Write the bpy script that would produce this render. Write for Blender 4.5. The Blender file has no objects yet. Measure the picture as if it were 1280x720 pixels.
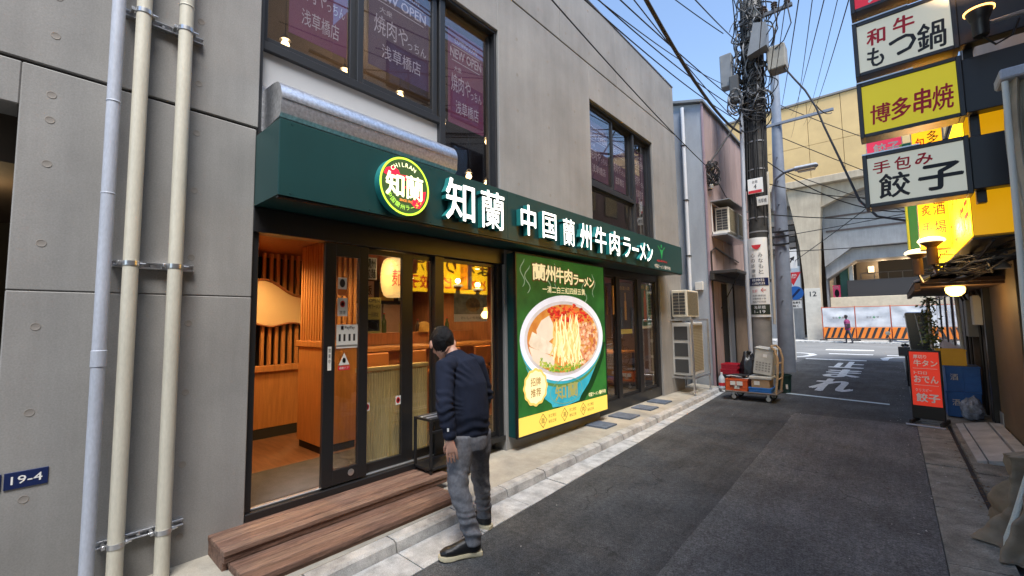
import bpy, bmesh, math, random
from mathutils import Vector, Matrix, noise
R = math.radians
rnd = random.Random(7)
SC = bpy.context.scene
C = SC.collection

# ---------------------------------------------------------------- camera
cam = bpy.data.cameras.new('camera')
camo = bpy.data.objects.new('camera', cam)
C.objects.link(camo)
cam.sensor_fit = 'HORIZONTAL'
cam.sensor_width = 36.0
cam.lens = 544.76 / 1280.0 * 36.0
cam.clip_start = 0.05
cam.clip_end = 3000
_y, _p, _r = R(41.055), R(4.425), R(-0.8115)
_f = Vector((-math.sin(_y) * math.cos(_p), math.cos(_y) * math.cos(_p), math.sin(_p)))
_rt = Vector((math.cos(_y), math.sin(_y), 0))
_u = _rt.cross(_f)
_r2 = _rt * math.cos(_r) + _u * math.sin(_r)
_u2 = -_rt * math.sin(_r) + _u * math.cos(_r)
mw = Matrix((( _r2.x, _u2.x, -_f.x, 0), (_r2.y, _u2.y, -_f.y, 0), (_r2.z, _u2.z, -_f.z, 1.65), (0, 0, 0, 1)))
camo.matrix_world = mw
SC.camera = camo

# ---------------------------------------------------------------- sky, sun, exposure
SUN_EL, SUN_AZ = R(60), R(125)          # azimuth clockwise from +Y: the light comes from behind right
w = bpy.data.worlds.new('World')
SC.world = w
w.use_nodes = True
nt = w.node_tree
bg = nt.nodes['Background']
sky = nt.nodes.new('ShaderNodeTexSky')
sky.sky_type = 'NISHITA'
sky.sun_disc = False
sky.sun_elevation = SUN_EL
sky.sun_rotation = SUN_AZ
sky.air_density = 1.0
sky.dust_density = 0.0
sky.ozone_density = 0.2
nt.links.new(sky.outputs[0], bg.inputs[0])
bg.inputs[1].default_value = 0.10
sl = bpy.data.lights.new('sun', 'SUN')
sl.energy = 2.3
sl.angle = R(26)
sl.color = (1.0, 0.965, 0.92)
so = bpy.data.objects.new('sun', sl)
C.objects.link(so)
_d = Vector((math.sin(SUN_AZ) * math.cos(SUN_EL), math.cos(SUN_AZ) * math.cos(SUN_EL), math.sin(SUN_EL)))
so.rotation_euler = _d.to_track_quat('Z', 'Y').to_euler()
so.location = (0, 0, 30)
vs = SC.view_settings
vs.view_transform = 'Standard'
vs.look = 'None'
vs.gamma = 1
vs.use_curve_mapping = False
vs.exposure = 1.7

# ---------------------------------------------------------------- helpers
def wloc(o):
    v = Vector((0, 0, 0))
    while o is not None:
        v += o.location
        o = o.parent
    return v

def tag(o, label=None, cat=None, group=None, kind=None):
    if label: o['label'] = label
    if cat: o['category'] = cat
    if group: o['group'] = group
    if kind: o['kind'] = kind
    return o

def thing(name, label, cat, loc=(0, 0, 0), group=None):
    o = bpy.data.objects.new(name, None)
    o.empty_display_size = 0.1
    C.objects.link(o)
    o.location = loc
    return tag(o, label, cat, group)

def struct(name, loc=(0, 0, 0)):
    o = bpy.data.objects.new(name, None)
    C.objects.link(o)
    o.location = loc
    return tag(o, kind='structure')

def link_mesh(name, me, parent=None):
    o = bpy.data.objects.new(name, me)
    C.objects.link(o)
    o.parent = parent
    return o

class MB:
    def __init__(s):
        s.v = []; s.f = []; s.m = []
    def add(s, v, f, mi=0):
        n = len(s.v)
        s.v += [tuple(p) for p in v]
        s.f += [tuple(i + n for i in q) for q in f]
        s.m += [mi] * len(f)
        return s
    def conv(s, v, f, mi=0):
        c = Vector((0, 0, 0))
        V = [Vector(p) for p in v]
        for p in V: c += p
        c /= len(V)
        out = []
        for q in f:
            fc = sum((V[i] for i in q), Vector()) / len(q)
            nn = (V[q[1]] - V[q[0]]).cross(V[q[2]] - V[q[1]])
            out.append(q if nn.dot(fc - c) >= 0 else tuple(reversed(q)))
        return s.add(V, out, mi)
    def box(s, x0, y0, z0, x1, y1, z1, b=0, mi=0, T=None):
        lo = (min(x0, x1), min(y0, y1), min(z0, z1)); hi = (max(x0, x1), max(y0, y1), max(z0, z1))
        if b <= 0:
            v = [(x, y, z) for x in (lo[0], hi[0]) for y in (lo[1], hi[1]) for z in (lo[2], hi[2])]
            f = [(0, 1, 3, 2), (4, 6, 7, 5), (0, 4, 5, 1), (2, 3, 7, 6), (0, 2, 6, 4), (1, 5, 7, 3)]
        else:
            b = min(b, 0.45 * min(hi[i] - lo[i] for i in range(3)))
            v = []; ix = {}
            for c in range(8):
                sg = ((c >> 2) & 1, (c >> 1) & 1, c & 1)
                for a in range(3):
                    p = [0, 0, 0]
                    for k in range(3):
                        e = hi[k] if sg[k] else lo[k]
                        p[k] = e if k == a else (e - b if sg[k] else e + b)
                    ix[(sg, a)] = len(v); v.append(tuple(p))
            f = []
            for a in range(3):
                o = [k for k in range(3) if k != a]
                for sa in (0, 1):
                    q = []
                    for (i, j) in ((0, 0), (1, 0), (1, 1), (0, 1)):
                        g = [0, 0, 0]; g[a] = sa; g[o[0]] = i; g[o[1]] = j
                        q.append(ix[(tuple(g), a)])
                    f.append(tuple(q))
            for a, bb, c in ((0, 1, 2), (0, 2, 1), (1, 2, 0)):
                for sa in (0, 1):
                    for sb in (0, 1):
                        g0 = [0, 0, 0]; g0[a] = sa; g0[bb] = sb; g1 = list(g0); g1[c] = 1
                        f.append((ix[(tuple(g0), a)], ix[(tuple(g1), a)], ix[(tuple(g1), bb)], ix[(tuple(g0), bb)]))
            for c in range(8):
                sg = ((c >> 2) & 1, (c >> 1) & 1, c & 1)
                f.append(tuple(ix[(sg, a)] for a in range(3)))
        if T is not None: v = [T @ Vector(p) for p in v]
        return s.conv(v, f, mi)
    def hexa(s, v8, mi=0):
        f = [(0, 1, 3, 2), (4, 6, 7, 5), (0, 4, 5, 1), (2, 3, 7, 6), (0, 2, 6, 4), (1, 5, 7, 3)]
        return s.conv(v8, f, mi)
    def cyl(s, p0, p1, r0, r1=None, n=14, mi=0, cap=True):
        if r1 is None: r1 = r0
        p0 = Vector(p0); p1 = Vector(p1); t = (p1 - p0).normalized()
        a = t.orthogonal().normalized(); b = t.cross(a)
        v = []
        for p, r in ((p0, r0), (p1, r1)):
            for i in range(n):
                th = 2 * math.pi * i / n
                v.append(p + a * (r * math.cos(th)) + b * (r * math.sin(th)))
        f = [(i, (i + 1) % n, n + (i + 1) % n, n + i) for i in range(n)]
        if cap: f += [tuple(reversed(range(n))), tuple(range(n, 2 * n))]
        return s.add(v, f, mi)
    def tube(s, path, r, n=6, mi=0, cap=True, side=None):
        P = [Vector(p) for p in path]
        rr = r if isinstance(r, (list, tuple)) else [r] * len(P)
        v = []; prev = None
        for i, p in enumerate(P):
            t = (P[min(i + 1, len(P) - 1)] - P[max(i - 1, 0)]).normalized()
            if side is not None: a = Vector(side) - t * t.dot(Vector(side))
            elif prev is None: a = t.orthogonal()
            else: a = prev - t * t.dot(prev)
            a.normalize(); prev = a; b = t.cross(a)
            ra, rb = rr[i] if isinstance(rr[i], (list, tuple)) else (rr[i], rr[i])
            for k in range(n):
                th = 2 * math.pi * k / n
                v.append(p + a * (ra * math.cos(th)) + b * (rb * math.sin(th)))
        f = []
        for i in range(len(P) - 1):
            for k in range(n):
                k2 = (k + 1) % n
                f.append((i * n + k, i * n + k2, (i + 1) * n + k2, (i + 1) * n + k))
        if cap:
            f.append(tuple(reversed(range(n)))); f.append(tuple(range((len(P) - 1) * n, len(P) * n)))
        return s.add(v, f, mi)
    def lathe(s, prof, c=(0, 0, 0), n=18, mi=0, axis='z'):
        v = []; c = Vector(c)
        for r, z in prof:
            for k in range(n):
                th = 2 * math.pi * k / n
                q = (r * math.cos(th), r * math.sin(th), z)
                if axis == 'x': q = (q[2], q[0], q[1])
                if axis == 'y': q = (q[1], q[2], q[0])
                v.append(c + Vector(q))
        f = []
        for i in range(len(prof) - 1):
            for k in range(n):
                k2 = (k + 1) % n
                f.append((i * n + k, i * n + k2, (i + 1) * n + k2, (i + 1) * n + k))
        f.append(tuple(reversed(range(n)))); f.append(tuple(range((len(prof) - 1) * n, len(prof) * n)))
        return s.add(v, f, mi)
    def prism(s, pts, fr, h0, h1, mi=0):
        O, U, V, N = fr
        n = len(pts)
        v = [O + U * a + V * b + N * h0 for a, b in pts] + [O + U * a + V * b + N * h1 for a, b in pts]
        f = [tuple(reversed(range(n))), tuple(range(n, 2 * n))] + [(i, (i + 1) % n, n + (i + 1) % n, n + i) for i in range(n)]
        return s.add(v, f, mi)
    def flat(s, pts, fr, h, mi=0):
        O, U, V, N = fr
        return s.add([O + U * a + V * b + N * h for a, b in pts], [tuple(range(len(pts)))], mi)
    def ribbon(s, pts, wd, fr, h, mi=0):
        O, U, V, N = fr
        L = []; n = len(pts)
        for i in range(n):
            a = pts[max(i - 1, 0)]; b = pts[min(i + 1, n - 1)]
            dx, dy = b[0] - a[0], b[1] - a[1]; l = math.hypot(dx, dy) or 1
            ww = wd * 0.5 * (1 if 0 < i < n - 1 else 0.5)
            px, py = -dy / l * ww, dx / l * ww
            L.append((pts[i][0] + px, pts[i][1] + py)); L.append((pts[i][0] - px, pts[i][1] - py))
        v = [O + U * a + V * b + N * h for a, b in L]
        return s.add(v, [(2 * i, 2 * i + 1, 2 * i + 3, 2 * i + 2) for i in range(n - 1)], mi)
    def build(s, name, mats, parent=None, smooth=True, loc=None):
        off = wloc(parent) if parent is not None else Vector((0, 0, 0))
        base = Vector(loc) if loc is not None else off
        me = bpy.data.meshes.new(name)
        me.from_pydata([tuple(Vector(p) - base) for p in s.v], [], s.f)
        for mt in (mats if isinstance(mats, (list, tuple)) else [mats]): me.materials.append(mt)
        if any(s.m): me.polygons.foreach_set('material_index', s.m)
        if smooth:
            me.polygons.foreach_set('use_smooth', [True] * len(me.polygons))
            me.set_sharp_from_angle(angle=R(38))
        me.update()
        o = link_mesh(name, me, parent)
        o.location = base - off
        return o

def bx(name, mat, parent, x0, y0, z0, x1, y1, z1, b=0.004):
    return MB().box(x0, y0, z0, x1, y1, z1, b).build(name, mat, parent, smooth=False)

def copy_tree(o, parent=None, label=None):
    c = o.copy(); C.objects.link(c); c.parent = parent
    if label: c['label'] = label
    for ch in list(o.children): copy_tree(ch, c)
    return c

X, Y, Z = Vector((1, 0, 0)), Vector((0, 1, 0)), Vector((0, 0, 1))
def FL(x): return (Vector((x, 0, 0)), Y, Z, X)          # a wall facing +X, seen from the lane
def FS(y): return (Vector((0, y, 0)), X, Z, -Y)         # a board facing the camera end of the lane
def FR(x): return (Vector((x, 0, 0)), -Y, Z, -X)        # a wall facing -X
def FG(z): return (Vector((0, 0, z)), X, Y, Z)          # on the ground

def inr(fr, u, v, h=0): return fr[0] + fr[1] * u + fr[2] * v + fr[3] * h

# text: glyph outlines to mesh
TS = bpy.data.scenes.new('text_work')
_tc = {}
def work_graph():
    with bpy.context.temp_override(scene=TS, view_layer=TS.view_layers[0]):
        dg = bpy.context.evaluated_depsgraph_get()
        dg.update()
    return dg
def glyphs(body, bold=0.0, res=2):
    k = (body, bold, res)
    if k in _tc: return _tc[k]
    cu = bpy.data.curves.new('t', 'FONT')
    cu.body = body; cu.size = 1; cu.offset = bold; cu.resolution_u = res
    o = bpy.data.objects.new('t', cu); TS.collection.objects.link(o)
    dg = work_graph()
    me = bpy.data.meshes.new_from_object(o.evaluated_get(dg), depsgraph=dg)
    v = [(p.co.x, p.co.y) for p in me.vertices]; f = [tuple(q.vertices) for q in me.polygons]
    bpy.data.objects.remove(o); bpy.data.curves.remove(cu); bpy.data.meshes.remove(me)
    _tc[k] = (v, f)
    return v, f

def text(body, fr, box, mat, parent, name='lettering', h=0.002, bold=0.0, depth=0.0, skew=0.0, mat2=None, keep=False):
    v, f = glyphs(body)
    if not v: return None
    xs = [p[0] for p in v]; ys = [p[1] for p in v]
    x0, x1, y0, y1 = min(xs), max(xs), min(ys), max(ys)
    sx = (box[2] - box[0]) / max(x1 - x0, 1e-6); sy = (box[3] - box[1]) / max(y1 - y0, 1e-6)
    ox = oy = 0
    if keep:
        s = min(sx, sy)
        ox = (box[2] - box[0] - s * (x1 - x0)) / 2; oy = (box[3] - box[1] - s * (y1 - y0)) / 2
        sx = sy = s
    pts = [((a - x0) * sx + box[0] + ox + skew * (b - y0) * sy, (b - y0) * sy + box[1] + oy) for a, b in v]
    m = MB()
    bu = bold * min(sx, sy if not keep else sx) * 0.9
    offs = [(0, 0)] if bold <= 0.004 else [(0, 0), (bu, bu * .35), (-bu, -bu * .35), (-bu * .35, bu), (bu * .35, -bu)]
    for ci, (du, dv) in enumerate(offs):
        hh = h + ci * 0.00015
        pp = [(a + du, b + dv) for a, b in pts]
        n0 = len(m.v)
        if depth <= 0:
            m.add([inr(fr, a, b, hh) for a, b in pp], f)
            continue
        n = len(pp)
        m.add([inr(fr, a, b, h - ci * 0.0002) for a, b in pp] + [inr(fr, a, b, hh + depth) for a, b in pp], [])
        ed = set()
        for q in f:
            for i in range(len(q)): ed.add((q[i], q[(i + 1) % len(q)]))
        for q in f:
            m.f.append(tuple(i + n + n0 for i in q)); m.m.append(0)
            m.f.append(tuple(i + n0 for i in reversed(q))); m.m.append(1)
        for (a, b) in ed:
            if (b, a) not in ed:
                m.f.append((a + n0, b + n0, b + n + n0, a + n + n0)); m.m.append(1)
    return m.build(name, [mat, mat2 or mat], parent, smooth=False)

def ellipse(cx, cy, rx, ry, n=40, ph=0):
    return [(cx + rx * math.cos(2 * math.pi * i / n + ph), cy + ry * math.sin(2 * math.pi * i / n + ph)) for i in range(n)]

def rect(u0, v0, u1, v1): return [(u0, v0), (u1, v0), (u1, v1), (u0, v1)]

# ---------------------------------------------------------------- materials
def P(name, col, rough=0.6, metal=0.0, var=0.0, vs=3.0, bump=0.0, bs=60.0, spec=0.5, col2=None, stretch=None, emis=None, es=0.0, fine=0.0, alpha=None, coat=0):
    m = bpy.data.materials.new(name); m.use_nodes = True
    t = m.node_tree; b = t.nodes['Principled BSDF']; L = t.links
    b.inputs['Roughness'].default_value = rough; b.inputs['Metallic'].default_value = metal
    b.inputs['Specular IOR Level'].default_value = spec
    if coat: b.inputs['Coat Weight'].default_value = coat
    c = (*col, 1)
    b.inputs['Base Color'].default_value = c
    if var > 0 or col2 is not None or bump > 0 or fine > 0:
        tc = t.nodes.new('ShaderNodeTexCoord'); mp = t.nodes.new('ShaderNodeMapping')
        L.new(tc.outputs['Object'], mp.inputs[0])
        if stretch: mp.inputs['Scale'].default_value = stretch
    if var > 0 or col2 is not None or fine > 0:
        n1 = t.nodes.new('ShaderNodeTexNoise'); n1.inputs['Scale'].default_value = vs; n1.inputs['Detail'].default_value = 7
        n1.inputs['Roughness'].default_value = 0.62
        L.new(mp.outputs[0], n1.inputs[0])
        rp = t.nodes.new('ShaderNodeValToRGB'); L.new(n1.outputs[0], rp.inputs[0])
        lo = tuple(max(0, x * (1 - var)) for x in col); hi = tuple(min(1, x * (1 + var)) for x in (col2 or col))
        rp.color_ramp.elements[0].color = (*lo, 1); rp.color_ramp.elements[0].position = 0.33
        rp.color_ramp.elements[1].color = (*hi, 1); rp.color_ramp.elements[1].position = 0.67
        out = rp.outputs[0]
        if fine > 0:
            n2 = t.nodes.new('ShaderNodeTexNoise'); n2.inputs['Scale'].default_value = bs * 1.7; n2.inputs['Detail'].default_value = 3
            L.new(mp.outputs[0], n2.inputs[0])
            mr = t.nodes.new('ShaderNodeMapRange'); L.new(n2.outputs[0], mr.inputs[0])
            mr.inputs[1].default_value = 0.3; mr.inputs[2].default_value = 0.7
            mr.inputs[3].default_value = 1 - fine; mr.inputs[4].default_value = 1 + fine
            mx = t.nodes.new('ShaderNodeVectorMath'); mx.operation = 'SCALE'
            L.new(out, mx.inputs[0]); L.new(mr.outputs[0], mx.inputs['Scale'])
            out = mx.outputs[0]
        L.new(out, b.inputs['Base Color'])
    if bump > 0:
        n3 = t.nodes.new('ShaderNodeTexNoise'); n3.inputs['Scale'].default_value = bs; n3.inputs['Detail'].default_value = 5
        L.new(mp.outputs[0], n3.inputs[0])
        bp = t.nodes.new('ShaderNodeBump'); bp.inputs['Strength'].default_value = bump; bp.inputs['Distance'].default_value = 0.02
        L.new(n3.outputs[0], bp.inputs['Height']); L.new(bp.outputs[0], b.inputs['Normal'])
    if emis is not None:
        b.inputs['Emission Color'].default_value = (*emis, 1); b.inputs['Emission Strength'].default_value = es
    return m

def EM(name, col, es):
    """A lit face: paint plus its own light."""
    return P(name, tuple(min(1, c * 0.8) for c in col), 0.5, emis=col, es=es * 0.36)

def glassmat(name, tint=(1, 1, 1), base=0.05, rough=0.0, refl=1.0):
    m = bpy.data.materials.new(name); m.use_nodes = True
    t = m.node_tree; t.nodes.clear(); L = t.links
    o = t.nodes.new('ShaderNodeOutputMaterial'); mx = t.nodes.new('ShaderNodeMixShader')
    tr = t.nodes.new('ShaderNodeBsdfTransparent'); tr.inputs[0].default_value = (*tint, 1)
    gl = t.nodes.new('ShaderNodeBsdfGlossy'); gl.inputs['Roughness'].default_value = rough
    gl.inputs[0].default_value = (refl, refl, refl, 1)
    ge = t.nodes.new('ShaderNodeNewGeometry'); dt = t.nodes.new('ShaderNodeVectorMath'); dt.operation = 'DOT_PRODUCT'
    L.new(ge.outputs['Normal'], dt.inputs[0]); L.new(ge.outputs['Incoming'], dt.inputs[1])
    def mt(op, a_, b_=None):
        n_ = t.nodes.new('ShaderNodeMath'); n_.operation = op
        for i_, q_ in enumerate((a_, b_)):
            if q_ is None: continue
            if isinstance(q_, (int, float)): n_.inputs[i_].default_value = q_
            else: L.new(q_, n_.inputs[i_])
        return n_.outputs[0]
    c_ = mt('ABSOLUTE', dt.outputs['Value'])
    fz = mt('ADD', mt('MULTIPLY', mt('POWER', mt('SUBTRACT', 1.0, c_), 5.0), 0.96), 0.04 + base)
    mn_ = mt('MINIMUM', fz, 1.0)
    L.new(mn_, mx.inputs[0])
    L.new(tr.outputs[0], mx.inputs[1]); L.new(gl.outputs[0], mx.inputs[2]); L.new(mx.outputs[0], o.inputs[0])
    return m

def concrete(name, col, streak=0.25):
    m = P(name, col, 0.75, var=0.13, vs=1.1, bump=0.05, bs=70, fine=0.09, spec=0.35)
    t = m.node_tree; L = t.links; b = t.nodes['Principled BSDF']
    src = b.inputs['Base Color'].links[0].from_socket
    tc = t.nodes.new('ShaderNodeTexCoord'); mp = t.nodes.new('ShaderNodeMapping'); mp.inputs['Scale'].default_value = (2.2, 2.2, 0.22)
    L.new(tc.outputs['Object'], mp.inputs[0])
    n = t.nodes.new('ShaderNodeTexNoise'); n.inputs['Scale'].default_value = 2.0; n.inputs['Detail'].default_value = 8; n.inputs['Roughness'].default_value = 0.7
    L.new(mp.outputs[0], n.inputs[0])
    r = t.nodes.new('ShaderNodeMapRange'); L.new(n.outputs[0], r.inputs[0])
    r.inputs[1].default_value = 0.35; r.inputs[2].default_value = 0.7; r.inputs[3].default_value = 1 - streak; r.inputs[4].default_value = 1 + streak * 0.5
    mx = t.nodes.new('ShaderNodeVectorMath'); mx.operation = 'SCALE'
    L.new(src, mx.inputs[0]); L.new(r.outputs[0], mx.inputs['Scale']); L.new(mx.outputs[0], b.inputs['Base Color'])
    return m

M = {}
M['conc'] = concrete('fair_faced_concrete', (0.265, 0.259, 0.250), 0.12)
M['conc_dark'] = P('joint_dark', (0.05, 0.045, 0.045), 0.9)
M['hole'] = P('tie_hole_plug', (0.24, 0.22, 0.20), 0.85, var=0.1)
M['asphalt'] = P('asphalt', (0.055, 0.057, 0.060), 0.85, var=0.38, vs=2.2, bump=0.8, bs=55, fine=0.5, spec=0.3)
M['asphalt2'] = P('asphalt_older', (0.083, 0.084, 0.086), 0.85, var=0.28, vs=2.6, bump=0.8, bs=55, fine=0.45, spec=0.3)
def asphalt(name, col, patch=.3, grain=.5, cracks=True):
    m = bpy.data.materials.new(name); m.use_nodes = True
    t = m.node_tree; b = t.nodes['Principled BSDF']; L = t.links
    tc = t.nodes.new('ShaderNodeTexCoord')
    def nz(scale, detail=4, st=None, rough=.6):
        n_ = t.nodes.new('ShaderNodeTexNoise'); n_.inputs['Scale'].default_value = scale; n_.inputs['Detail'].default_value = detail; n_.inputs['Roughness'].default_value = rough
        src = tc.outputs['Object']
        if st:
            mp = t.nodes.new('ShaderNodeMapping'); mp.inputs['Scale'].default_value = st; L.new(src, mp.inputs[0]); src = mp.outputs[0]
        L.new(src, n_.inputs[0]); return n_.outputs[0]
    def rg(x, a, b_, c, d):
        r = t.nodes.new('ShaderNodeMapRange'); L.new(x, r.inputs[0])
        for i_, q in enumerate((a, b_, c, d)): r.inputs[i_ + 1].default_value = q
        return r.outputs[0]
    def mul(x, y_):
        n_ = t.nodes.new('ShaderNodeMath'); n_.operation = 'MULTIPLY'; L.new(x, n_.inputs[0]); L.new(y_, n_.inputs[1]); return n_.outputs[0]
    k = rg(nz(.9, 9, None, .7), .36, .66, 1 - patch, 1 + patch)
    k = mul(k, rg(nz(2.0, 6, (3.0, .35, 1), .65), .35, .68, .84, 1.18))
    k = mul(k, rg(nz(26, 3), .32, .68, 1 - grain * .45, 1 + grain * .45))
    k = mul(k, rg(nz(105, 2), .34, .66, 1 - grain * .8, 1 + grain * 1.0))
    sp = t.nodes.new('ShaderNodeTexVoronoi'); sp.inputs['Scale'].default_value = 62; L.new(tc.outputs['Object'], sp.inputs[0])
    k = mul(k, rg(sp.outputs['Distance'], .10, .16, 1.9, 1.0))
    if cracks:
        wp = t.nodes.new('ShaderNodeMixRGB'); wp.blend_type = 'ADD'; wp.inputs[0].default_value = .35
        nn_ = t.nodes.new('ShaderNodeTexNoise'); nn_.inputs['Scale'].default_value = 4; nn_.inputs['Detail'].default_value = 5
        L.new(tc.outputs['Object'], nn_.inputs[0]); L.new(tc.outputs['Object'], wp.inputs[1]); L.new(nn_.outputs['Color'], wp.inputs[2])
        vo = t.nodes.new('ShaderNodeTexVoronoi'); vo.feature = 'DISTANCE_TO_EDGE'; vo.inputs['Scale'].default_value = .8; L.new(wp.outputs[0], vo.inputs[0])
        cr = rg(vo.outputs['Distance'], .002, .008, 0, 1)
        mk = rg(nz(.7, 2), .50, .58, 0, .6)
        inv = t.nodes.new('ShaderNodeMath'); inv.operation = 'SUBTRACT'; inv.inputs[0].default_value = 1; L.new(cr, inv.inputs[1])
        dk = mul(inv.outputs[0], mk)
        fin = t.nodes.new('ShaderNodeMath'); fin.operation = 'SUBTRACT'; fin.inputs[0].default_value = 1; L.new(dk, fin.inputs[1])
        k = mul(k, fin.outputs[0])
    vm = t.nodes.new('ShaderNodeVectorMath'); vm.operation = 'SCALE'; vm.inputs[0].default_value = col; L.new(k, vm.inputs['Scale'])
    L.new(vm.outputs[0], b.inputs['Base Color']); b.inputs['Roughness'].default_value = .82; b.inputs['Specular IOR Level'].default_value = .3
    bp = t.nodes.new('ShaderNodeBump'); bp.inputs['Strength'].default_value = .7; bp.inputs['Distance'].default_value = .012
    L.new(nz(90, 3), bp.inputs['Height']); L.new(bp.outputs[0], b.inputs['Normal'])
    return m
M['asphalt'] = asphalt('asphalt', (.070, .073, .076), .36, .6)
M['asphalt2'] = asphalt('asphalt_older', (.118, .120, .122), .28, .55)
M['asphalt3'] = P('asphalt_far', (0.17, 0.172, 0.17), 0.85, var=0.15, vs=0.5, bump=0.3, bs=90, fine=0.15)
M['ground'] = P('ground', (0.14, 0.14, 0.135), 0.9, var=0.2, vs=0.3)
M['pave'] = concrete('pavement_concrete', (0.40, 0.37, 0.31), 0.2)
M['kerb'] = P('kerb_stone', (0.40, 0.39, 0.37), 0.8, var=0.38, vs=6, bump=0.3, bs=90, fine=0.2)
M['gutter'] = P('gutter_concrete', (0.47, 0.475, 0.47), 0.8, var=0.3, vs=7, bump=0.25, bs=80, fine=0.2)
M['gutter2'] = P('old_gutter_stone', (0.25, 0.235, 0.20), 0.85, var=0.4, vs=4, bump=0.7, bs=55, fine=0.3)
M['bluetile'] = P('blue_grey_slab', (0.10, 0.125, 0.17), 0.7, var=0.25, vs=14, bump=0.3, bs=120)
M['paint'] = P('road_paint', (0.66, 0.67, 0.66), 0.7, var=0.25, vs=9, bump=0.4, bs=160, fine=0.25)
M['paintblue'] = P('line_paint', (0.60, 0.72, 0.75), 0.6, var=0.12, vs=8)
M['black'] = P('black_aluminium', (0.013, 0.013, 0.014), 0.35, metal=0.0, spec=0.5)
M['darkframe'] = P('charcoal_frame', (0.022, 0.024, 0.028), 0.38)
M['glass'] = glassmat('glass', (0.96, 0.97, 0.96), 0.06)
M['glass2'] = glassmat('window_glass', (0.9, 0.9, 0.92), 0.06)
M['green'] = P('green_fascia', (0.008, 0.050, 0.050), 0.42, var=0.08, vs=2, bump=0.02, bs=150)
M['teal'] = P('teal_side', (0.004, 0.05, 0.052), 0.4)
M['letter'] = EM('lit_letter_face', (1.0, 0.97, 0.88), 2.2)
M['letterside'] = P('letter_return', (0.02, 0.22, 0.21), 0.4)
M['galv'] = P('galvanised_steel', (0.74, 0.75, 0.77), 0.36, metal=1.0, var=0.22, vs=38, bump=.05, bs=30)
M['steel'] = P('zinc_steel', (0.62, 0.63, 0.65), 0.3, metal=0.9, var=0.08, vs=10)
M['whitepanel'] = P('pale_panel', (0.34, 0.35, 0.365), 0.6, var=0.04, vs=2)
M['pipeblue'] = P('blue_grey_pvc', (0.40, 0.43, 0.50), 0.5, var=0.13, vs=3.5, fine=0.08, stretch=(1, 1, .35))
M['pipecream'] = P('cream_pvc', (0.55, 0.52, 0.43), 0.42, var=0.13, vs=3.5, fine=0.06, stretch=(1, 1, .3))
M['navy'] = P('navy_enamel', (0.012, 0.022, 0.085), 0.3)
M['white'] = P('white_paint', (0.78, 0.78, 0.76), 0.5)
M['offwhite'] = P('off_white', (0.62, 0.61, 0.57), 0.55, var=0.08, vs=4)
M['textdark'] = P('black_print', (0.018, 0.018, 0.02), 0.6)
M['red'] = P('red_print', (0.55, 0.02, 0.03), 0.5)
M['deckb'] = P('deck_timber_b', (0.15, 0.085, 0.058), 0.6, var=0.3, vs=7, bump=0.35, bs=26, stretch=(11, 0.6, 9), fine=0.25, col2=(0.225, 0.138, 0.10))
M['deck'] = P('deck_timber', (0.12, 0.062, 0.042), 0.6, var=0.3, vs=6, bump=0.35, bs=22, stretch=(9, 0.7, 9), fine=0.25, col2=(0.19, 0.108, 0.078))
M['wood'] = P('warm_wood', (0.46, 0.20, 0.06), 0.45, var=0.15, vs=5, stretch=(7, 7, 0.6), fine=0.12)
M['wood2'] = P('warm_wood_dark', (0.33, 0.125, 0.045), 0.45, var=0.2, vs=5, stretch=(5, 5, 0.6))
M['woodfloor'] = P('brown_floor', (0.17, 0.075, 0.035), 0.45, var=0.3, vs=3, stretch=(1, 6, 1))
M['mat'] = P('entrance_mat', (0.075, 0.066, 0.064), 0.95, var=0.2, vs=9, bump=0.5, bs=220, fine=0.25)
M['bamboo'] = P('bamboo_screen', (0.62, 0.48, 0.22), 0.55, var=0.2, vs=6, stretch=(14, 14, 0.8), fine=0.15)
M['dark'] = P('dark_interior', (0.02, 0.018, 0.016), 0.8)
M['brown'] = P('brown_wall', (0.10, 0.055, 0.03), 0.7, var=0.2, vs=2)
M['ceil'] = P('dark_ceiling', (0.07, 0.05, 0.035), 0.8)
M['bulb'] = EM('warm_bulb', (1.0, 0.66, 0.28), 8)
M['paper'] = P('paper', (0.68, 0.67, 0.62), 0.7)
M['aluminium'] = P('aluminium', (0.55, 0.56, 0.57), 0.35, metal=0.8)
M['rubber'] = P('rubber', (0.02, 0.02, 0.02), 0.7)
# ================================================================ SETTING
def sheet(name, pts, z, mat, parent=None):
    o = MB().add([(a, b, z) for a, b in pts], [tuple(range(len(pts)))]).build(name, mat, parent, smooth=False)
    return o

tag(sheet('ground', [(-400, -400), (400, -400), (400, 400), (-400, 400)], -0.03, M['ground']), kind='structure')

def kx(y): return -2.735 - 0.030 * y            # kerb face
def gx(y): return min(-2.375 - 0.056 * y, kx(y) + 0.36) # outer edge of the gutter

YE = 10.9
gy = [-6, 0, 2, 4, 6, 8, YE]
road = MB()
left = [(gx(y), y) for y in gy] + [(-3.6, 11.0), (-3.6, 21.4)]
road.add([(a, b, 0) for a, b in left] + [(0.17, 21.4, 0), (0.17, 9, 0), (0.17, -6, 0)], [tuple(reversed(range(len(left) + 3)))])
road_o = tag(road.build('road', M['asphalt'], smooth=False), kind='structure')
# older, paler tarmac on the right half of the lane, with a ragged seam
seam = [(-1.18, -6)] + [(-1.19 - .008 * k + .012 * noise.noise(Vector((k * 1.7, 3, 0))), k * .35) for k in range(1, 26)] + [(-1.38, 9.0), (-.6, 9.04), (0.165, 9.1)]
sheet('tarmac_patch', [(0.165, -6)] + [(0.165, 9.1)] + list(reversed(seam))[1:], 0.004, M['asphalt2'], road_o)
sheet('tarmac_patch', [(-3.4, 11.3), (-2.9, 11.3), (-2.75, 21.3), (-3.5, 21.3)], 0.004, M['asphalt2'], road_o)
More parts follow.
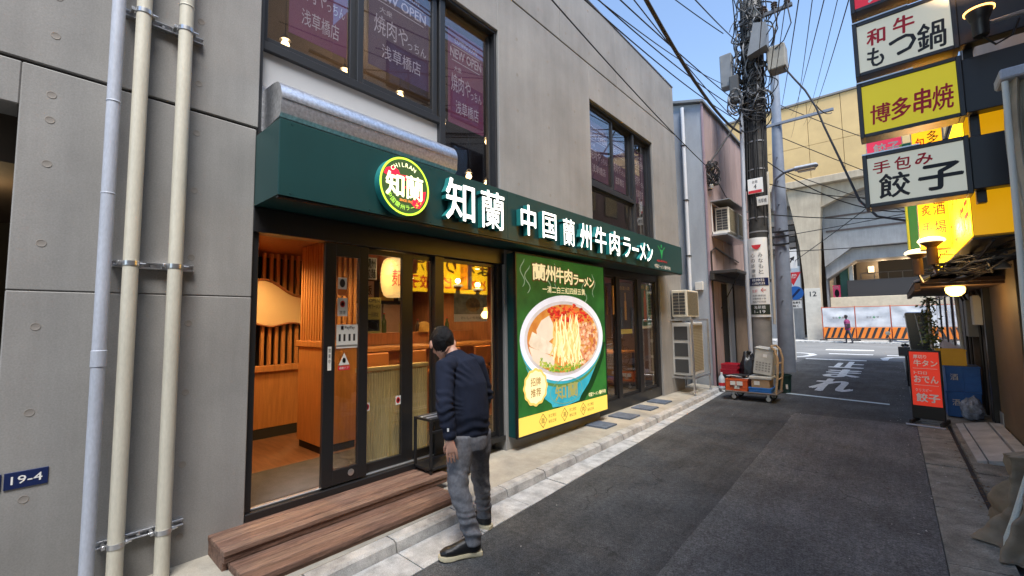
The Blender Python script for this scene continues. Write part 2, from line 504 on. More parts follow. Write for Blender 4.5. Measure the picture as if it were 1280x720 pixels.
# painted markings
fg = FG(0.008)
text('止', fg, (-1.68, 17.85, -0.86, 20.3), M['paint'], road_o, 'painted_character', h=0, bold=0.055)
text('ま', fg, (-1.58, 15.0, -0.84, 17.25), M['paint'], road_o, 'painted_character', h=0, bold=0.055)
text('れ', fg, (-1.58, 12.05, -0.82, 14.5), M['paint'], road_o, 'painted_character', h=0, bold=0.055)
sheet('painted_line', [(-1.86, 11.16), (-0.15, 10.82), (-0.15, 10.95), (-1.86, 11.31)], 0.008, M['paintblue'], road_o)
sheet('painted_line', [(-2.75, 20.9), (-0.85, 20.9), (-0.85, 21.25), (-2.75, 21.25)], 0.008, M['paint'], road_o)

cs = tag(sheet('cross_street', [(-60, 21.4), (60, 21.4), (60, 34.9), (-60, 34.9)], 0.0, M['asphalt3']), kind='structure')
sheet('painted_line', [(-2.7, 27.2), (-0.8, 27.3), (-0.8, 28.0), (-2.7, 27.9)], 0.004, M['paint'], cs)
sheet('painted_line', [(-2.3, 24.3), (-0.75, 24.3), (-0.75, 24.75), (-2.3, 24.75)], 0.004, M['paint'], cs)
sheet('painted_line', [(-0.3, 24.2), (0.25, 24.2), (0.25, 24.6), (-0.3, 24.6)], 0.004, M['paint'], cs)
def arcline(pts, w_, par):
    MB().ribbon(pts, w_, FG(0.0), 0.006).build('painted_line', M['paint'], par, smooth=False)
arcline([(-4.3, 24.6), (-3.4, 24.5), (-2.95, 24.1), (-2.75, 23.4), (-2.9, 22.4), (-3.3, 21.6)], 0.28, cs)
arcline([(1.0, 23.6), (0.3, 23.6), (-0.15, 23.3), (-0.35, 22.6), (-0.32, 21.6)], 0.28, cs)
fp = tag(MB().box(-60, 34.9, -0.02, 60, 60, 0.12, 0.03).build('far_pavement', M['kerb'], smooth=False), kind='structure')
tag(MB().box(-16, 11.0, -0.02, -3.25, 21.3, 0.05, 0.01).build('corner_plot', M['asphalt2'], smooth=False), kind='structure')

# left pavement
pv = MB()
pv.add([(-3.75, -6, .11), (-3.75, YE, .11), (kx(YE) - .13, YE, .085), (kx(-6) - .13, -6, .085),
        (-3.75, -6, -.03), (-3.75, YE, -.03), (kx(YE) - .13, YE, -.03), (kx(-6) - .13, -6, -.03)],
       [(0, 3, 2, 1), (4, 5, 6, 7), (0, 1, 5, 4), (2, 3, 7, 6), (1, 2, 6, 5), (3, 0, 4, 7)])
pav = tag(pv.build('pavement', M['pave'], smooth=False), kind='structure')
for (yc, xc, s) in ((5.86, -3.37, .33), (6.62, -3.38, .36), (7.45, -3.40, .34), (8.16, -3.43, .34)):
    t = 0.04
    MB().hexa([(xc - s / 2, yc - s / 2 - t, .09), (xc - s / 2, yc - s / 2 - t, .122), (xc - s / 2, yc + s / 2 - t, .09), (xc - s / 2, yc + s / 2 - t, .122),
               (xc + s / 2, yc - s / 2, .085), (xc + s / 2, yc - s / 2, .112), (xc + s / 2, yc + s / 2, .085), (xc + s / 2, yc + s / 2, .112)]).build('paving_slab', M['bluetile'], pav, smooth=False)

kerb = struct('kerb', (-2.8, 0, 0))
gut = struct('gutter', (-2.6, 0, 0))
y = -1.2; i = 0
while y < YE - 0.1:
    L = 0.62; y1 = min(y + L, YE)
    a, b = y + 0.006, y1 - 0.006
    dz = rnd.uniform(-.003, .003)
    v = []
    for yy in (a, b):
        k = kx(yy)
        v += [(k - .125, yy, -.03), (k - .125, yy, .088 + dz), (k - .035, yy, .088 + dz), (k - .008, yy, .075 + dz), (k + .012, yy, .0), (k + .012, yy, -.03)]
    MB().conv(v, [tuple(range(6)), tuple(range(6, 12))] + [(j, (j + 1) % 6, 6 + (j + 1) % 6, 6 + j) for j in range(6)]).build('kerb_stone', M['kerb'], kerb, smooth=False)
    dz = rnd.uniform(-.003, .003)
    k0, k1, g0, g1 = kx(a) + .016, kx(b) + .016, gx(a), gx(b)
    MB().hexa([(k0, a, -.03), (k0, a, .012 + dz), (k1, b, -.03), (k1, b, .012 + dz), (g0, a, -.03), (g0, a, .006 + dz), (g1, b, -.03), (g1, b, .006 + dz)]).build('gutter_slab', M['gutter'], gut, smooth=False)
    y = y1; i += 1
# right-hand gutter stones and rough strip
rg = struct('right_gutter', (0.33, 5, 0))
y = 1.5
while y < 21:
    L = rnd.choice((0.55, 0.62, 0.9, 1.15)); y1 = min(y + L, 21.3)
    dz = rnd.uniform(-.006, .008); sk = rnd.uniform(-.03, .03)
    MB().hexa([(.172, y + .008, -.03), (.172, y + .008, .012 + dz), (.172, y1 - .008, -.03), (.172, y1 - .008, .012 + dz),
               (.50, y + sk + .008, -.03), (.50, y + sk + .008, .022 + dz), (.50, y1 + sk - .008, -.03), (.50, y1 + sk - .008, .022 + dz)]).build('gutter_stone', M['gutter2'], rg, smooth=False)
    y = y1 + (sk * 0)
y = 1.2
while y < 21:
    L = rnd.choice((0.9, 1.3, 1.8)); y1 = min(y + L, 21.3)
    dz = rnd.uniform(-.006, .01)
    MB().box(.545, y + .008, -.03, 1.35, y1 - .008, .03 + dz, .006).build('edge_slab', M['gutter2'], rg, smooth=False)
    y = y1
tag(sheet('dirt_strip', [(.17, 1.2), (.6, 1.2), (.6, 21.3), (.17, 21.3)], -0.012, M['conc_dark']), kind='structure')
# dead leaves and dust caught along the right-hand gutter seam
lv = MB()
for k in range(150):
    yy = rnd.gauss(6.2, .9) if k < 90 else rnd.uniform(3, 12); xx = .50 + rnd.gauss(.01, .035); s = rnd.uniform(.008, .026); a = rnd.uniform(0, 6.28)
    zz = .034 + rnd.uniform(0, .008)
    lv.add([(xx, yy, zz), (xx + s * math.cos(a), yy + s * math.sin(a), zz + .004), (xx + 1.6 * s * math.cos(a + .5), yy + 1.6 * s * math.sin(a + .5), zz), (xx + s * math.cos(a + 1), yy + s * math.sin(a + 1), zz + .006)], [(0, 1, 2, 3)])
tag(lv.build('dead_leaves', P('dead_leaf', (.16, .09, .04), .8, var=.5, vs=30), smooth=False), 'brown dead leaves caught along the right gutter seam', 'leaves', kind='stuff')
# grit and litter scattered on the lane
lit = MB()
for k in range(260):
    yy = rnd.uniform(2, 20); xx = rnd.choice((rnd.uniform(-2.4, .1), rnd.uniform(-.2, .5), rnd.uniform(-.1, .9)))
    if xx > .17: zz = .03
    else: zz = .006
    s = rnd.uniform(.004, .014) * (1 if xx > 0 else .7); a = rnd.uniform(0, 3)
    lit.add([(xx + s * math.cos(a), yy + s * math.sin(a), zz), (xx - s * math.sin(a), yy + s * math.cos(a), zz + s * .3), (xx - s * math.cos(a), yy - s * math.sin(a), zz), (xx, yy, zz + s * .7)],
            [(0, 1, 3), (1, 2, 3), (2, 0, 3), (0, 2, 1)])
tag(lit.build('litter_grit', P('pale_grit', (0.5, 0.48, 0.44), 0.8, var=.3, vs=20), smooth=False), 'pale grit and scraps scattered over the lane', 'grit', kind='stuff')

# ================================================================ CONCRETE BUILDING (left)
WX = -3.6
cb = thing('concrete_building', 'grey fair-faced concrete building with dark upstairs windows above the noodle shop', 'building', (-7.5, 4, 0))
def panel(y0, y1, z0, z1, x1=WX, d=0.24):
    return bx('wall_panel', M['conc'], cb, x1 - d, y0, z0, x1, y1, z1, 0.006)
J = 0.009
panel(-.03, 1.17, 0.0, 1.859)
panel(-.03, 1.17, 1.862, 3.15)
panel(-4, -.03 - .001, 2.9, 3.15)
panel(-4, -1.75, 0.0, 2.9 - .001)
panel(-4, 1.18, 3.15 + 2 * J, 5.95)
panel(1.18 + .001, 3.93, 5.38, 5.95)
panel(3.93 + .001, 6.17, 3.1, 5.95)
panel(6.17 + .001, 8.68, 5.35, 5.95)
panel(8.68 + .001, 10.0, 3.1, 5.95)
panel(8.80, 10.0, 0.0, 3.1 - J)
panel(3.99, 4.05, 0.0, 2.55)
panel(4.05 + .001, 6.22, 0.0, 2.55)
panel(6.17 + .002, 8.68 - .001, 3.1, 3.2)
panel(1.18, 8.80 - .001, 2.56, 3.1 - J)
for (a, b) in ((-4, -2.0), (-2.0, 0.0), (0.0, 1.8), (1.8, 3.55), (3.55, 5.35), (5.35, 7.15), (7.15, 8.93), (8.93, 10.0)):
    panel(a + J / 2, b - J / 2, 5.95 + 2 * J, 7.1)
bx('joint_backing', M['conc_dark'], cb, WX - .23, -4, 3.16, WX - .02, 1.18, 3.17, 0)
bx('joint_backing', M['conc_dark'], cb, WX - .23, -4, 5.951, WX - .02, 10.0, 5.967, 0)
bx('core_wall', M['conc'], cb, -12, 9.78, 0, WX - .245, 9.98, 7.05, 0)
bx('core_wall', M['conc'], cb, -12, -4, 0, WX - .245, -3.8, 7.05, 0)
bx('core_wall', M['conc'], cb, -12.2, -4, 0, -12.0, 9.98, 7.05, 0)
bx('roof_slab', M['conc'], cb, -12, -3.8, 6.75, WX - .245, 9.78, 6.95, 0)
bx('coping', M['steel'], cb, WX - .26, -4, 7.1, WX + .015, 10.01, 7.125, 0.003)
bx('floor_slab', M['ceil'], cb, -12, -3.8, 2.62, WX - .245, 9.78, 3.1, 0)
# formwork tie holes: shallow rings with a recessed plug
def ringmesh():
    m = MB(); n = 16
    v = []
    for (r, x) in ((.021, .001), (.0185, .0035), (.016, .001), (.0, -.004)):
        pass
    prof = [(.022, 0.0004), (.0195, .0022), (.0175, .0010), (.015, .0006)]
    for r, x in prof:
        for k in range(n): v.append((x, r * math.cos(6.2832 * k / n), r * math.sin(6.2832 * k / n)))
    f = []
    for i in range(3):
        for k in range(n):
            k2 = (k + 1) % n; f.append((i * n + k, i * n + k2, (i + 1) * n + k2, (i + 1) * n + k))
    f.append(tuple(range(3 * n, 4 * n)))
    m.add(v, f)
    me = bpy.data.meshes.new('tie_hole'); me.from_pydata(m.v, [], m.f); me.materials.append(M['hole'])
    me.polygons.foreach_set('use_smooth', [True] * len(me.polygons))
    return me
rm = ringmesh()
hz = [(0.09, z) for z in (3.6, 3.36, 3.0, 2.85, 2.59, 2.13, 1.66, 1.19, .73)] + [(.79, z) for z in (3.82, 3.36, 3.0, 2.59, 2.12, 1.67, 1.21, .74, .28)]
hz += [(yy, zz) for yy in (4.3, 5.0, 5.7) for zz in (3.45, 3.95, 4.45, 4.95, 5.45)] + [(yy, zz) for yy in (4.1, 4.8, 5.5, 6.2, 6.9, 7.6, 8.3, 8.7, 9.2, 9.7) for zz in (6.15, 6.5, 6.9)]
hz += [(yy, 5.62) for yy in (6.5, 7.2, 7.9, 8.4, 9.2, 9.7)] + [(9.2, zz) for zz in (3.6, 4.1, 4.6, 5.1, 2.2, 1.7)] + [(9.7, zz) for zz in (3.6, 4.1, 4.6, 5.1)]
for (yy, zz) in hz:
    o = link_mesh('tie_hole', rm, cb); o.location = Vector((WX, yy, zz)) - wloc(cb)

# --- left dark opening
op = cb
bx('opening_back_wall', M['dark'], op, -6.2, -1.75, 0, -6.1, -.03, 2.9, 0)
bx('opening_floor', M['pave'], op, -6.1, -1.75, .02, WX - .25, -.03, .10, 0)
bx('opening_side_wall', M['brown'], op, -6.1, -.03, 0, WX - .245, .05, 2.9, 0)
bx('opening_side_wall', M['brown'], op, -6.1, -1.85, 0, WX - .245, -1.75, 2.9, 0)
cl = thing('porch_light', 'small round warm ceiling light inside the dark opening at left edge', 'light', (-4.4, -.3, 2.6))
MB().lathe([(.055, 0), (.06, .012), (.05, .02)], (-4.4, -.3, 2.57)).build('diffuser', M['bulb'], cl)
MB().lathe([(.075, .02), (.075, .035), (.03, .05)], (-4.4, -.3, 2.57)).build('housing', M['steel'], cl)
pl = bpy.data.lights.new('porch_light_lamp', 'POINT'); pl.energy = 3; pl.color = (1, .75, .4); pl.shadow_soft_size = .06
plo = bpy.data.objects.new('porch_light_lamp', pl); C.objects.link(plo); plo.location = (-4.4, -.3, 2.5)

# ---------------------------------------------------------------- upstairs windows
WG = []
def window(par, y0, y1, z0, z1, x=-3.705, fw=.05, mat=None, d=.05):
    mat = mat or M['darkframe']
    f = MB()
    f.box(x - d, y0, z0, x, y0 + fw, z1, .003); f.box(x - d, y1 - fw, z0, x, y1, z1, .003)
    f.box(x - d, y0 + fw, z0, x, y1 - fw, z0 + fw, .003); f.box(x - d, y0 + fw, z1 - fw, x, y1 - fw, z1, .003)
    w_ = f.build('window', mat, par, smooth=False)
    bx('pane', M['glass2'], w_, x - d / 2 - .003, y0 + fw - .004, z0 + fw - .004, x - d / 2 + .003, y1 - fw + .004, z1 - fw + .004, 0)
    return w_
# window group 1
bx('window_surround', M['darkframe'], cb, -3.80, 1.182, 5.34, -3.63, 3.925, 5.375, .002)
bx('window_surround', M['darkframe'], cb, -3.80, 3.895, 3.105, -3.63, 3.925, 5.34, .002)
bx('window_surround', M['darkframe'], cb, -3.80, 1.182, 3.105, -3.63, 1.21, 5.34, .002)
window(cb, 1.21, 2.05, 3.95, 5.34, -3.73, .06)
window(cb, 2.04, 3.0, 3.93, 5.34, -3.68, .06)
bx('transom', M['darkframe'], cb, -3.78, 1.21, 3.86, -3.66, 3.02, 3.93, .003)
bx('mullion', M['darkframe'], cb, -3.78, 3.02, 3.105, -3.655, 3.10, 5.34, .003)
window(cb, 3.10, 3.895, 3.12, 5.34, -3.71, .035)
bx('spandrel_panel', M['whitepanel'], cb, -3.74, 1.212, 3.17, -3.70, 3.018, 3.858, .002)
# window group 2
bx('window_surround', M['darkframe'], cb, -3.80, 6.172, 5.31, -3.64, 8.678, 5.345, .002)
bx('window_surround', M['darkframe'], cb, -3.80, 8.64, 3.202, -3.64, 8.678, 5.31, .002)
bx('window_surround', M['darkframe'], cb, -3.80, 6.172, 3.202, -3.64, 6.205, 5.31, .002)
window(cb, 6.205, 7.10, 3.98, 5.31, -3.68, .05)
window(cb, 7.10, 7.86, 3.98, 5.31, -3.72, .05)
window(cb, 7.94, 8.64, 3.21, 5.31, -3.71, .035)
bx('mullion', M['darkframe'], cb, -3.78, 7.86, 3.202, -3.66, 7.94, 5.31, .003)
bx('transom', M['darkframe'], cb, -3.77, 6.205, 3.90, -3.655, 7.86, 3.98, .003)
window(cb, 6.205, 7.86, 3.21, 3.90, -3.71, .035)
# upstairs room
bx('room_floor', M['woodfloor'], cb, -9, -3.8, 3.101, WX - .245, 9.78, 3.14, 0)
bx('room_back_wall', M['brown'], cb, -9.1, -3.8, 3.14, -9.0, 9.78, 6.7, 0)
bx('room_ceiling', M['ceil'], cb, -9, -3.8, 5.6, WX - .245, 9.78, 5.65, 0)
banner = P('purple_poster', (0.17, 0.038, 0.088), 0.6, var=.1, vs=3)
banner2 = P('dark_purple_poster', (0.085, 0.035, 0.065), 0.6, var=.1, vs=3)
prn = P('poster_print', (0.52, 0.45, 0.48), 0.6)
def newopen(y0, y1, z0, z1, x, mt, label, full=True):
    t = thing('opening_poster', label, 'poster', (x, (y0 + y1) / 2, z0))
    MB().box(x - .004, y0, z0, x, y1, z1).build('sheet', mt, t, smooth=False)
    fr = FL(x); w_ = y1 - y0; h_ = z1 - z0
    def L(s, a, b, c, d, bold=0.0): text(s, fr, (y0 + a * w_, z0 + b * h_, y0 + c * w_, z0 + d * h_), prn, t, h=.002, bold=bold)
    L('COMING SOON', .18, .86, .82, .92)
    MB().flat(rect(y0 + .1 * w_, z0 + .82 * h_, y0 + .9 * w_, z0 + .828 * h_), fr, .002).build('rule', prn, t, smooth=False)
    L('NEW OPEN', .06, .70, .94, .80, .02)
    MB().flat(rect(y0 + .1 * w_, z0 + .665 * h_, y0 + .9 * w_, z0 + .673 * h_), fr, .002).build('rule', prn, t, smooth=False)
    L('大衆', .16, .56, .36, .62)
    L('焼肉や', .08, .34, .62, .53, .0)
    L('っちん', .62, .34, .95, .44, .0)
    L('浅草橋店', .2, .12, .85, .26, .0)
newopen(1.45, 1.98, 4.17, 5.25, -3.775, banner, 'purple opening poster behind the leftmost upstairs pane')
newopen(2.18, 2.92, 4.20, 5.27, -3.728, banner2, 'dim purple opening poster behind the middle pane upstairs')
newopen(3.22, 3.80, 3.98, 5.15, -3.75, banner, 'purple opening poster behind the tall pane above the duct hood end')
newopen(6.28, 6.98, 4.08, 5.1, -3.728, banner2, 'dim purple poster in the first pane of the far upstairs window')
newopen(7.2, 7.75, 4.08, 5.1, -3.77, banner2, 'dim purple poster in the second pane of the far upstairs window')
newopen(8.05, 8.55, 4.0, 5.1, -3.755, banner2, 'dim purple poster in the tall right pane of the far upstairs window')
for k, (xx, yy, zz, nm) in enumerate(((-4.9, 1.85, 4.75, 'behind the leftmost pane, left one'), (-4.9, 2.55, 4.72, 'behind the leftmost pane, right one'), (-4.9, 3.35, 4.75, 'behind the middle pane, left one'), (-4.9, 4.1, 4.62, 'behind the middle pane, right one'),
                                  (-4.6, 4.35, 4.60, 'high behind the tall pane, left one'), (-4.6, 4.75, 4.45, 'high behind the tall pane, right one'), (-4.5, 4.25, 3.75, 'low behind the tall pane, left one'), (-4.5, 4.62, 3.72, 'low behind the tall pane, right one'))):
    t = thing('pendant_lamp', 'small warm pendant bulb upstairs ' + nm, 'lamp', (xx, yy, zz), 'pendant bulbs upstairs')
    MB().lathe([(.012, .05), (.035, .03), (.045, 0), (.03, -.03), (.008, -.045)], (xx, yy, zz), 12).build('bulb', M['bulb'], t)
    MB().lathe([(.02, .05), (.06, .05), (.03, .1), (.008, .12)], (xx, yy, zz), 12).build('shade', M['steel'], t)
    MB().cyl((xx, yy, zz + .1), (xx, yy, 5.6), .004, n=5).build('cord', M['black'], t)
up = bpy.data.lights.new('upstairs_lamp', 'POINT'); up.energy = 25; up.color = (1, .72, .42); up.shadow_soft_size = .3
upo = bpy.data.objects.new('upstairs_lamp', up); C.objects.link(upo); upo.location = (-5.6, 3.2, 4.6)
# a few tables so that the room is not bare
for (xx, yy) in ((-5.4, 1.9), (-5.4, 3.9), (-5.4, 7.3)):
    t = thing('dining_table', 'brown dining table upstairs, ' + {1.9: 'behind the leftmost panes', 3.9: 'behind the tall pane', 7.3: 'behind the far window'}[yy], 'table', (xx, yy, 3.14))
    bx('table_top', M['wood2'], t, xx - .4, yy - .55, 3.84, xx + .4, yy + .55, 3.88)
    for sx in (-.34, .34):
        for sy in (-.48, .48): bx('leg', M['black'], t, xx + sx - .02, yy + sy - .02, 3.14, xx + sx + .02, yy + sy + .02, 3.84, .002)

# ---------------------------------------------------------------- galvanised hood over the fascia
hd = thing('duct_hood', 'long galvanised half-round metal hood above the green fascia', 'hood', (-3.5, 2.1, 3.2))
prof = [(-3.695, 3.19), (-3.37, 3.21), (-3.345, 3.235), (-3.335, 3.36)]
for k in range(9):
    a = R(10 + k * 10); prof.append((-3.47 + .135 * math.cos(a), 3.36 + .135 * math.sin(a) * 1.1))
prof += [(-3.50, 3.515), (-3.695, 3.53)]
HY0, HY1 = 1.25, 2.985
m = MB(); n = len(prof)
m.add([(a, HY0, b) for a, b in prof] + [(a, HY1, b) for a, b in prof], [(i, i + 1, n + i + 1, n + i) for i in range(n - 1)])
m.f = [tuple(reversed(q)) for q in m.f]
m.build('shell', M['galv'], hd)
for yy, nm in ((HY0, 0), (HY1, 1)):
    MB().add([(a, yy - .006 * (1 - nm), b) for a, b in prof] + [(a, yy + .006 * nm, b) for a, b in prof], [tuple(range(n)), tuple(reversed(range(n, 2 * n)))] + [(i, (i + 1) % n, n + (i + 1) % n, n + i) for i in range(n)]).build('end_cap', M['galv'], hd, smooth=False)
bx('seam_strip', M['steel'], hd, -3.352, HY0, 3.345, -3.330, HY1, 3.352, 0)
bx('wall_flange', M['galv'], hd, -3.699, HY0 - .03, 3.19, -3.690, HY1, 3.56, 0)

# ---------------------------------------------------------------- pipes on the concrete wall
def pipe(label, yy, r, mat, joints, clamps):
    t = thing('wall_pipe', label, 'pipe', (-3.5, yy, .1))
    MB().cyl((-3.5, yy, .1), (-3.5, yy, 6.6), r, n=24).build('tube', mat, t)
    for z, h_, g in joints:
        MB().lathe([(r, -h_ - .004), (r + g, -h_), (r + g, h_), (r, h_ + .004)], (-3.5, yy, z), 24).build('coupling', mat, t)
    for z in clamps:
        m = MB(); m.lathe([(r + .001, -.014), (r + .004, -.014), (r + .004, .014), (r + .001, .014)], (-3.5, yy, z), 24)
        for s in (-1, 1): m.box(-3.558, yy + s * (r + .012) - .012, z - .012, -3.5 + .006, yy + s * (r + .012) + .006, z + .012, .002)
        m.cyl((-3.49, yy + r + .03, z), (-3.49, yy + r - .004, z), .005, n=8)
        m.build('pipe_clamp', M['steel'], t)
    return t
pipe('slim blue-grey pipe, leftmost of the three on the concrete wall', .345, .033, M['pipeblue'], ((3.02, .002, .003), (1.47, .045, .0035), (2.45, .002, .002)), ())
pipe('cream pipe in the middle of the three on the concrete wall', .465, .039, M['pipecream'], (), (3.66, 2.04, .385))
pipe('cream pipe nearest the shop door on the concrete wall', .685, .040, M['pipecream'], ((3.82, .002, .003),), (3.655, 2.04, .385))
for z, nm in ((3.655, 'top'), (2.04, 'middle'), (.385, 'lowest')):
    t = thing('strut_rail', nm + ' slotted steel rail carrying the pipes', 'rail', (-3.58, .6, z), 'rails carrying the pipes')
    for s in (-1, 1):
        bx('flange', M['steel'], t, -3.60, .385, z + s * .017 - .004, -3.56, .80, z + s * .017 + .004, .001)
    bx('web', M['steel'], t, -3.599, .385, z - .0125, -3.594, .80, z + .0125, 0)
    MB().cyl((-3.594, .575, z), (-3.565, .575, z), .009, n=8).build('bolt', M['steel'], t)

# address plates
t = thing('address_plate', 'small navy address plate reading 19-4 on the concrete wall', 'plate', (-3.6, .1, .8))
bx('plate', M['navy'], t, -3.599, .015, .795, -3.594, .178, .885, .002)
text('19-4', FL(-3.594), (.04, .82, .155, .862), M['white'], t, bold=.01, h=.001)
t = thing('address_plate', 'navy plate with three rows of white characters at left edge', 'plate', (-3.6, -.1, .8))
bx('plate', M['navy'], t, -3.599, -.155, .795, -3.594, .006, .885, .002)
for k, s in enumerate(('台東区', '浅草橋', '一丁目')):
    text(s, FL(-3.594), (-.14, .857 - k * .026, -.006, .877 - k * .026), M['white'], t, h=.001)

# ---------------------------------------------------------------- timber steps
st = thing('timber_steps', 'two long brown timber deck steps at the shop door', 'steps', (-3.3, 1.8, .09))
for k, (a, b) in enumerate(((-3.64, -3.555), (-3.547, -3.447), (-3.439, -3.347), (-3.339, -3.265))):
    bx('step_board', M['deckb'] if k % 2 else M['deck'], st, a, .95, .195, b, 2.80, .23 + rnd.uniform(-.001, .001), .004)
bx('riser_board', M['deck'], st, -3.305, .955, .15, -3.275, 2.795, .194, .003)
bx('end_board', M['deck'], st, -3.64, .955, .09, -3.306, .985, .194, .003)
for k, (a, b) in enumerate(((-3.40, -3.277), (-3.269, -3.167), (-3.159, -3.062), (-3.054, -2.955))):
    bx('step_board', M['deck'] if k % 2 else M['deckb'], st, a, .985, .112, b, 2.66, .149 + rnd.uniform(-.001, .001), .004)
bx('riser_board', M['deck'], st, -2.998, .99, .03, -2.965, 2.655, .111, .003)
bx('end_board', M['deck'], st, -3.40, .99, .085, -3.0, 1.02, .111, .003)
bx('support_beam', M['deck'], st, -3.62, 1.0, .11, -3.58, 2.78, .194, 0)
# ================================================================ SHOP FASCIA
fs = thing('fascia_sign', 'long dark green shop fascia with lit white raised characters', 'sign', (-3.4, 5, 2.55))
bx('fascia_core', M['green'], fs, -3.598, 1.175, 2.555, -3.155, 8.855, 3.097, 0)
for a, b in ((1.17, 3.558), (3.562, 5.998), (6.002, 8.86)):
    bx('fascia_panel', M['green'], fs, -3.1545, a, 2.552, -3.15, b, 3.10, .0015)
bx('fascia_end', M['green'], fs, -3.598, 1.168, 2.552, -3.156, 1.1745, 3.10, .001)
for k in range(13):
    for z in (2.575, 3.078): MB().lathe([(.007, 0), (.006, .003), (.001, .0035)], (-3.1499, 1.25 + k * .62, z), 8, axis='x').build('screw_head', M['green'], fs)
bx('underside_lip', M['black'], fs, -3.20, 1.175, 2.535, -3.165, 8.855, 2.551, .002)
fl = FL(-3.15)
for s, b, bo in (('知', (2.60, 2.61, 2.99, 3.03), 0.0116), ('蘭', (3.06, 2.60, 3.43, 3.02), 0.0066), ('中', (3.69, 2.62, 3.98, 2.99), 0.0165), ('国', (4.09, 2.63, 4.39, 2.97), 0.0083), ('蘭', (4.52, 2.60, 4.80, 2.97), 0.0050), ('州', (4.92, 2.61, 5.22, 2.97), 0.0149),
              ('牛', (5.31, 2.60, 5.64, 2.99), 0.0149), ('肉', (5.72, 2.61, 6.05, 2.99), 0.0099), ('ラ', (6.16, 2.62, 6.42, 2.95), 0.0149), ('ー', (6.46, 2.755, 6.71, 2.82), 0.0149), ('メ', (6.73, 2.62, 6.98, 2.95), 0.0149), ('ン', (7.02, 2.63, 7.27, 2.94), 0.0149)):
    b = (b[0] + .012, b[1] + .012, b[2] - .012, b[3] - .012)
    text(s, fl, b, M['letter'], fs, 'letter', h=.012, depth=.065, bold=bo, mat2=M['letterside'])
# little printed emblem and lines at the far end
emg = P('emblem_green', (0.02, 0.33, 0.09), .5)
m = MB(); f2 = FL(-3.15)
m.flat([(7.74, 2.96), (7.80, 2.93), (7.86, 2.93), (7.92, 2.96), (7.87, 2.86), (7.84, 2.77), (7.82, 2.77), (7.79, 2.86)], f2, .002)
m.flat([(7.66, 3.0), (7.69, 3.0), (7.76, 2.95), (7.74, 2.93)], f2, .002); m.flat([(7.97, 3.0), (8.0, 2.99), (7.92, 2.93), (7.90, 2.95)], f2, .002)
m.flat(ellipse(7.83, 3.0, .03, .035, 12), f2, .002)
m.build('emblem', emg, fs, smooth=False)
text('AJISHUMON', f2, (7.6, 2.69, 8.07, 2.74), M['red'], fs, bold=.02)
text('中国ラーメン 蘭州牛肉', f2, (7.5, 2.58, 8.22, 2.65), M['white'], fs, bold=.01)

# round lit logo
lg = thing('round_logo_sign', 'round lit green and red logo sign on the green fascia', 'sign', (-3.15, 2.16, 2.56))
lc = (2.16, 2.815); lx = FL(-3.15)
lime = EM('lime_lit_rim', (0.55, 0.95, 0.05), 1.3); dkg = EM('dark_green_face', (0.05, 0.10, 0.03), .5); lred = EM('red_lit_patch', (0.95, 0.02, 0.06), .8)
lyel = EM('pale_yellow_lit', (1.0, 0.98, 0.55), 1.7); lgr = EM('lime_lit_print', (0.5, 0.9, 0.1), 1.1)
MB().prism(ellipse(*lc, .25, .25, 48), lx, .001, .075).build('drum', M['letterside'], lg)
m = MB(); a = ellipse(*lc, .25, .25, 48); b = ellipse(*lc, .233, .233, 48)
m.add([inr(lx, *p, .078) for p in a] + [inr(lx, *p, .078) for p in b], [(i, (i + 1) % 48, 48 + (i + 1) % 48, 48 + i) for i in range(48)])
m.build('rim', lime, lg, smooth=False)
MB().flat(ellipse(*lc, .232, .232, 48), lx, .0775).build('face', dkg, lg, smooth=False)
cx, cy = lc
m = MB()
m.flat([(cx - .215, cy + .07), (cx - .19, cy + .12), (cx - .12, cy + .15), (cx - .07, cy + .125), (cx - .055, cy + .09), (cx + .02, cy + .1), (cx + .01, cy + .05), (cx - .06, cy + .06), (cx - .12, cy + .04), (cx - .16, cy + .055)], lx, .079)
m.flat([(cx + .05, cy - .13), (cx + .1, cy - .17), (cx + .15, cy - .165), (cx + .2, cy - .09), (cx + .215, cy + .0), (cx + .16, cy - .02), (cx + .13, cy - .08), (cx + .08, cy - .1)], lx, .079)
m.flat([(cx - .02, cy - .01), (cx + .03, cy + .02), (cx + .04, cy - .03)], lx, .079)
m.build('map_patch', lred, lg, smooth=False)
text('知', lx, (cx - .19, cy - .10, cx - .02, cy + .095), lyel, lg, 'letter', h=.081, bold=.035)
text('蘭', lx, (cx + .005, cy - .10, cx + .18, cy + .105), lyel, lg, 'letter', h=.081, bold=.02)
text('SINCE 1915', lx, (cx - .06, cy - .135, cx + .07, cy - .115), EM('orange_lit', (1, .3, .05), 1.2), lg, h=.081, bold=.02)
def arctext(s, r, a0, a1, hgt, mat, up=True):
    for k, ch in enumerate(s):
        if ch == ' ': continue
        a = a0 + (a1 - a0) * k / max(1, len(s) - 1)
        v, f = glyphs(ch)
        xs = [p[0] for p in v]; ys = [p[1] for p in v]
        mxx = (min(xs) + max(xs)) / 2; myy = (min(ys) + max(ys)) / 2; sc_ = hgt / .85
        rot = a - math.pi / 2 if up else a + math.pi / 2
        pts = []
        for p in v:
            q0 = ((p[0] - mxx) * sc_, (p[1] - myy) * sc_)
            pts.append((cx + r * math.cos(a) + q0[0] * math.cos(rot) - q0[1] * math.sin(rot), cy + r * math.sin(a) + q0[0] * math.sin(rot) + q0[1] * math.cos(rot)))
        MB().add([inr(lx, *p, .081) for p in pts], f).build('letter', mat, lg, smooth=False)
arctext('CHILRAN', .185, R(135), R(62), .045, lyel)
arctext('中国蘭州ラーメン', .185, R(212), R(325), .042, lgr, up=False)

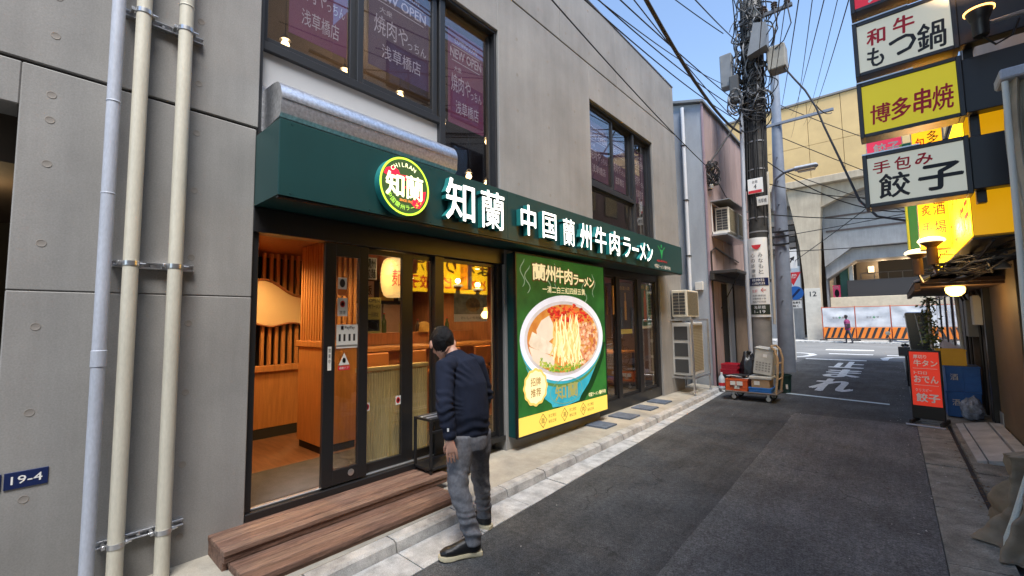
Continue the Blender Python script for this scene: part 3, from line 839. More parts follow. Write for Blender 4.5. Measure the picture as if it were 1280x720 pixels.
# ================================================================ SHOPFRONT GLAZING
sf = thing('shopfront', 'black framed sliding doors and glazing of the noodle shop', 'shopfront', (-3.68, 2.5, .2))
def fbar(name, y0, y1, z0, z1, xa=-3.73, xb=-3.63, par=None, mat=None):
    return bx(name, mat or M['black'], par or sf, xa, y0, z0, xb, y1, z1, .003)
fbar('header', 1.17, 3.99, 2.36, 2.551, -3.74, -3.60)
fbar('threshold', 1.175, 3.99, .232, .285, -3.76, -3.605)
fbar('track', 1.22, 3.0, .286, .30, -3.70, -3.655, mat=M['aluminium'])
fbar('jamb', 1.175, 1.22, .286, 2.359)
fbar('mullion', 2.93, 3.05, .286, 2.359)
fbar('jamb', 3.90, 3.985, .286, 2.359)
def leaf(name, y0, y1, z0, z1, x, sl_, sr, br, tr, par=None, label=None):
    f = MB()
    f.box(x - .018, y0, z0, x + .018, y0 + sl_, z1, .002); f.box(x - .018, y1 - sr, z0, x + .018, y1, z1, .002)
    f.box(x - .018, y0 + sl_, z0, x + .018, y1 - sr, z0 + br, .002); f.box(x - .018, y0 + sl_, z1 - tr, x + .018, y1 - sr, z1, .002)
    o = f.build(name, M['black'], par or sf, smooth=False)
    if label: o['label'] = label
    bx('glass', M['glass'], o, x - .004, y0 + sl_ - .003, z0 + br - .003, x + .004, y1 - sr + .003, z1 - tr + .003, 0)
    return o
dl = leaf('sliding_door', 1.74, 2.15, .302, 2.355, -3.645, .10, .09, .12, .11)
MB().lathe([(.028, 0), (.028, .006), (.02, .009), (.001, .010)], (-3.627, 2.0, .37), 16, axis='x').build('floor_lock', M['steel'], dl)
leaf('fixed_light', 2.12, 2.68, .302, 2.355, -3.70, .045, .125, .08, .05)
leaf('fixed_light', 2.68, 2.93, .302, 2.355, -3.70, .005, .01, .08, .05)
leaf('fixed_light', 3.052, 3.898, .286, 2.357, -3.69, .02, .02, .06, .04)
# stickers on the door glass
fd = FL(-3.6405)
def sticker(name, label, b, mt, items=(), x=None):
    fr = FL(x if x is not None else -3.640)
    t = thing(name, label, 'sticker', tuple(inr(fr, (b[0] + b[2]) / 2, b[1])))
    MB().prism(rect(*b), fr, 0, .001).build('sheet', mt, t, smooth=False)
    w_, h_ = b[2] - b[0], b[3] - b[1]
    for it in items:
        bb = (b[0] + it[1] * w_, b[1] + it[2] * h_, b[0] + it[3] * w_, b[1] + it[4] * h_)
        if it[0] == '#rect': MB().flat(rect(*bb), fr, .0016).build('patch', it[5], t, smooth=False)
        elif it[0] == '#disc': MB().flat(ellipse((bb[0] + bb[2]) / 2, (bb[1] + bb[3]) / 2, (bb[2] - bb[0]) / 2, (bb[3] - bb[1]) / 2, 20), fr, .0016).build('disc', it[5], t, smooth=False)
        elif it[0] == '#tri': MB().flat([(bb[0], bb[1]), (bb[2], bb[1]), ((bb[0] + bb[2]) / 2, bb[3])], fr, .0016).build('triangle', it[5], t, smooth=False)
        else: text(it[0], fr, bb, it[5], t, h=.0022, bold=it[6] if len(it) > 6 else 0)
    return t
yel = P('yellow_paper', (0.62, 0.50, 0.12), .7)
orange = P('orange_print', (0.62, 0.16, 0.03), .6)
sticker('door_sticker', 'white pictogram sticker with orange strip, topmost on the door glass', (1.862, 1.90, 1.945, 2.06), M['paper'], [('#disc', .2, .45, .8, .92, M['textdark']), ('#rect', 0, 0, 1, .35, orange)])
sticker('door_sticker', 'no smoking sticker on the door glass', (1.862, 1.72, 1.955, 1.88), M['paper'], [('#disc', .25, .48, .75, .85, M['red']), ('#disc', .33, .54, .67, .79, M['paper']), ('禁煙', .2, .1, .8, .3, M['textdark'])])
sticker('door_sticker', 'wide payment sign sticker with red logo in middle of door glass', (1.856, 1.44, 2.055, 1.645), M['paper'], [('#rect', 0, .72, 1, 1, M['paper']), ('PayPay', .38, .78, .85, .94, M['textdark'], .01), ('#rect', .2, .78, .33, .95, M['red']), ('#rect', 0, .06, 1, .14, M['aluminium']), ('#rect', .1, .3, .2, .6, M['textdark']), ('#rect', .32, .3, .42, .6, M['textdark']), ('#rect', .56, .3, .66, .6, M['textdark']), ('#rect', .78, .3, .88, .6, M['textdark'])])
sticker('door_sticker', 'triangular caution sticker with red base, lowest on door glass', (1.875, 1.25, 1.985, 1.40), glassmat('clear_film', (1, 1, 1), 0.0), [('#tri', .05, .3, .95, 1, M['paper']), ('#rect', 0, 0, 1, .25, M['red']), ('自動ドア', .12, .06, .88, .2, M['white']), ('#disc', .35, .4, .65, .72, M['textdark'])])
sticker('door_label', 'slim white upright label on the black door stile', (1.775, 1.26, 1.808, 1.46), M['paper'], [('営', .2, .75, .8, .92, M['textdark']), ('業', .2, .52, .8, .69, M['textdark']), ('中', .2, .29, .8, .46, M['textdark'])], x=-3.6265)
sticker('pane_sticker', 'small round red prohibition sticker low on glass beside the door', (2.168, .85, 2.215, .925), M['paper'], [('#disc', .1, .15, .9, .85, M['red']), ('#disc', .28, .3, .72, .7, M['paper'])], x=-3.695)
sticker('pane_sticker', 'small round red prohibition sticker low on glass near the mullion', (2.495, .86, 2.552, .945), M['paper'], [('#disc', .1, .15, .9, .85, M['red']), ('#disc', .28, .3, .72, .7, M['paper'])], x=-3.695)
sticker('notice', 'white calligraphy notice high behind the glass beside the door', (2.168, 2.07, 2.29, 2.28), M['paper'], [('蘭州', .1, .52, .9, .95, M['textdark'], .02), ('拉麺', .1, .06, .9, .48, M['textdark'], .02)], x=-3.72)
sticker('notice', 'yellow opening notice with a dish picture behind the glass', (2.17, 1.56, 2.34, 1.90), yel, [('OPEN', .25, .86, .9, .96, M['textdark'], .02), ('蘭州ラーメン', .08, .68, .95, .82, M['textdark'], .01), ('#rect', .08, .06, .92, .38, M['dark']), ('#disc', .2, .1, .8, .34, M['paper']), ('一日限定', .2, .46, .85, .58, M['textdark'])], x=-3.72)
sticker('notice', 'dish photo notice with white margin behind the right glass pane', (3.27, 1.66, 3.80, 2.01), P('grey_photo', (.16, .17, .15), .6, var=.5, vs=9), [('#rect', 0, 0, 1, .24, M['paper']), ('#disc', .34, .32, .78, .8, P('dish_brown', (.12, .06, .03), .6, var=.6, vs=25)), ('おいしい牛肉麺', .2, .07, .8, .17, M['textdark'])], x=-3.72)

# right-hand glazing beyond the lightbox
def fb(name, a, b, c, d, xa=-3.74, xb=-3.64): return fbar(name, a, b, c, d, xa, xb)
sf2 = thing('side_shopfront', 'black framed glazing of the noodle shop right of the noodle poster', 'shopfront', (-3.68, 7.5, .2))
for nm, a, b, c, d in (('header', 6.225, 8.795, 2.42, 2.551), ('sill', 6.225, 8.795, .112, .30), ('mullion', 6.97, 7.10, .301, 2.419), ('mullion', 7.82, 7.98, .301, 2.419), ('jamb', 8.66, 8.795, .301, 2.419), ('jamb', 6.225, 6.30, .301, 2.419)):
    fbar(nm, a, b, c, d, -3.74, -3.64, sf2)
for a, b in ((6.30, 6.97), (7.10, 7.82), (7.98, 8.66)):
    leaf('sash', a + .001, b - .001, .302, 2.418, -3.69, .025, .025, .05, .03, sf2)
bx('door_pull', P('brass_wood', (.55, .32, .12), .4), sf2, -3.638, 6.80, 1.75, -3.615, 6.83, 2.25, .004)
nvy = P('navy_poster', (.035, .04, .06), .6, var=.2, vs=4); gold = P('gold_print', (.62, .38, .10), .5)
sticker('drink_poster', 'dark drink poster with a golden bottle in the side window', (7.18, 1.50, 7.74, 2.34), nvy, [('#rect', .44, .18, .58, .6, gold), ('#rect', .48, .6, .54, .78, gold), ('白酒入荷', .15, .84, .85, .92, gold), ('#rect', .05, -.12, .95, -.02, yel)], x=-3.725)
sticker('menu_poster', 'green and amber drink poster in the last side window pane', (8.06, 1.48, 8.58, 2.36), P('green_poster', (.03, .16, .07), .6, var=.4, vs=6), [('#rect', .38, .15, .62, .7, orange), ('#rect', .44, .7, .56, .86, orange), ('#rect', 0, 0, 1, .06, M['paper']), ('啤酒', .1, .88, .9, .97, yel)], x=-3.725)

# ================================================================ SHOP INTERIOR
si = thing('shop_interior', 'warm wood-lined interior of the noodle shop behind the doors', 'interior', (-6, 3, .25))
bx('entrance_floor', M['mat'], si, -4.57, 1.18, .15, -3.77, 8.79, .28, 0)
bx('floor', M['woodfloor'], si, -9, -.5, .15, -4.571, 9.7, .278, 0)
bx('left_wall', M['wood'], si, -6.4, 1.02, .285, -3.86, 1.16, 2.5, 0)
bx('back_wall', M['brown'], si, -8.3, .5, .28, -8.2, 9.7, 2.6, 0)
bx('end_wall', M['brown'], si, -8.2, 9.6, .28, -3.86, 9.7, 2.6, 0)
bx('ceiling', M['wood2'], si, -8.2, 1.16, 2.56, -3.86, 9.6, 2.6, 0)
bx('cross_wall', M['wood2'], si, -8.2, 5.9, .28, -3.9, 6.0, 2.55, 0)
# slatted partition facing the door
sp = thing('slat_partition', 'wooden partition with vertical slats and a pale wavy panel inside the door', 'partition', (-5.85, 2.0, .28))
bx('lower_panel', M['wood'], sp, -5.90, 1.17, .40, -5.84, 2.62, 1.08, .004)
bx('skirting', M['dark'], sp, -5.895, 1.17, .28, -5.842, 2.62, .395, 0)
bx('end_post', M['wood'], sp, -5.92, 1.855, .28, -5.80, 1.945, 2.55, .004)
bx('rail', M['wood'], sp, -5.92, 1.946, 1.081, -5.80, 2.62, 1.155, .004)
for k in range(17):
    yy = 1.20 + k * .082
    if abs(yy + .018 - 1.90) < .07: continue
    bx('slat', M['wood'], sp, -5.89, yy, 1.156, -5.84, yy + .036, 2.55, .003)
pts = []
for k in range(15):
    u = 1.955 + k * .042; pts.append((u, 1.655 + .022 * math.sin(k * .55 + 2.6)))
for k in range(14, -1, -1):
    u = 1.955 + k * .042; pts.append((u, 2.12 + .085 * math.cos(k * .25) + .02 * math.sin(k * .45)))
MB().prism(pts, FL(-5.835), 0, .03).build('wavy_panel', P('pale_wave_panel', (.66, .47, .25), .6), sp, smooth=False)
MB().tube([(-5.80, a, b) for a, b in pts[15:]], .016, 8).build('wave_trim', M['wood2'], sp)
MB().tube([(-5.80, a, b) for a, b in pts[:15]], .012, 8).build('wave_trim', M['wood2'], sp)
bx('back_board', M['dark'], sp, -6.3, 1.17, 1.0, -6.25, 2.9, 2.55, 0)
# wooden host cabinet
hc = thing('wood_cabinet', 'tall orange wood cabinet wall with slatted top just inside the door', 'cabinet', (-4.9, 2.4, .28))
bx('lower_body', M['wood'], hc, -5.20, 2.20, .36, -4.62, 2.62, 1.40, .004)
bx('skirting', M['dark'], hc, -5.18, 2.22, .28, -4.64, 2.60, .358, 0)
bx('top_rail', M['wood'], hc, -5.24, 2.18, 1.401, -4.60, 2.64, 1.47, .006)
bx('upper_body', M['wood2'], hc, -5.18, 2.23, 1.471, -4.64, 2.60, 2.55, 0)
for k in range(9): bx('batten', M['wood'], hc, -5.18 + k * .062, 2.205, 1.471, -5.145 + k * .062, 2.229, 2.55, .002)
for k in range(6): bx('batten', M['wood'], hc, -4.639, 2.24 + k * .062, 1.471, -4.615, 2.275 + k * .062, 2.55, .002)
# bamboo screen behind the glass
bs_ = thing('bamboo_screen', 'low pale bamboo screen standing behind the glass', 'screen', (-3.9, 2.6, .28))
for k in range(30):
    yy = 2.20 + k * .0275
    bx('bamboo_slat', M['bamboo'], bs_, -3.90, yy, .285, -3.875, yy + .025, 1.18 + rnd.uniform(-.003, .003), .004)
bx('top_rail', P('bamboo_rail', (.62, .46, .20), .5, var=.15, vs=5), bs_, -3.92, 2.19, 1.185, -3.86, 3.03, 1.225, .006)
# counter and kitchen
ct = thing('counter', 'reddish wooden dining counter inside the shop', 'counter', (-5.6, 4.4, .28))
bx('front', M['wood2'], ct, -5.75, 3.0, .28, -5.6, 5.85, 1.25, .004)
bx('counter_top', M['wood'], ct, -6.1, 2.98, 1.251, -5.48, 5.88, 1.31, .008)
bx('upper_ledge', M['wood2'], ct, -6.3, 3.0, 1.311, -6.11, 5.86, 1.50, .006)
kt = thing('kitchen_unit', 'stainless kitchen cupboards behind the counter', 'cupboard', (-7.6, 4.3, .28))
for k in range(4): bx('door', M['steel'], kt, -7.92, 2.9 + k * .7, .9, -7.85, 3.57 + k * .7, 2.05, .006)
bx('body', M['dark'], kt, -8.15, 2.88, .28, -7.93, 5.7, 2.1, 0)
bx('worktop', M['steel'], kt, -7.84, 2.88, 1.05, -7.4, 5.7, 1.1, .005)
bx('base', M['brown'], kt, -7.84, 2.9, .28, -7.45, 5.68, 1.049, 0)
for k, (yy, nm) in enumerate(((3.05, 'nearest the screen'), (3.65, 'second from the screen'), (4.3, 'third from the screen'), (4.95, 'farthest from the screen'))):
    t = thing('counter_stool', 'orange backed stool at the counter, ' + nm, 'stool', (-5.1, yy, .28), 'stools at the counter')
    or_ = P('orange_seat', (.55, .20, .05), .5)
    bx('seat', or_, t, -5.3, yy - .19, .90, -4.95, yy + .19, .96, .02)
    bx('backrest', or_, t, -4.97, yy - .18, 1.0, -4.93, yy + .18, 1.28, .015)
    for sx in (-5.27, -4.97):
        for sy in (-.15, .15): MB().cyl((sx, yy + sy, .28), (sx, yy + sy, .90), .013, n=8).build('leg', M['black'], t)
    for sy in (-.15, .15): MB().cyl((-4.95, yy + sy, .95), (-4.95, yy + sy, 1.02), .012, n=8).build('back_post', M['black'], t)
t = thing('knit_cap', 'yellow cap lying on the counter ledge', 'cap', (-6.2, 4.75, 1.5))
MB().lathe([(.13, 0), (.14, .02), (.135, .08), (.10, .14), (.05, .17), (.005, .175)], (-6.2, 4.75, 1.502), 18).build('crown', P('cap_cloth', (.55, .34, .08), .9, var=.2, vs=20), t)
MB().prism(ellipse(4.68, -6.12, .11, .12, 16), (Vector((0, 0, 1.502)), Y, X, -Z), -.012, 0).build('peak', P('cap_peak', (.5, .3, .07), .9), t)
t = thing('paper_lantern', 'pale yellow paper lantern hanging inside behind the glass', 'lantern', (-4.2, 2.8, 1.9))
pr = []
for k in range(19):
    u = k / 18; rr = .075 + .065 * math.sin(math.pi * u) ** .45 + (.004 if k % 2 else 0); pr.append((rr, 1.94 + u * .44))
MB().lathe(pr, (-4.2, 2.80, 0), 24).build('shade', EM('lantern_paper', (1.0, .62, .22), .75), t)
MB().lathe([(.06, 2.381), (.075, 2.381), (.075, 2.41), (.06, 2.41)], (-4.2, 2.80, 0), 20).build('collar', M['black'], t)
MB().cyl((-4.2, 2.80, 2.41), (-4.2, 2.80, 2.56), .005, n=6).build('cord', M['black'], t)
v, f = glyphs('麺')
m = MB(); m.add([(-4.2 + .148 * math.cos(-.25 + (p[0] - .5) * 1.0), 2.80 + .148 * math.sin(-.25 + (p[0] - .5) * 1.0), 2.07 + p[1] * .2) for p in v], f); m.build('lettering', M['red'], t, smooth=False)
# ceiling lamps with light
k = 0
for (xx, yy, e, nm) in ((-3.98, 2.45, 16, 'added behind the glass to brighten the bamboo screen'), (-4.25, 1.62, 12, 'just inside the open doorway'), (-5.25, 1.72, 30, 'in front of the slatted partition'), (-4.5, 3.4, 30, 'over the window seats'), (-5.0, 4.9, 34, 'over the counter stools'), (-6.9, 3.6, 30, 'over the kitchen'), (-6.9, 5.0, 22, 'at the far end of the kitchen'), (-4.6, 7.2, 60, 'behind the side glazing'), (-6.2, 8.3, 60, 'deep behind the side glazing')):  # the spot by the bamboo screen is an added lamp that brightens it
    t = thing('ceiling_spot', 'small round ceiling spotlight ' + nm, 'spotlight', (xx, yy, 2.5), 'ceiling spots in the shop')
    MB().lathe([(.045, 2.505), (.045, 2.56)], (xx, yy, 0), 16).build('can', M['white'], t)
    MB().lathe([(.001, 2.501), (.035, 2.501), (.035, 2.504)], (xx, yy, 0), 16).build('lens', M['bulb'], t)
    l = bpy.data.lights.new('ceiling_spot_lamp', 'SPOT'); l.energy = e * 1.1; l.color = (1.0, .64, .27); l.shadow_soft_size = .05; l.spot_size = R(150); l.spot_blend = .7
    lo = bpy.data.objects.new('ceiling_spot_lamp', l); C.objects.link(lo); lo.location = (xx, yy, 2.49)
for k in range(7):
    yy = 3.3 + k * .33; h_ = (.26, .22, .3, .24, .2, .28, .23)[k]
    t = thing('sauce_bottle', 'sauce bottle on the counter ledge, number %s from the bamboo screen' % ('one', 'two', 'three', 'four', 'five', 'six', 'seven')[k], 'bottle', (-6.2, yy, 1.5), 'bottles on the counter ledge')
    MB().lathe([(.035, 1.502), (.038, 1.51), (.038, 1.5 + h_ * .6), (.014, 1.5 + h_ * .8), (.014, 1.5 + h_)], (-6.2, yy, 0), 12).build('bottle_body', P('bottle_%d' % k, ((.05, .02, .01), (.3, .05, .02), (.04, .09, .03), (.4, .3, .12))[k % 4], .25), t)
    MB().lathe([(.016, 1.5 + h_), (.016, 1.52 + h_)], (-6.2, yy, 0), 10).build('cap', M['white'] if k % 2 else M['red'], t)
for k in range(6):
    yy = 3.05 + k * .46
    t = thing('menu_strip', 'paper menu strip on the kitchen wall, number %s from the left' % ('one', 'two', 'three', 'four', 'five', 'six')[k], 'menu', (-7.8, yy, 2.15), 'menu strips over the kitchen')
    bx('sheet', M['paper'] if k % 2 else yel, t, -7.845, yy, 2.12, -7.84, yy + .34, 2.5, 0)
    text(('牛肉麺', '涼麺', '餃子', '炒飯', '羊串', '麦酒')[k], FL(-7.84), (yy + .05, 2.22, yy + .29, 2.42), M['textdark'], t, bold=.02)
# tables behind the side glazing
for yy, nm in ((7.0, 'near'), (8.3, 'far')):
    t = thing('dining_table', nm + ' brown table behind the side glazing', 'table', (-4.5, yy, .28))
    bx('table_top', M['wood'], t, -4.9, yy - .35, .98, -4.1, yy + .35, 1.02)
    for sx in (-4.85, -4.15):
        for sy in (-.3, .3): bx('leg', M['black'], t, sx - .02, yy + sy - .02, .28, sx + .02, yy + sy + .02, .98, .002)
    bx('bench_side', M['wood2'], t, -5.15, yy - .35, .28, -5.0, yy + .35, 1.2, .006)

# ================================================================ NOODLE POSTER LIGHTBOX
PX = -3.45
def pu(y): return y * 1.078
def pvv(z): return 1.65 + (z - 1.65) * 1.078
lb = thing('poster_lightbox', 'tall backlit noodle bowl poster on the shop wall', 'poster', (-3.5, 5.1, .26))
y0, y1, z0, z1 = 4.035, 6.205, .262, 2.50
bx('case', M['teal'], lb, -3.598, y0 - .004, z0 - .004, PX - .004, y1, z1, .003)
m = MB()
for a, b, c, d in ((y0 - .012, y0 + .012, z0 - .012, z1 + .012), (y1 - .012, y1 + .012, z0 - .012, z1 + .012), (y0 + .012, y1 - .012, z0 - .012, z0 + .008), (y0 + .012, y1 - .012, z1 - .008, z1 + .012)):
    m.box(PX - .035, a, c, PX + .004, b, d, .002)
m.build('frame', M['black'], lb, smooth=False)
def print_mat(name, c1, c2, es, vs_, wisps=False, stretch=None):
    m = P(name, c1, .45, var=0.0, col2=c2, vs=vs_, spec=.3, stretch=stretch)
    t = m.node_tree; b = t.nodes['Principled BSDF']
    s = b.inputs['Base Color'].links[0].from_socket
    t.links.new(s, b.inputs['Emission Color']); b.inputs['Emission Strength'].default_value = es * .26
    return m
ES = .55
pg = print_mat('poster_green', (.010, .07, .016), (.03, .17, .03), ES, 1.6)
pf = FL(PX)
MB().flat(rect(y0 + .01, z0 + .01, y1 - .01, z1 - .01), pf, -.003).build('print_background', pg, lb, smooth=False)
def shape(name, pts, mt, h): MB().flat(pts, pf, h).build(name, mt, lb, smooth=False)
def sh(name, poly, mt, h): shape(name, [(pu(a), pvv(b)) for a, b in poly], mt, h)
cream = EM('poster_cream', (.92, .80, .45), .7); pteal = print_mat('poster_teal', (.02, .26, .36), (.05, .42, .52), .75, 3)
pwhite = print_mat('poster_white', (.66, .66, .74), (.80, .80, .86), .75, 2); pyel = EM('poster_yellow', (.90, .60, .10), .75)
# bowl body, rim, soup
bc = (4.73, 1.435)
body = [(3.83, 1.36)]
for k in range(0, 25):
    a = math.pi + math.pi * k / 24
    body.append((bc[0] + .90 * math.cos(a), 1.20 + .60 * math.sin(a) * (1 if True else 1)))
body += [(5.62, 1.36)]
body2 = [(3.84, 1.40), (3.90, 1.12), (4.05, .90), (4.25, .72), (4.38, .645), (4.40, .60), (4.70, .575), (5.0, .60), (5.05, .66), (5.25, .80), (5.43, 1.0), (5.58, 1.2), (5.64, 1.40)]
sh('print_bowl_shadow', [(a + .10, b - .06) for a, b in body2], print_mat('poster_dark_green', (.004, .03, .008), (.008, .05, .01), ES, 2), -.0018)
sh('print_bowl', body2, pteal, -.0010)
rim = [(bc[0] + .935 * math.cos(t_), bc[1] + .545 * math.sin(t_)) for t_ in [2 * math.pi * k / 60 for k in range(60)]]
sh('print_bowl_band', [(bc[0] + .915 * math.cos(t_), bc[1] - .075 + .545 * math.sin(t_)) for t_ in [2 * math.pi * k / 60 for k in range(60)]], EM('poster_olive', (.10, .22, .06), .6), -.0004)
sh('print_bowl_lower_rim', [(bc[0] + .93 * math.cos(t_), bc[1] - .035 + .545 * math.sin(t_)) for t_ in [2 * math.pi * k / 60 for k in range(60)]], pteal, -.0001)
sh('print_rim', rim, pwhite, .0004)
sh('print_rim_inner', [(bc[0] - .01 + .845 * math.cos(t_), bc[1] - .005 + .475 * math.sin(t_)) for t_ in [2 * math.pi * k / 60 for k in range(60)]], print_mat('poster_grey_white', (.45, .42, .42), (.62, .58, .58), .75, 3), .0009)
soup = print_mat('poster_soup', (.50, .16, .03), (.62, .30, .06), .75, 4)
sh('print_soup', [(bc[0] - .005 + .80 * math.cos(t_), bc[1] - .005 + .435 * math.sin(t_)) for t_ in [2 * math.pi * k / 60 for k in range(60)]], soup, .0014)
def inb(a, b, s=.78): return ((a - bc[0]) / (s)) ** 2 + ((b - bc[1]) / (s * .55)) ** 2 < 1
# beef on the right: mottled flakes
mb = [MB(), MB(), MB(), MB()]
for k in range(240):
    a = rnd.uniform(4.86, 5.5); b = rnd.uniform(1.08, 1.62)
    if not inb(a, b) or b < 1.02 + (5.2 - a) * .18: continue
    s = rnd.uniform(.022, .05); ph = rnd.uniform(0, 6)
    q = [(a + s * math.cos(ph + t_) * rnd.uniform(.6, 1.2), b + .7 * s * math.sin(ph + t_) * rnd.uniform(.6, 1.2)) for t_ in (0, 1, 2, 3.1, 4.2, 5.2)]
    mb[k % 4].flat([(pu(x_), pvv(z_)) for x_, z_ in q], pf, .0018 + .00008 * (k % 30))
for k, c in enumerate(((.55, .22, .12), (.62, .33, .18), (.40, .12, .06), (.70, .45, .28))): mb[k].build('print_beef', print_mat('poster_beef_%d' % k, c, tuple(x * 1.15 for x in c), .75, 9), lb, smooth=False)['kind'] = 'stuff'
# chilli oil on top
mc = [MB(), MB(), MB()]
for k in range(170):
    a = rnd.uniform(4.35, 5.35); b = rnd.uniform(1.64, 1.86)
    if not inb(a, b, .785): continue
    s = rnd.uniform(.02, .06); ph = rnd.uniform(0, 6)
    mc[k % 3].flat([(pu(a + s * math.cos(ph + t_) * rnd.uniform(.5, 1.2)), pvv(b + .5 * s * math.sin(ph + t_) * rnd.uniform(.5, 1.2))) for t_ in (0, 1.2, 2.2, 3.3, 4.6)], pf, .0026 + .00006 * (k % 20))
for k, c in enumerate(((.62, .02, .015), (.40, .012, .01), (.72, .14, .03))): mc[k].build('print_chilli', EM('poster_chilli_%d' % k, c, .75), lb, smooth=False)['kind'] = 'stuff'
# pale radish / meat slices on the left
sl1 = print_mat('poster_slice', (.62, .50, .36), (.78, .68, .54), .75, 7); sl2 = print_mat('poster_slice_b', (.66, .56, .43), (.74, .62, .48), .75, 5)
sh('print_slice', [(4.10, 1.55), (4.2, 1.66), (4.36, 1.72), (4.44, 1.62), (4.45, 1.45), (4.3, 1.38), (4.12, 1.42)], sl2, .0040)
sh('print_slice', [(3.95, 1.40), (4.02, 1.53), (4.30, 1.42), (4.52, 1.32), (4.48, 1.22), (4.2, 1.28), (3.98, 1.36)], sl1, .0044)
sh('print_slice', [(3.95, 1.36), (4.25, 1.27), (4.46, 1.20), (4.44, 1.08), (4.18, 1.10), (4.02, 1.20)], sl2, .0047)
# noodles
nm_ = [MB(), MB(), MB()]
for k in range(78):
    u = rnd.uniform(-1, 1); a0 = 4.74 + u * .27; top = rnd.uniform(1.42, 1.74); bot = rnd.uniform(1.04, 1.22)
    pts = []; ph = rnd.uniform(0, 6); am = rnd.uniform(.01, .045); dr = rnd.uniform(-.14, .10)
    for j in range(15):
        tt = j / 14
        pts.append((pu(a0 + am * math.sin(ph + tt * rnd.uniform(5.5, 6.5)) + dr * tt), pvv(top + (bot - top) * tt)))
    nm_[k % 3].ribbon(pts, .027, pf, .0050 + k * .00005)
for k, c in enumerate(((.86, .66, .30), (.72, .48, .16), (.92, .76, .44))): nm_[k].build('print_noodles', EM('poster_noodle_%d' % k, c, .75), lb, smooth=False)['kind'] = 'stuff'
# herbs at the bottom edge
mh = [MB(), MB()]
for k in range(120):
    a = rnd.uniform(4.15, 5.1); b = 1.43 - .43 * math.sqrt(max(0, 1 - ((a - 4.73) / .80) ** 2)) + rnd.uniform(.0, .09)
    s = rnd.uniform(.012, .035); ph = rnd.uniform(0, 6)
    mh[k % 2].flat([(pu(a + s * math.cos(ph + t_)), pvv(b + .6 * s * math.sin(ph + t_))) for t_ in (0, 1.2, 2.6, 4.2)], pf, .0076 + .00004 * (k % 20))
for k, c in enumerate(((.14, .30, .03), (.40, .44, .06))): mh[k].build('print_herbs', EM('poster_herb_%d' % k, c, .7), lb, smooth=False)['kind'] = 'stuff'
# steam wisps
stm = EM('poster_steam', (.30, .44, .30), .5)
for a0, b0, am in ((3.95, 1.98, .05), (4.35, 2.02, .06), (4.55, 2.05, -.05), (5.2, 1.9, .06), (5.45, 1.98, -.04), (3.86, 2.05, .04)):
    m = MB(); m.ribbon([(pu(a0 + am * math.sin(k * .7)), pvv(b0 + k * .03)) for k in range(12)], .014, pf, .0002); m.build('print_steam', stm, lb, smooth=False)
# lettering
drk = EM('poster_brown_edge', (.10, .05, .01), .4)
for k, (s, a, b) in enumerate((('蘭', 4.05, 4.30), ('州', 4.31, 4.51), ('牛', 4.53, 4.70), ('肉', 4.72, 4.90), ('ラ', 4.93, 5.05), ('ー', 5.07, 5.18), ('メ', 5.20, 5.31), ('ン', 5.33, 5.46))):
    z_a, z_b = (2.15, 2.345) if k < 4 else ((2.16, 2.29) if s != 'ー' else (2.215, 2.245))
    dzz = -.006 * k
    bb = (pu(a), pvv(z_a + dzz), pu(b), pvv(z_b + dzz))
    text(s, pf, (bb[0] - .012, bb[1] - .016, bb[2] + .012, bb[3] + .008), drk, lb, 'print_letter', h=.0012, bold=.06)
    text(s, pf, bb, cream, lb, 'print_letter', h=.0020, bold=.03)
text('一清二白三紅四緑五黄', pf, (pu(4.24), pvv(2.0), pu(5.21), pvv(2.085)), cream, lb, 'print_letter', h=.0016, bold=.01)
text('知蘭', pf, (pu(4.46), pvv(.67), pu(4.97), pvv(.85)), EM('poster_gold', (.34, .33, .10), .6), lb, 'print_letter', h=.0016, bold=.03)
MB().ribbon([(pu(4.715 + .36 * math.cos(t_)), pvv(.765 + .155 * math.sin(t_))) for t_ in [2 * math.pi * k / 40 for k in range(41)]], .008, pf, .0016).build('print_oval', EM('poster_gold2', (.20, .34, .2), .6), lb, smooth=False)
# badge
bcx, bcy = 4.065, .885
def scal(rx, ry, am): return [(bcx + (rx + am * math.cos(12 * t_)) * math.cos(t_), bcy + (ry + am * math.cos(12 * t_)) * math.sin(t_)) for t_ in [2 * math.pi * k / 72 for k in range(72)]]
sh('print_badge', scal(.225, .215, .008), EM('poster_badge_gold', (.85, .52, .12), .75), .0082)
sh('print_badge_face', scal(.195, .185, .006), EM('poster_badge_face', (.95, .80, .42), .75), .0086)
text('招牌', pf, (pu(3.97), pvv(.90), pu(4.16), pvv(.995)), EM('poster_brown', (.34, .18, .04), .5), lb, 'print_letter', h=.0090, bold=.015)
text('推荐', pf, (pu(3.97), pvv(.775), pu(4.16), pvv(.87)), EM('poster_brown2', (.34, .18, .04), .5), lb, 'print_letter', h=.0090, bold=.015)
# bottom yellow strip
sh('print_strip', [(3.752, .371), (5.748, .371), (5.748, .575), (3.752, .575)], pyel, .0005)
for u in (4.20, 4.65, 5.09):
    m = MB(); m.ribbon([(pu(u - .075), pvv(.475)), (pu(u), pvv(.555)), (pu(u + .075), pvv(.475)), (pu(u), pvv(.395)), (pu(u - .075), pvv(.475))], .012, pf, .0012); m.build('print_diamond', M['textdark'], lb, smooth=False)
    text({4.20: '面', 4.65: '湯', 5.09: '肉'}[u], pf, (pu(u - .033), pvv(.445), pu(u + .033), pvv(.505)), M['textdark'], lb, 'print_letter', h=.0014)
    text('手工現拉', pf, (pu(u + .11), pvv(.49), pu(u + .27), pvv(.53)), M['textdark'], lb, 'print_letter', h=.0012)
    text('秘伝之味', pf, (pu(u + .11), pvv(.425), pu(u + .27), pvv(.465)), M['textdark'], lb, 'print_letter', h=.0012)
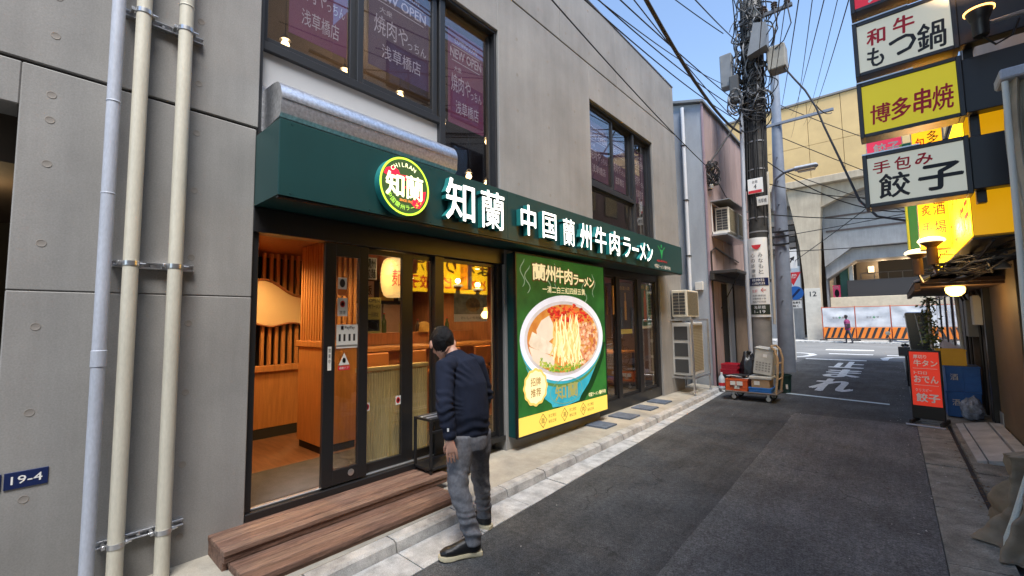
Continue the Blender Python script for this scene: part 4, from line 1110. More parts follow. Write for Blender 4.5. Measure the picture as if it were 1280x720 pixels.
text('中国ラーメン 蘭州牛肉', pf, (pu(5.24), pvv(.61), pu(5.70), pvv(.665)), cream, lb, 'print_letter', h=.0014, bold=.02)

# ================================================================ METAL RACK STOOL
rk = thing('metal_bench', 'black metal slatted bench standing on the timber step', 'bench', (-3.5, 2.85, .23))
mt = P('black_steel_tube', (.012, .012, .013), .35)
for xx in (-3.60, -3.36):
    for yy in (2.66, 3.15): bx('leg', mt, rk, xx - .012, yy - .012, .2305 if yy < 2.8 else .113, xx + .012, yy + .012, .715, .002)
for z in (.715, .26):
    for xx in (-3.60, -3.36): bx('rail', mt, rk, xx - .012, 2.648, z, xx + .012, 3.162, z + .022, .002)
    for yy in (2.66, 3.15): bx('rail', mt, rk, -3.588, yy - .012, z, -3.372, yy + .012, z + .022, .002)
for k in range(5): bx('seat_slat', M['steel'] if k in (1, 3) else P('dark_grey_slat', (.05, .05, .052), .35), rk, -3.585 + k * .043, 2.672, .724, -3.555 + k * .043, 3.138, .741, .003)
bx('shelf', mt, rk, -3.588, 2.672, .272, -3.372, 3.138, .279, 0)
bx('mid_rail', mt, rk, -3.372, 2.672, .60, -3.354, 3.138, .62, .002)
# ================================================================ AIR CONDITIONERS
acw = P('ac_casing', (.58, .54, .44), .5, var=.12, vs=4); acg = P('ac_fins', (.05, .05, .05), .6); acf = P('fin_gold', (.34, .29, .19), .5, metal=.2, var=.3, vs=30)
def ac_unit(t, x0, x1, y0, y1, z0, z1, rows, cols, grille_front=True):
    bx('casing', acw, t, x0, y0 + .012, z0, x1, y1, z1, .012)
    m = MB()          # end louvres facing the camera
    nx, nz = cols, rows
    for i in range(nx):
        for j in range(nz):
            a = x0 + .03 + (x1 - x0 - .06) * i / nx; b = x0 + .03 + (x1 - x0 - .06) * (i + 1) / nx
            c = z0 + .05 + (z1 - z0 - .1) * j / nz; d = z0 + .05 + (z1 - z0 - .1) * (j + 1) / nz
            m.box(a + .006, y0 + .004, c + .006, b - .006, y0 + .0118, d - .006)
    m.build('side_louvre', acg, t, smooth=False)
    g = MB(); nf = 22
    for k in range(nf):
        z = z0 + .04 + (z1 - z0 - .08) * k / nf
        g.box(x1 + .001, y0 + .08, z, x1 + .008, y1 - .06, z + (z1 - z0 - .08) / nf * .5)
    g.build('fin_grille', acf, t, smooth=False)
    bx('fin_backing', acg, t, x1 - .002, y0 + .07, z0 + .035, x1 + .001, y1 - .05, z1 - .035, 0)
t = thing('air_conditioner', 'small cream air conditioner unit above the tall one by shop corner', 'air conditioner', (-3.42, 9.7, 1.66))
ac_unit(t, -3.57, -3.25, 9.3, 10.06, 1.70, 2.27, 7, 2)
for yy in (9.45, 9.9): bx('foot', M['steel'], t, -3.6, yy - .03, 1.657, -3.22, yy + .03, 1.699, .003)
t = thing('air_conditioner', 'tall grey air conditioner unit in a steel stand by shop corner', 'air conditioner', (-3.42, 9.8, .44))
bx('casing', P('ac_grey', (.50, .49, .46), .5, var=.1, vs=4), t, -3.62, 9.36, .47, -3.22, 10.16, 1.58, .015)
for z in (.53, .87, 1.22):
    bx('side_vent', acg, t, -3.56, 9.348, z, -3.28, 9.3595, z + .28, .004)
g = MB()
for k in range(30): g.box(-3.2195, 9.5, .55 + k * .033, -3.212, 10.1, .565 + k * .033)
g.build('fin_grille', acf, t, smooth=False)
bx('panel', P('ac_beige', (.55, .44, .30), .6, var=.2, vs=4), t, -3.218, 9.44, .55, -3.211, 9.49, 1.5, .001)
t = thing('unit_stand', 'galvanised steel frame stand holding the tall air conditioner', 'stand', (-3.42, 9.8, .1))
for xx in (-3.67, -3.15):
    for yy in (9.27, 10.28):
        bx('leg', M['steel'], t, xx - .018, yy - .018, .135, xx + .018, yy + .018, 1.655, .003)
        MB().lathe([(.035, .101), (.035, .112), (.01, .125), (.01, .136)], (xx, yy, 0), 12).build('levelling_foot', M['steel'], t)
for z in (.42, 1.62):
    for xx in (-3.67, -3.15): bx('rail', M['steel'], t, xx - .016, 9.289, z, xx + .016, 10.261, z + .035, .002)
    for yy in (9.27, 10.28): bx('rail', M['steel'], t, -3.651, yy - .016, z, -3.169, yy + .016, z + .035, .002)
for yy in (9.5, 10.0): bx('cross_bar', M['steel'], t, -3.65, yy - .03, .4555, -3.17, yy + .03, .469, .002)

cab = P('black_cable', (.012, .012, .013), .6); cabg = P('grey_cable', (.16, .16, .165), .6)
def loop(c, r1, r2, tilt, th, mat, turns=1.1, n=26, ph=0):
    pts = []
    for k in range(n):
        a = ph + turns * 2 * math.pi * k / (n - 1)
        p = Vector((r1 * math.cos(a), 0.1 * math.sin(a * 2.3 + ph), r2 * math.sin(a)))
        p.rotate(Matrix.Rotation(tilt, 3, 'Z')); pts.append(Vector(c) + p)
    return pts
# ================================================================ NEIGHBOUR: grey and pink metal clad house
nb = thing('clad_house', 'old house clad in grey and faded pink ribbed metal beside the concrete building', 'house', (-6, 14, 0))
gclad = P('grey_cladding', (.33, .36, .40), .55, var=.18, vs=1.6, stretch=(1, 1, .3), fine=.06)
pclad = P('pink_cladding', (.36, .26, .24), .55, var=.2, vs=1.6, stretch=(1, 1, .3), fine=.06)
NX, NY = -3.27, 11.02
bx('core', gclad, nb, -11, NY + .05, 0, NX - .05, 16.4, 6.9, 0)
for k in range(12):
    a = -9.5 + k * .5183
    bx('cladding_sheet', gclad, nb, a, NY + .008 * (k % 2), .06, a + .512, NY + .049, 6.95, .004)
for k in range(18):
    a = NY + .06 + k * .295
    bx('cladding_sheet', pclad, nb, NX - .049, a, .06, NX - .006 * (k % 2), a + .288, 7.0 - .0 * k, .004)
bx('corner_post', P('mauve_trim', (.30, .22, .25), .5, var=.15, vs=3), nb, NX - .03, NY - .012, .06, NX + .02, NY + .055, 7.02, .006)
m = MB()
m.add([(NX + .06, NY - .1, 7.0), (NX + .06, 16.5, 7.0), (-7, 16.5, 8.0), (-7, NY - .1, 8.0), (NX + .06, NY - .1, 7.06), (NX + .06, 16.5, 7.06), (-7, 16.5, 8.06), (-7, NY - .1, 8.06)],
      [(0, 1, 2, 3), (7, 6, 5, 4), (0, 4, 5, 1), (1, 5, 6, 2), (2, 6, 7, 3), (3, 7, 4, 0)])
m.build('roof', P('grey_roof', (.16, .17, .18), .6, var=.2), nb, smooth=False)
MB().add([(-11, NY + .03, 6.95), (NX - .01, NY + .03, 6.95), (NX - .01, NY + .03, 7.0), (-7, NY + .03, 7.99), (-11, NY + .03, 7.99), (-11, NY + .05, 6.95), (NX - .01, NY + .05, 6.95), (NX - .01, NY + .05, 7.0), (-7, NY + .05, 7.99), (-11, NY + .05, 7.99)],
         [(0, 1, 2, 3, 4), (9, 8, 7, 6, 5), (0, 5, 6, 1), (1, 6, 7, 2), (2, 7, 8, 3), (3, 8, 9, 4), (4, 9, 5, 0)]).build('gable', gclad, nb, smooth=False)
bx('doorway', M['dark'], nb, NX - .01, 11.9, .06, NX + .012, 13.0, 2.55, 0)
bx('door_post', P('grey_post', (.4, .41, .42), .5), nb, NX - .01, 12.35, .06, NX + .05, 12.75, 2.6, .006)
bx('wall_panel', P('tan_panel', (.34, .24, .16), .6, var=.15), nb, NX + .001, 13.0, .06, NX + .035, 14.5, 2.6, .005)
bx('canopy', P('dark_canopy', (.035, .03, .028), .5), nb, NX + .021, 10.95, 2.72, NX + .62, 14.9, 2.80, .01)
bx('canopy_box', P('dark_canopy2', (.04, .035, .03), .5), nb, NX + .021, 10.95, 2.58, NX + .12, 14.9, 2.719, .006)
MB().cyl((NX + .12, 11.4, 1.9), (NX + .55, 11.4, 2.72), .012, n=8).build('canopy_stay', M['black'], nb)
MB().tube([(-3.72, 10.94, .1), (-3.72, 10.94, 7.0)], .045, 14).build('rain_pipe', P('white_pipe', (.55, .57, .6), .4), nb)
for z in (1.5, 3.2, 4.6, 6.0): bx('pipe_bracket', M['black'], nb, -3.775, 10.885, z, -3.665, 11.01, z + .025, .002)
MB().tube([(NX + .03, 11.12, 0.06), (NX + .03, 11.12, 3.3), (NX + .03, 11.5, 3.42), (NX + .03, 13.6, 3.25)], .018, 8).build('conduit', M['black'], nb)
bx('meter_box', M['offwhite'], nb, -3.60, 10.94, 2.35, -3.42, 11.015, 2.55, .006)
for (yy, zz) in ((11.3, 5.35), (11.2, 4.85)):
    MB().lathe([(.02, 0), (.05, .02), (.05, .05), (.03, .06), (.05, .07), (.05, .1), (.02, .12)], (NX + .09, yy, zz), 12).build('insulator', M['offwhite'], nb)
    bx('insulator_arm', M['black'], nb, NX + .001, yy - .015, zz - .03, NX + .1, yy + .015, zz, .002)
lpm = MB()
for k in range(11):
    lpm.tube(loop((NX + .09, 11.18 + .02 * k, 5.18 + .03 * (k % 4)), .14 + .015 * (k % 3), .22 + .03 * (k % 4), R(70), 0, None, 1.05, 22, k), .012, 5)
lpm.tube([(NX + .08, 11.25, 5.4), (NX + .06, 12.5, 4.95), (NX + .05, 14.5, 4.7), (NX + .05, 16.3, 4.65)], .012, 5)
lpm.build('cable_loops', cab, nb)['kind'] = 'stuff'
# canopied pair of air conditioners
t = thing('air_conditioner', 'pair of air conditioners under a metal canopy on the pink wall', 'air conditioner', (-3.1, 12, 3.75))
for a, b in ((11.5, 12.25), (12.35, 13.1)):
    ac_unit(t, -3.22, -2.90, a, b, 3.80, 4.42, 8, 2)
bx('canopy', P('zinc_canopy', (.30, .31, .32), .4, metal=.5), t, -3.262, 11.32, 4.55, -2.82, 13.2, 4.575, .004)
for yy in (11.36, 12.3, 13.15):
    bx('bracket', M['offwhite'], t, -3.262, yy - .015, 3.74, -2.85, yy + .015, 3.798, .003)
    bx('bracket', M['offwhite'], t, -3.262, yy - .015, 3.74, -3.24, yy + .015, 4.549, .003)
bx('wall_rail', M['steel'], t, -3.262, 11.3, 3.69, -2.9, 13.2, 3.735, .003)

# ================================================================ UTILITY POLES
polec = P('concrete_pole', (.24, .225, .205), .8, var=.2, vs=3, bump=.2, bs=60)
poled = P('pole_sleeve', (.035, .033, .03), .8, var=.4, vs=8)
up_ = thing('utility_pole', 'concrete utility pole wrapped in cables with a clinic sign', 'pole', (-2.45, 12.0, 0))
def px_(z): return -2.45 + .021 * z
MB().tube([(px_(z), 12.0, z) for z in (0, 2, 4, 6, 8, 11.5)], [.215, .21, .20, .19, .18, .165], 22).build('shaft', polec, up_)
MB().tube([(px_(z), 12.0, z) for z in (3.6, 5, 7.2)], [.208, .203, .195], 22).build('dark_sleeve', poled, up_)
for z in (3.75, 4.1, 5.3, 6.0, 6.7, 6.9, 7.1, 7.3, 7.7, 8.3, 9.0, 9.4): MB().lathe([(.20, -.018), (.214, -.015), (.214, .015), (.20, .018)], (px_(z), 12, z), 20).build('steel_band', P('dull_band', (.25, .25, .26), .5), up_)
MB().tube([(-2.66, 11.86, .0), (-2.65, 11.86, 3.4), (-2.56, 11.82, 7.0)], .05, 12).build('conduit', P('pale_conduit', (.42, .45, .5), .45), up_)
MB().tube([(-2.13, 11.93, 1.5), (-2.09, 11.93, 5.2)], .03, 10).build('conduit', P('cream_conduit', (.5, .46, .38), .5), up_)
# equipment boxes
def polebox(name, x0, x1, y0, y1, z0, z1, mt): bx(name, mt, up_, x0, y0, z0, x1, y1, z1, .02)
eq = P('equipment_grey', (.17, .175, .18), .5, var=.12, vs=4)
m = MB(); m.add([(-2.29, 11.45, 8.0), (-1.87, 11.45, 8.12), (-1.85, 11.45, 8.68), (-2.12, 11.45, 8.78), (-2.29, 11.75, 8.0), (-1.87, 11.75, 8.12), (-1.85, 11.75, 8.68), (-2.12, 11.75, 8.78)], [(0, 1, 2, 3), (7, 6, 5, 4), (0, 4, 5, 1), (1, 5, 6, 2), (2, 6, 7, 3), (3, 7, 4, 0)]); m.build('switch_box', eq, up_, smooth=False)
polebox('transformer_box', -1.93, -1.55, 11.75, 12.15, 7.62, 8.2, P('equipment_tan', (.26, .24, .20), .6, var=.2, vs=4))
polebox('meter_case', -2.98, -2.70, 11.7, 11.98, 7.55, 8.42, eq)
polebox('junction_box', -2.76, -2.55, 11.62, 11.8, 7.05, 7.75, P('equipment_dark', (.06, .06, .06), .6))
# coils, loops and cable clutter
cl_ = MB(); cg_ = MB()
for k in range(85):
    z = rnd.uniform(6.6, 9.8); a = rnd.uniform(0, 6.28); rr = rnd.uniform(.12, .32)
    c = (px_(z) + rr * math.cos(a), 12 - abs(rr * math.sin(a)), z)
    (cl_ if k % 3 else cg_).tube(loop(c, rnd.uniform(.08, .3), rnd.uniform(.12, .42), rnd.uniform(-.8, .8), 0, None, rnd.uniform(.7, 1.4), ph=rnd.uniform(0, 6)), rnd.uniform(.010, .019), 5)
for k in range(26):
    a = rnd.uniform(0, 6.28); z = 4.5 + rnd.uniform(-.6, 1)
    cl_.tube([(px_(zz) + (.215 + .012 * (k % 3)) * math.cos(a + .05 * math.sin(zz * 2 + k)), 12 + (.215 + .012 * (k % 3)) * math.sin(a + .05 * math.sin(zz * 2 + k)), zz) for zz in [z + .35 * j for j in range(16)]], .014, 5)
for k in range(9):
    cl_.lathe([(.2, -.02), (.222, -.02), (.222, .02), (.2, .02)], (px_(7.0 + k * .27), 12, 7.0 + k * .27), 16)
cl_.build('cable_tangle', cab, up_)['kind'] = 'stuff'; cg_.build('grey_cable_tangle', cabg, up_)['kind'] = 'stuff'
for k, (zz) in enumerate((6.95, 7.15, 7.05)):
    MB().tube(loop((-2.68 + .02 * k, 11.66, zz), .15, .22, .3, 0, None, 2.2, 40, k), .016, 6).build('cable_coil', cabg, up_)
bx('cross_arm', P('dark_arm', (.08, .08, .085), .5), up_, -2.5, 11.80, 9.05, -1.35, 11.88, 9.13, .004)
for xx in (-1.95, -1.72, -1.45):
    MB().lathe([(.02, 0), (.07, .03), (.05, .06), (.075, .09), (.05, .12), (.075, .15), (.03, .2)], (xx, 11.84, 9.131), 12).build('insulator', P('brown_insulator', (.05, .035, .03), .3), up_)
    MB().tube([(xx, 11.8, 9.2), (xx + .03, 11.68, 8.9), (xx + .08, 11.6, 8.5), (xx - .1, 11.7, 8.2), (xx - .3, 11.75, 8.1)], .014, 6).build('jumper_lead', cab, up_)
# signs round the pole
t = thing('clinic_sign', 'white vertical clinic sign with blue band on the utility pole', 'sign', (-2.28, 11.73, 1.7))
def curved(name, a0, a1, z0, z1, r, mat, par, c=(px_(2.6), 12.0)):
    m = MB(); n = 10
    v = []
    for k in range(n + 1):
        a = a0 + (a1 - a0) * k / n
        for rr in (r, r + .006):
            for z in (z0, z1): v.append((c[0] + rr * math.cos(a), c[1] + rr * math.sin(a), z))
    f = []
    for k in range(n):
        b = k * 4; d = b + 4
        f += [(b + 2, d + 2, d + 3, b + 3), (b, b + 1, d + 1, d), (b + 1, b + 3, d + 3, d + 1), (b, d, d + 2, b + 2)]
    f += [(0, 2, 3, 1), (n * 4, n * 4 + 1, n * 4 + 3, n * 4 + 2)]
    m.add(v, f); return m.build(name, mat, par)
A0, A1 = R(-90 - 62), R(-90 + 62)
curved('board', A0, A1, 1.68, 3.60, .235, M['white'], t)
curved('band', A0 + .12, A1 - .12, 2.43, 2.62, .2425, M['navy'], t)
curved('band', A0 + .12, A1 - .12, 1.74, 1.98, .2425, P('dark_green_print', (.02, .03, .02), .6), t)
fsn = FS(12.0 - .2425)
def curvetext(s, b, mt, bold=.02):
    v, f = glyphs(s); xs = [p[0] for p in v]; ys = [p[1] for p in v]
    x0, x1, y0_, y1_ = min(xs), max(xs), min(ys), max(ys); out = []
    for p in v:
        u = b[0] + (p[0] - x0) / (x1 - x0) * (b[2] - b[0]); z = b[1] + (p[1] - y0_) / (y1_ - y0_) * (b[3] - b[1])
        a = R(-90) + u / .25
        out.append((px_(2.6) + .251 * math.cos(a), 12 + .251 * math.sin(a), z))
    MB().add(out, f).build('lettering', mt, t, smooth=False)
for k, ch in enumerate('みなもと'): curvetext(ch, (.03, 3.12 - k * .135, .13, 3.22 - k * .135), M['textdark'])
for k, ch in enumerate('心の診療所'): curvetext(ch, (-.14, 3.12 - k * .125, -.04, 3.21 - k * .125), M['textdark'])
curvetext('精神科', (-.14, 2.53, .14, 2.60), M['white'], .01); curvetext('心療内科', (-.15, 2.45, .15, 2.515), M['white'], .01)
curvetext('左折', (-.15, 2.27, -.02, 2.34), M['red']); curvetext('←', (.05, 2.26, .16, 2.38), M['red'])
for k in range(3): curvetext(('浅草橋駅前', '診療時間十時', '電話予約制度')[k], (-.15, 2.17 - k * .075, .15, 2.215 - k * .075), M['textdark'])
curvetext('浅草橋', (-.13, 1.87, .13, 1.95), M['white']); curvetext('1-19', (-.12, 1.77, .12, 1.84), M['white'])
MB().flat([(px_(2.6) - .10, 3.42), (px_(2.6) - .08, 3.36), (px_(2.6) - .02, 3.31), (px_(2.6) + .03, 3.31), (px_(2.6) + .09, 3.36), (px_(2.6) + .11, 3.42)], FS(12.0 - .252), .002).build('emblem', M['red'], t, smooth=False)
t = thing('pole_plate', 'white notice plate with red strip high on the utility pole', 'sign', (-2.33, 11.75, 4.6))
bx('plate', M['white'], t, -2.50, 11.752, 4.68, -2.17, 11.765, 5.05, .004)
text('台東', FS(11.752), (-2.40, 4.93, -2.28, 5.0), M['textdark'], t); text('4', FS(11.752), (-2.37, 4.8, -2.31, 4.9), M['textdark'], t, bold=.01)
MB().flat(rect(-2.49, 4.69, -2.2, 4.76), FS(11.752), .002).build('red_strip', M['red'], t, smooth=False)
t = thing('pole_plate', 'small white plate under the notice on the utility pole', 'sign', (-2.25, 11.75, 4.3))
bx('plate', M['offwhite'], t, -2.32, 11.74, 4.36, -2.08, 11.755, 4.58, .004)
text('浅草橋', FS(11.74), (-2.29, 4.42, -2.11, 4.52), M['textdark'], t)

sp2 = thing('steel_pole', 'tapered blue-grey steel pole with a street lamp behind the utility pole', 'pole', (-2.56, 15.8, 0))
stc = P('painted_steel_pole', (.20, .225, .27), .5, var=.15, vs=3)
def sx_(z): return -2.56 + .016 * z
MB().tube([(sx_(z), 15.8, z) for z in (0, 3, 6, 10.2)], [.235, .205, .165, .11], 20).build('shaft', stc, sp2)
for k in range(7):
    z = 2.2 + k * .75; MB().cyl((sx_(z), 15.8 - .17, z), (sx_(z), 15.8 - .26, z), .02, n=8).build('step_bolt', stc, sp2)
bx('cross_arm', stc, sp2, sx_(7.8) - .3, 15.62, 7.74, -.95, 15.70, 7.82, .004)
MB().tube([(-2.62, 15.55, 5.0), (-2.6, 15.5, 5.6), (-2.5, 15.4, 5.95), (-2.25, 15.3, 6.08), (-1.95, 15.3, 6.12)], .045, 12).build('lamp_arm', stc, sp2)
m = MB(); m.box(-2.0, 15.18, 6.05, -1.38, 15.42, 6.17, .05); m.build('lamp_head', P('lamp_grey', (.35, .38, .42), .4), sp2, smooth=False)
m = MB(); m.box(-1.9, 15.2, 5.99, -1.45, 15.4, 6.049, .025); m.build('lamp_glass', P('amber_glass', (.45, .33, .2), .2), sp2, smooth=False)
for z in (3.9, 4.15, 4.3): bx('clamp', M['black'], sp2, sx_(z) - .24, 15.55, z, sx_(z) + .24, 15.62, z + .05, .004)

# ================================================================ ROAD SIGNS AT THE CORNER
t = thing('stop_sign', 'red triangular stop sign and blue disc on a white post at the corner', 'sign', (-2.9, 20.3, 0))
MB().cyl((-2.98, 20.3, 0), (-2.98, 20.3, 4.4), .035, n=12).build('post', M['offwhite'], t)
def prism_y(name, pts, y0_, th, mt): return MB().prism(pts, FS(y0_), -th, 0).build(name, mt, t, smooth=False)
prism_y('triangle_plate', [(-3.16, 3.44), (-2.62, 3.44), (-2.89, 2.92)], 20.24, .01, M['red'])
text('止まれ', FS(20.24), (-3.02, 3.28, -2.76, 3.38), M['white'], t, bold=.03, h=.004); text('STOP', FS(20.24), (-2.98, 3.2, -2.8, 3.26), M['white'], t, bold=.01, h=.004)
prism_y('disc_plate', ellipse(-2.84, 2.62, .27, .27, 24), 20.245, .01, P('sign_blue', (.02, .12, .42), .4))
MB().prism([(-3.0, 2.46), (-2.94, 2.42), (-2.66, 2.74), (-2.72, 2.80)], FS(20.245), .002, .004).build('slash', M['navy'], t, smooth=False)
prism_y('lower_plate', rect(-3.05, 2.02, -2.66, 2.32), 20.25, .01, M['white'])
text('自転車を', FS(20.25), (-3.02, 2.2, -2.69, 2.29), M['textdark'], t, h=.004, bold=.02); text('除く', FS(20.25), (-2.95, 2.06, -2.76, 2.16), M['textdark'], t, h=.004, bold=.02)
prism_y('upper_plate', rect(-3.17, 3.6, -2.72, 4.35), 20.25, .01, M['white'])
MB().prism([(-3.05, 3.75), (-2.92, 3.95), (-2.98, 4.0), (-2.80, 4.08), (-2.83, 3.9), (-2.88, 3.93), (-3.0, 3.72)], FS(20.25), .002, .004).build('arrow', M['textdark'], t, smooth=False)

# ================================================================ TROLLEY WITH CRATES
tr = thing('platform_trolley', 'flat platform trolley loaded with crates beside the utility pole', 'trolley', (-2.24, 10.05, 0))
bx('deck', P('trolley_deck', (.12, .10, .085), .7, var=.2), tr, -2.70, 9.72, .155, -1.77, 10.38, .19, .01)
for xx in (-2.55, -1.93):
    for yy in (9.80, 10.29):
        w_ = MB().lathe([(.045, -.018), (.062, -.016), (.065, -.01), (.065, .01), (.062, .016), (.045, .018)], (xx, yy, .066), 18, axis='y').build('wheel', M['rubber'], tr)
        MB().lathe([(.005, -.02), (.042, -.0195), (.042, .0195), (.005, .02)], (xx, yy, .066), 14, axis='y').build('rim', M['aluminium'], w_)
        bx('fork', M['steel'], tr, xx - .02, yy - .03, .10, xx + .02, yy - .022, .1545, 0)
wc = P('bent_wood', (.45, .32, .19), .5, var=.15, vs=6)
for yy in (9.80, 10.30): MB().tube([(-1.80, yy, .19), (-1.76, yy, .5), (-1.74, yy, .85), (-1.78, yy, 1.02), (-1.84, yy, 1.09)], .022, 10).build('handle_post', wc, tr)
MB().tube([(-1.84, 9.80, 1.09), (-1.85, 10.05, 1.10), (-1.84, 10.30, 1.09)], .022, 10).build('handle_bar', wc, tr)
for z in (.45, .75): MB().tube([(-1.765, 9.80, z), (-1.765, 10.30, z)], .015, 8).build('handle_rung', wc, tr)

def crate(t, x0, x1, y0, y1, z0, z1, mt, th=.012, ribs=3):
    m = MB(); m.box(x0, y0, z0, x1, y1, z0 + th)
    m.box(x0, y0, z0 + th, x0 + th, y1, z1); m.box(x1 - th, y0, z0 + th, x1, y1, z1)
    m.box(x0 + th, y0, z0 + th, x1 - th, y0 + th, z1); m.box(x0 + th, y1 - th, z0 + th, x1 - th, y1, z1)
    m.build('bin', mt, t, smooth=False)
    r = MB(); r.box(x0 - .01, y0 - .01, z1 - .025, x1 + .01, y0 - .0005, z1 - .003, .003); r.box(x0 - .01, y0, z1 - .025, x0 - .0005, y1, z1 - .003, .003); r.box(x1 + .0005, y0, z1 - .025, x1 + .01, y1, z1 - .003, .003)
    r.build('rim', mt, t, smooth=False)
    g = MB()
    for k in range(ribs + 1):
        a = x0 + (x1 - x0) * k / ribs; g.box(max(x0, a - .008), y0 - .008, z0 + .01, min(x1, a + .008), y0 - .0005, z1 - .026, .002)
    for k in range(1, 3):
        z = z0 + (z1 - z0) * k / 3.3; g.box(x0 + .01, y0 - .005, z - .006, x1 - .01, y0 - .0006, z + .006, .001)
    g.build('ribs', mt, t, smooth=False)
ocr = P('orange_plastic', (.62, .10, .02), .45, var=.1, vs=5)
t = thing('orange_crate', 'orange plastic crate with white labels on the trolley', 'crate', (-2.48, 10, .19))
crate(t, -2.69, -2.29, 9.76, 10.2, .191, .42, ocr)
text('青果', FS(9.748), (-2.62, .25, -2.36, .30), M['textdark'], t, h=.004)
for a, b, c, d in ((-2.60, .30, -2.50, .38), (-2.48, .30, -2.37, .38), (-2.53, .23, -2.43, .29)): MB().prism(rect(a, b, c, d), FS(9.7515), 0, .002).build('label_paper', M['paper'], t, smooth=False)
t = thing('folded_papers', 'pile of white and black wrappers on the orange crate', 'papers', (-2.48, 9.95, .42))
for k in range(5):
    T = Matrix.Translation((-2.48 + rnd.uniform(-.06, .06), 9.98, .432 + k * .014)) @ Matrix.Rotation(rnd.uniform(-.5, .5), 4, 'Z')
    MB().box(-.16, -.12, -.005, .16, .12, .006, .003, T=T).build('sheet', (M['paper'], M['darkframe'], M['pipeblue'])[k % 3], t, smooth=False)
bcr = P('blue_plastic', (.02, .16, .50), .45, var=.1, vs=5)
t = thing('blue_tray', 'shallow bright blue plastic tray on the trolley', 'tray', (-2.05, 10, .19))
crate(t, -2.26, -1.87, 9.75, 10.2, .191, .285, bcr)
card = P('cardboard', (.36, .24, .13), .8, var=.15, vs=5)
t = thing('cardboard_box', 'brown cardboard box standing in the blue tray', 'box', (-2.05, 10, .2))
bx('carton', card, t, -2.22, 9.79, .205, -1.90, 10.15, .44, .006)
MB().prism(rect(-2.17, .33, -2.07, .41), FS(9.79), .0005, .002).build('label_paper', M['paper'], t, smooth=False)
foam = P('grey_styrofoam', (.50, .50, .46), .85, var=.15, vs=5, bump=.15, bs=60)
t = thing('foam_slab', 'flat grey foam slab lying on the cardboard box', 'foam slab', (-2.06, 10, .45))
bx('slab', foam, t, -2.26, 9.77, .441, -1.86, 10.2, .50, .012)
t = thing('foam_box', 'large grey styrofoam box leaning on the trolley handle', 'foam box', (-2.02, 10.05, .5))
T = Matrix.Translation((-2.03, 10.0, .502)) @ Matrix.Rotation(R(8), 4, 'Y')
MB().box(-.17, -.16, .03, .16, .2, .52, .015, T=T).build('body', foam, t, smooth=False)
MB().box(-.185, -.175, .521, .175, .215, .565, .02, T=T).build('lid', foam, t, smooth=False)
m = MB()
for r_ in range(4):
    for c_ in range(5): m.box(-.13 + c_ * .055, -.1635, .10 + r_ * .05, -.095 + c_ * .055, -.1602, .13 + r_ * .05, T=T)
m.build('printed_marks', P('grey_print', (.28, .28, .26), .8), t, smooth=False)
MB().box(-.02, -.1635, .38, .05, -.1602, .44, T=T).build('label_paper', M['white'], t, smooth=False)
rcr = P('red_plastic', (.42, .012, .03), .45, var=.1, vs=5)
t = thing('dark_bin', 'black plastic tub under the red crates by the pink wall', 'tub', (-3.0, 11.35, .05))
m = MB(); m.box(-3.18, 11.12, .052, -2.80, 11.55, .33, .015); m.build('tub', M['rubber'], t, smooth=False)
bx('tub_rim', M['rubber'], t, -3.19, 11.11, .331, -2.79, 11.56, .345, .004)
for k, nm in enumerate(('lower', 'upper')):
    t = thing('red_crate', nm + ' red plastic crate of the stack by the pink wall', 'crate', (-3.0, 11.35, .35 + k * .13), 'red crates by the pink wall')
    crate(t, -3.17 + k * .02, -2.82 + k * .02, 11.14, 11.53, .347 + k * .125, .465 + k * .125, rcr)
t = thing('rubbish_bag', 'crumpled black rubbish bag between the red crates and pole', 'bag', (-2.62, 11.35, 0))
m = MB(); n1, n2 = 14, 20; v = []
for i in range(n1 + 1):
    th = math.pi * i / n1
    for j in range(n2):
        ph = 2 * math.pi * j / n2
        d = Vector((math.sin(th) * math.cos(ph), math.sin(th) * math.sin(ph), math.cos(th)))
        s = 1 + .22 * noise.noise(d * 2.3 + Vector((3, 1, 4))) + .1 * noise.noise(d * 6)
        p = Vector((-2.63, 11.45, .40)) + Vector((d.x * .20, d.y * .19, d.z * .44)) * s
        p.z = max(.055, p.z); v.append(p)
m.add(v, [(i * n2 + j, i * n2 + (j + 1) % n2, (i + 1) * n2 + (j + 1) % n2, (i + 1) * n2 + j) for i in range(n1) for j in range(n2)])
m.f = [tuple(reversed(q)) for q in m.f]
m.build('sack', P('black_sack', (.014, .015, .018), .35, bump=.4, bs=14), t)
MB().cyl((-2.63, 11.45, .78), (-2.6, 11.44, .88), .03, .05, n=8).build('tied_neck', M['rubber'], t)
t = thing('water_bottle', 'clear plastic bottle with red label standing on kerb end', 'bottle', (-3.0, 10.6, .085))
MB().lathe([(.055, .089), (.065, .10), (.065, .30), (.06, .33), (.025, .39), (.022, .42)], (-3.0, 10.6, 0), 18).build('bottle_body', P('cloudy_plastic', (.55, .60, .64), .2), t)
MB().lathe([(.0655, .15), (.0665, .15), (.0665, .22), (.0655, .22)], (-3.0, 10.6, 0), 18).build('bottle_label', M['red'], t)
MB().lathe([(.024, .421), (.024, .445)], (-3.0, 10.6, 0), 12).build('cap', M['white'], t)
t = thing('green_bucket', 'dark green bucket on the road behind the trolley', 'bucket', (-1.92, 11.35, 0))
MB().lathe([(.12, .006), (.13, .01), (.155, .36), (.165, .365), (.165, .40), (.15, .40), (.14, .1)], (-1.92, 11.35, 0), 20).build('pail', P('dark_green_plastic', (.012, .04, .035), .4), t)
bx('label_paper', M['paper'], t, -1.86, 11.195, .10, -1.82, 11.20, .2, 0)
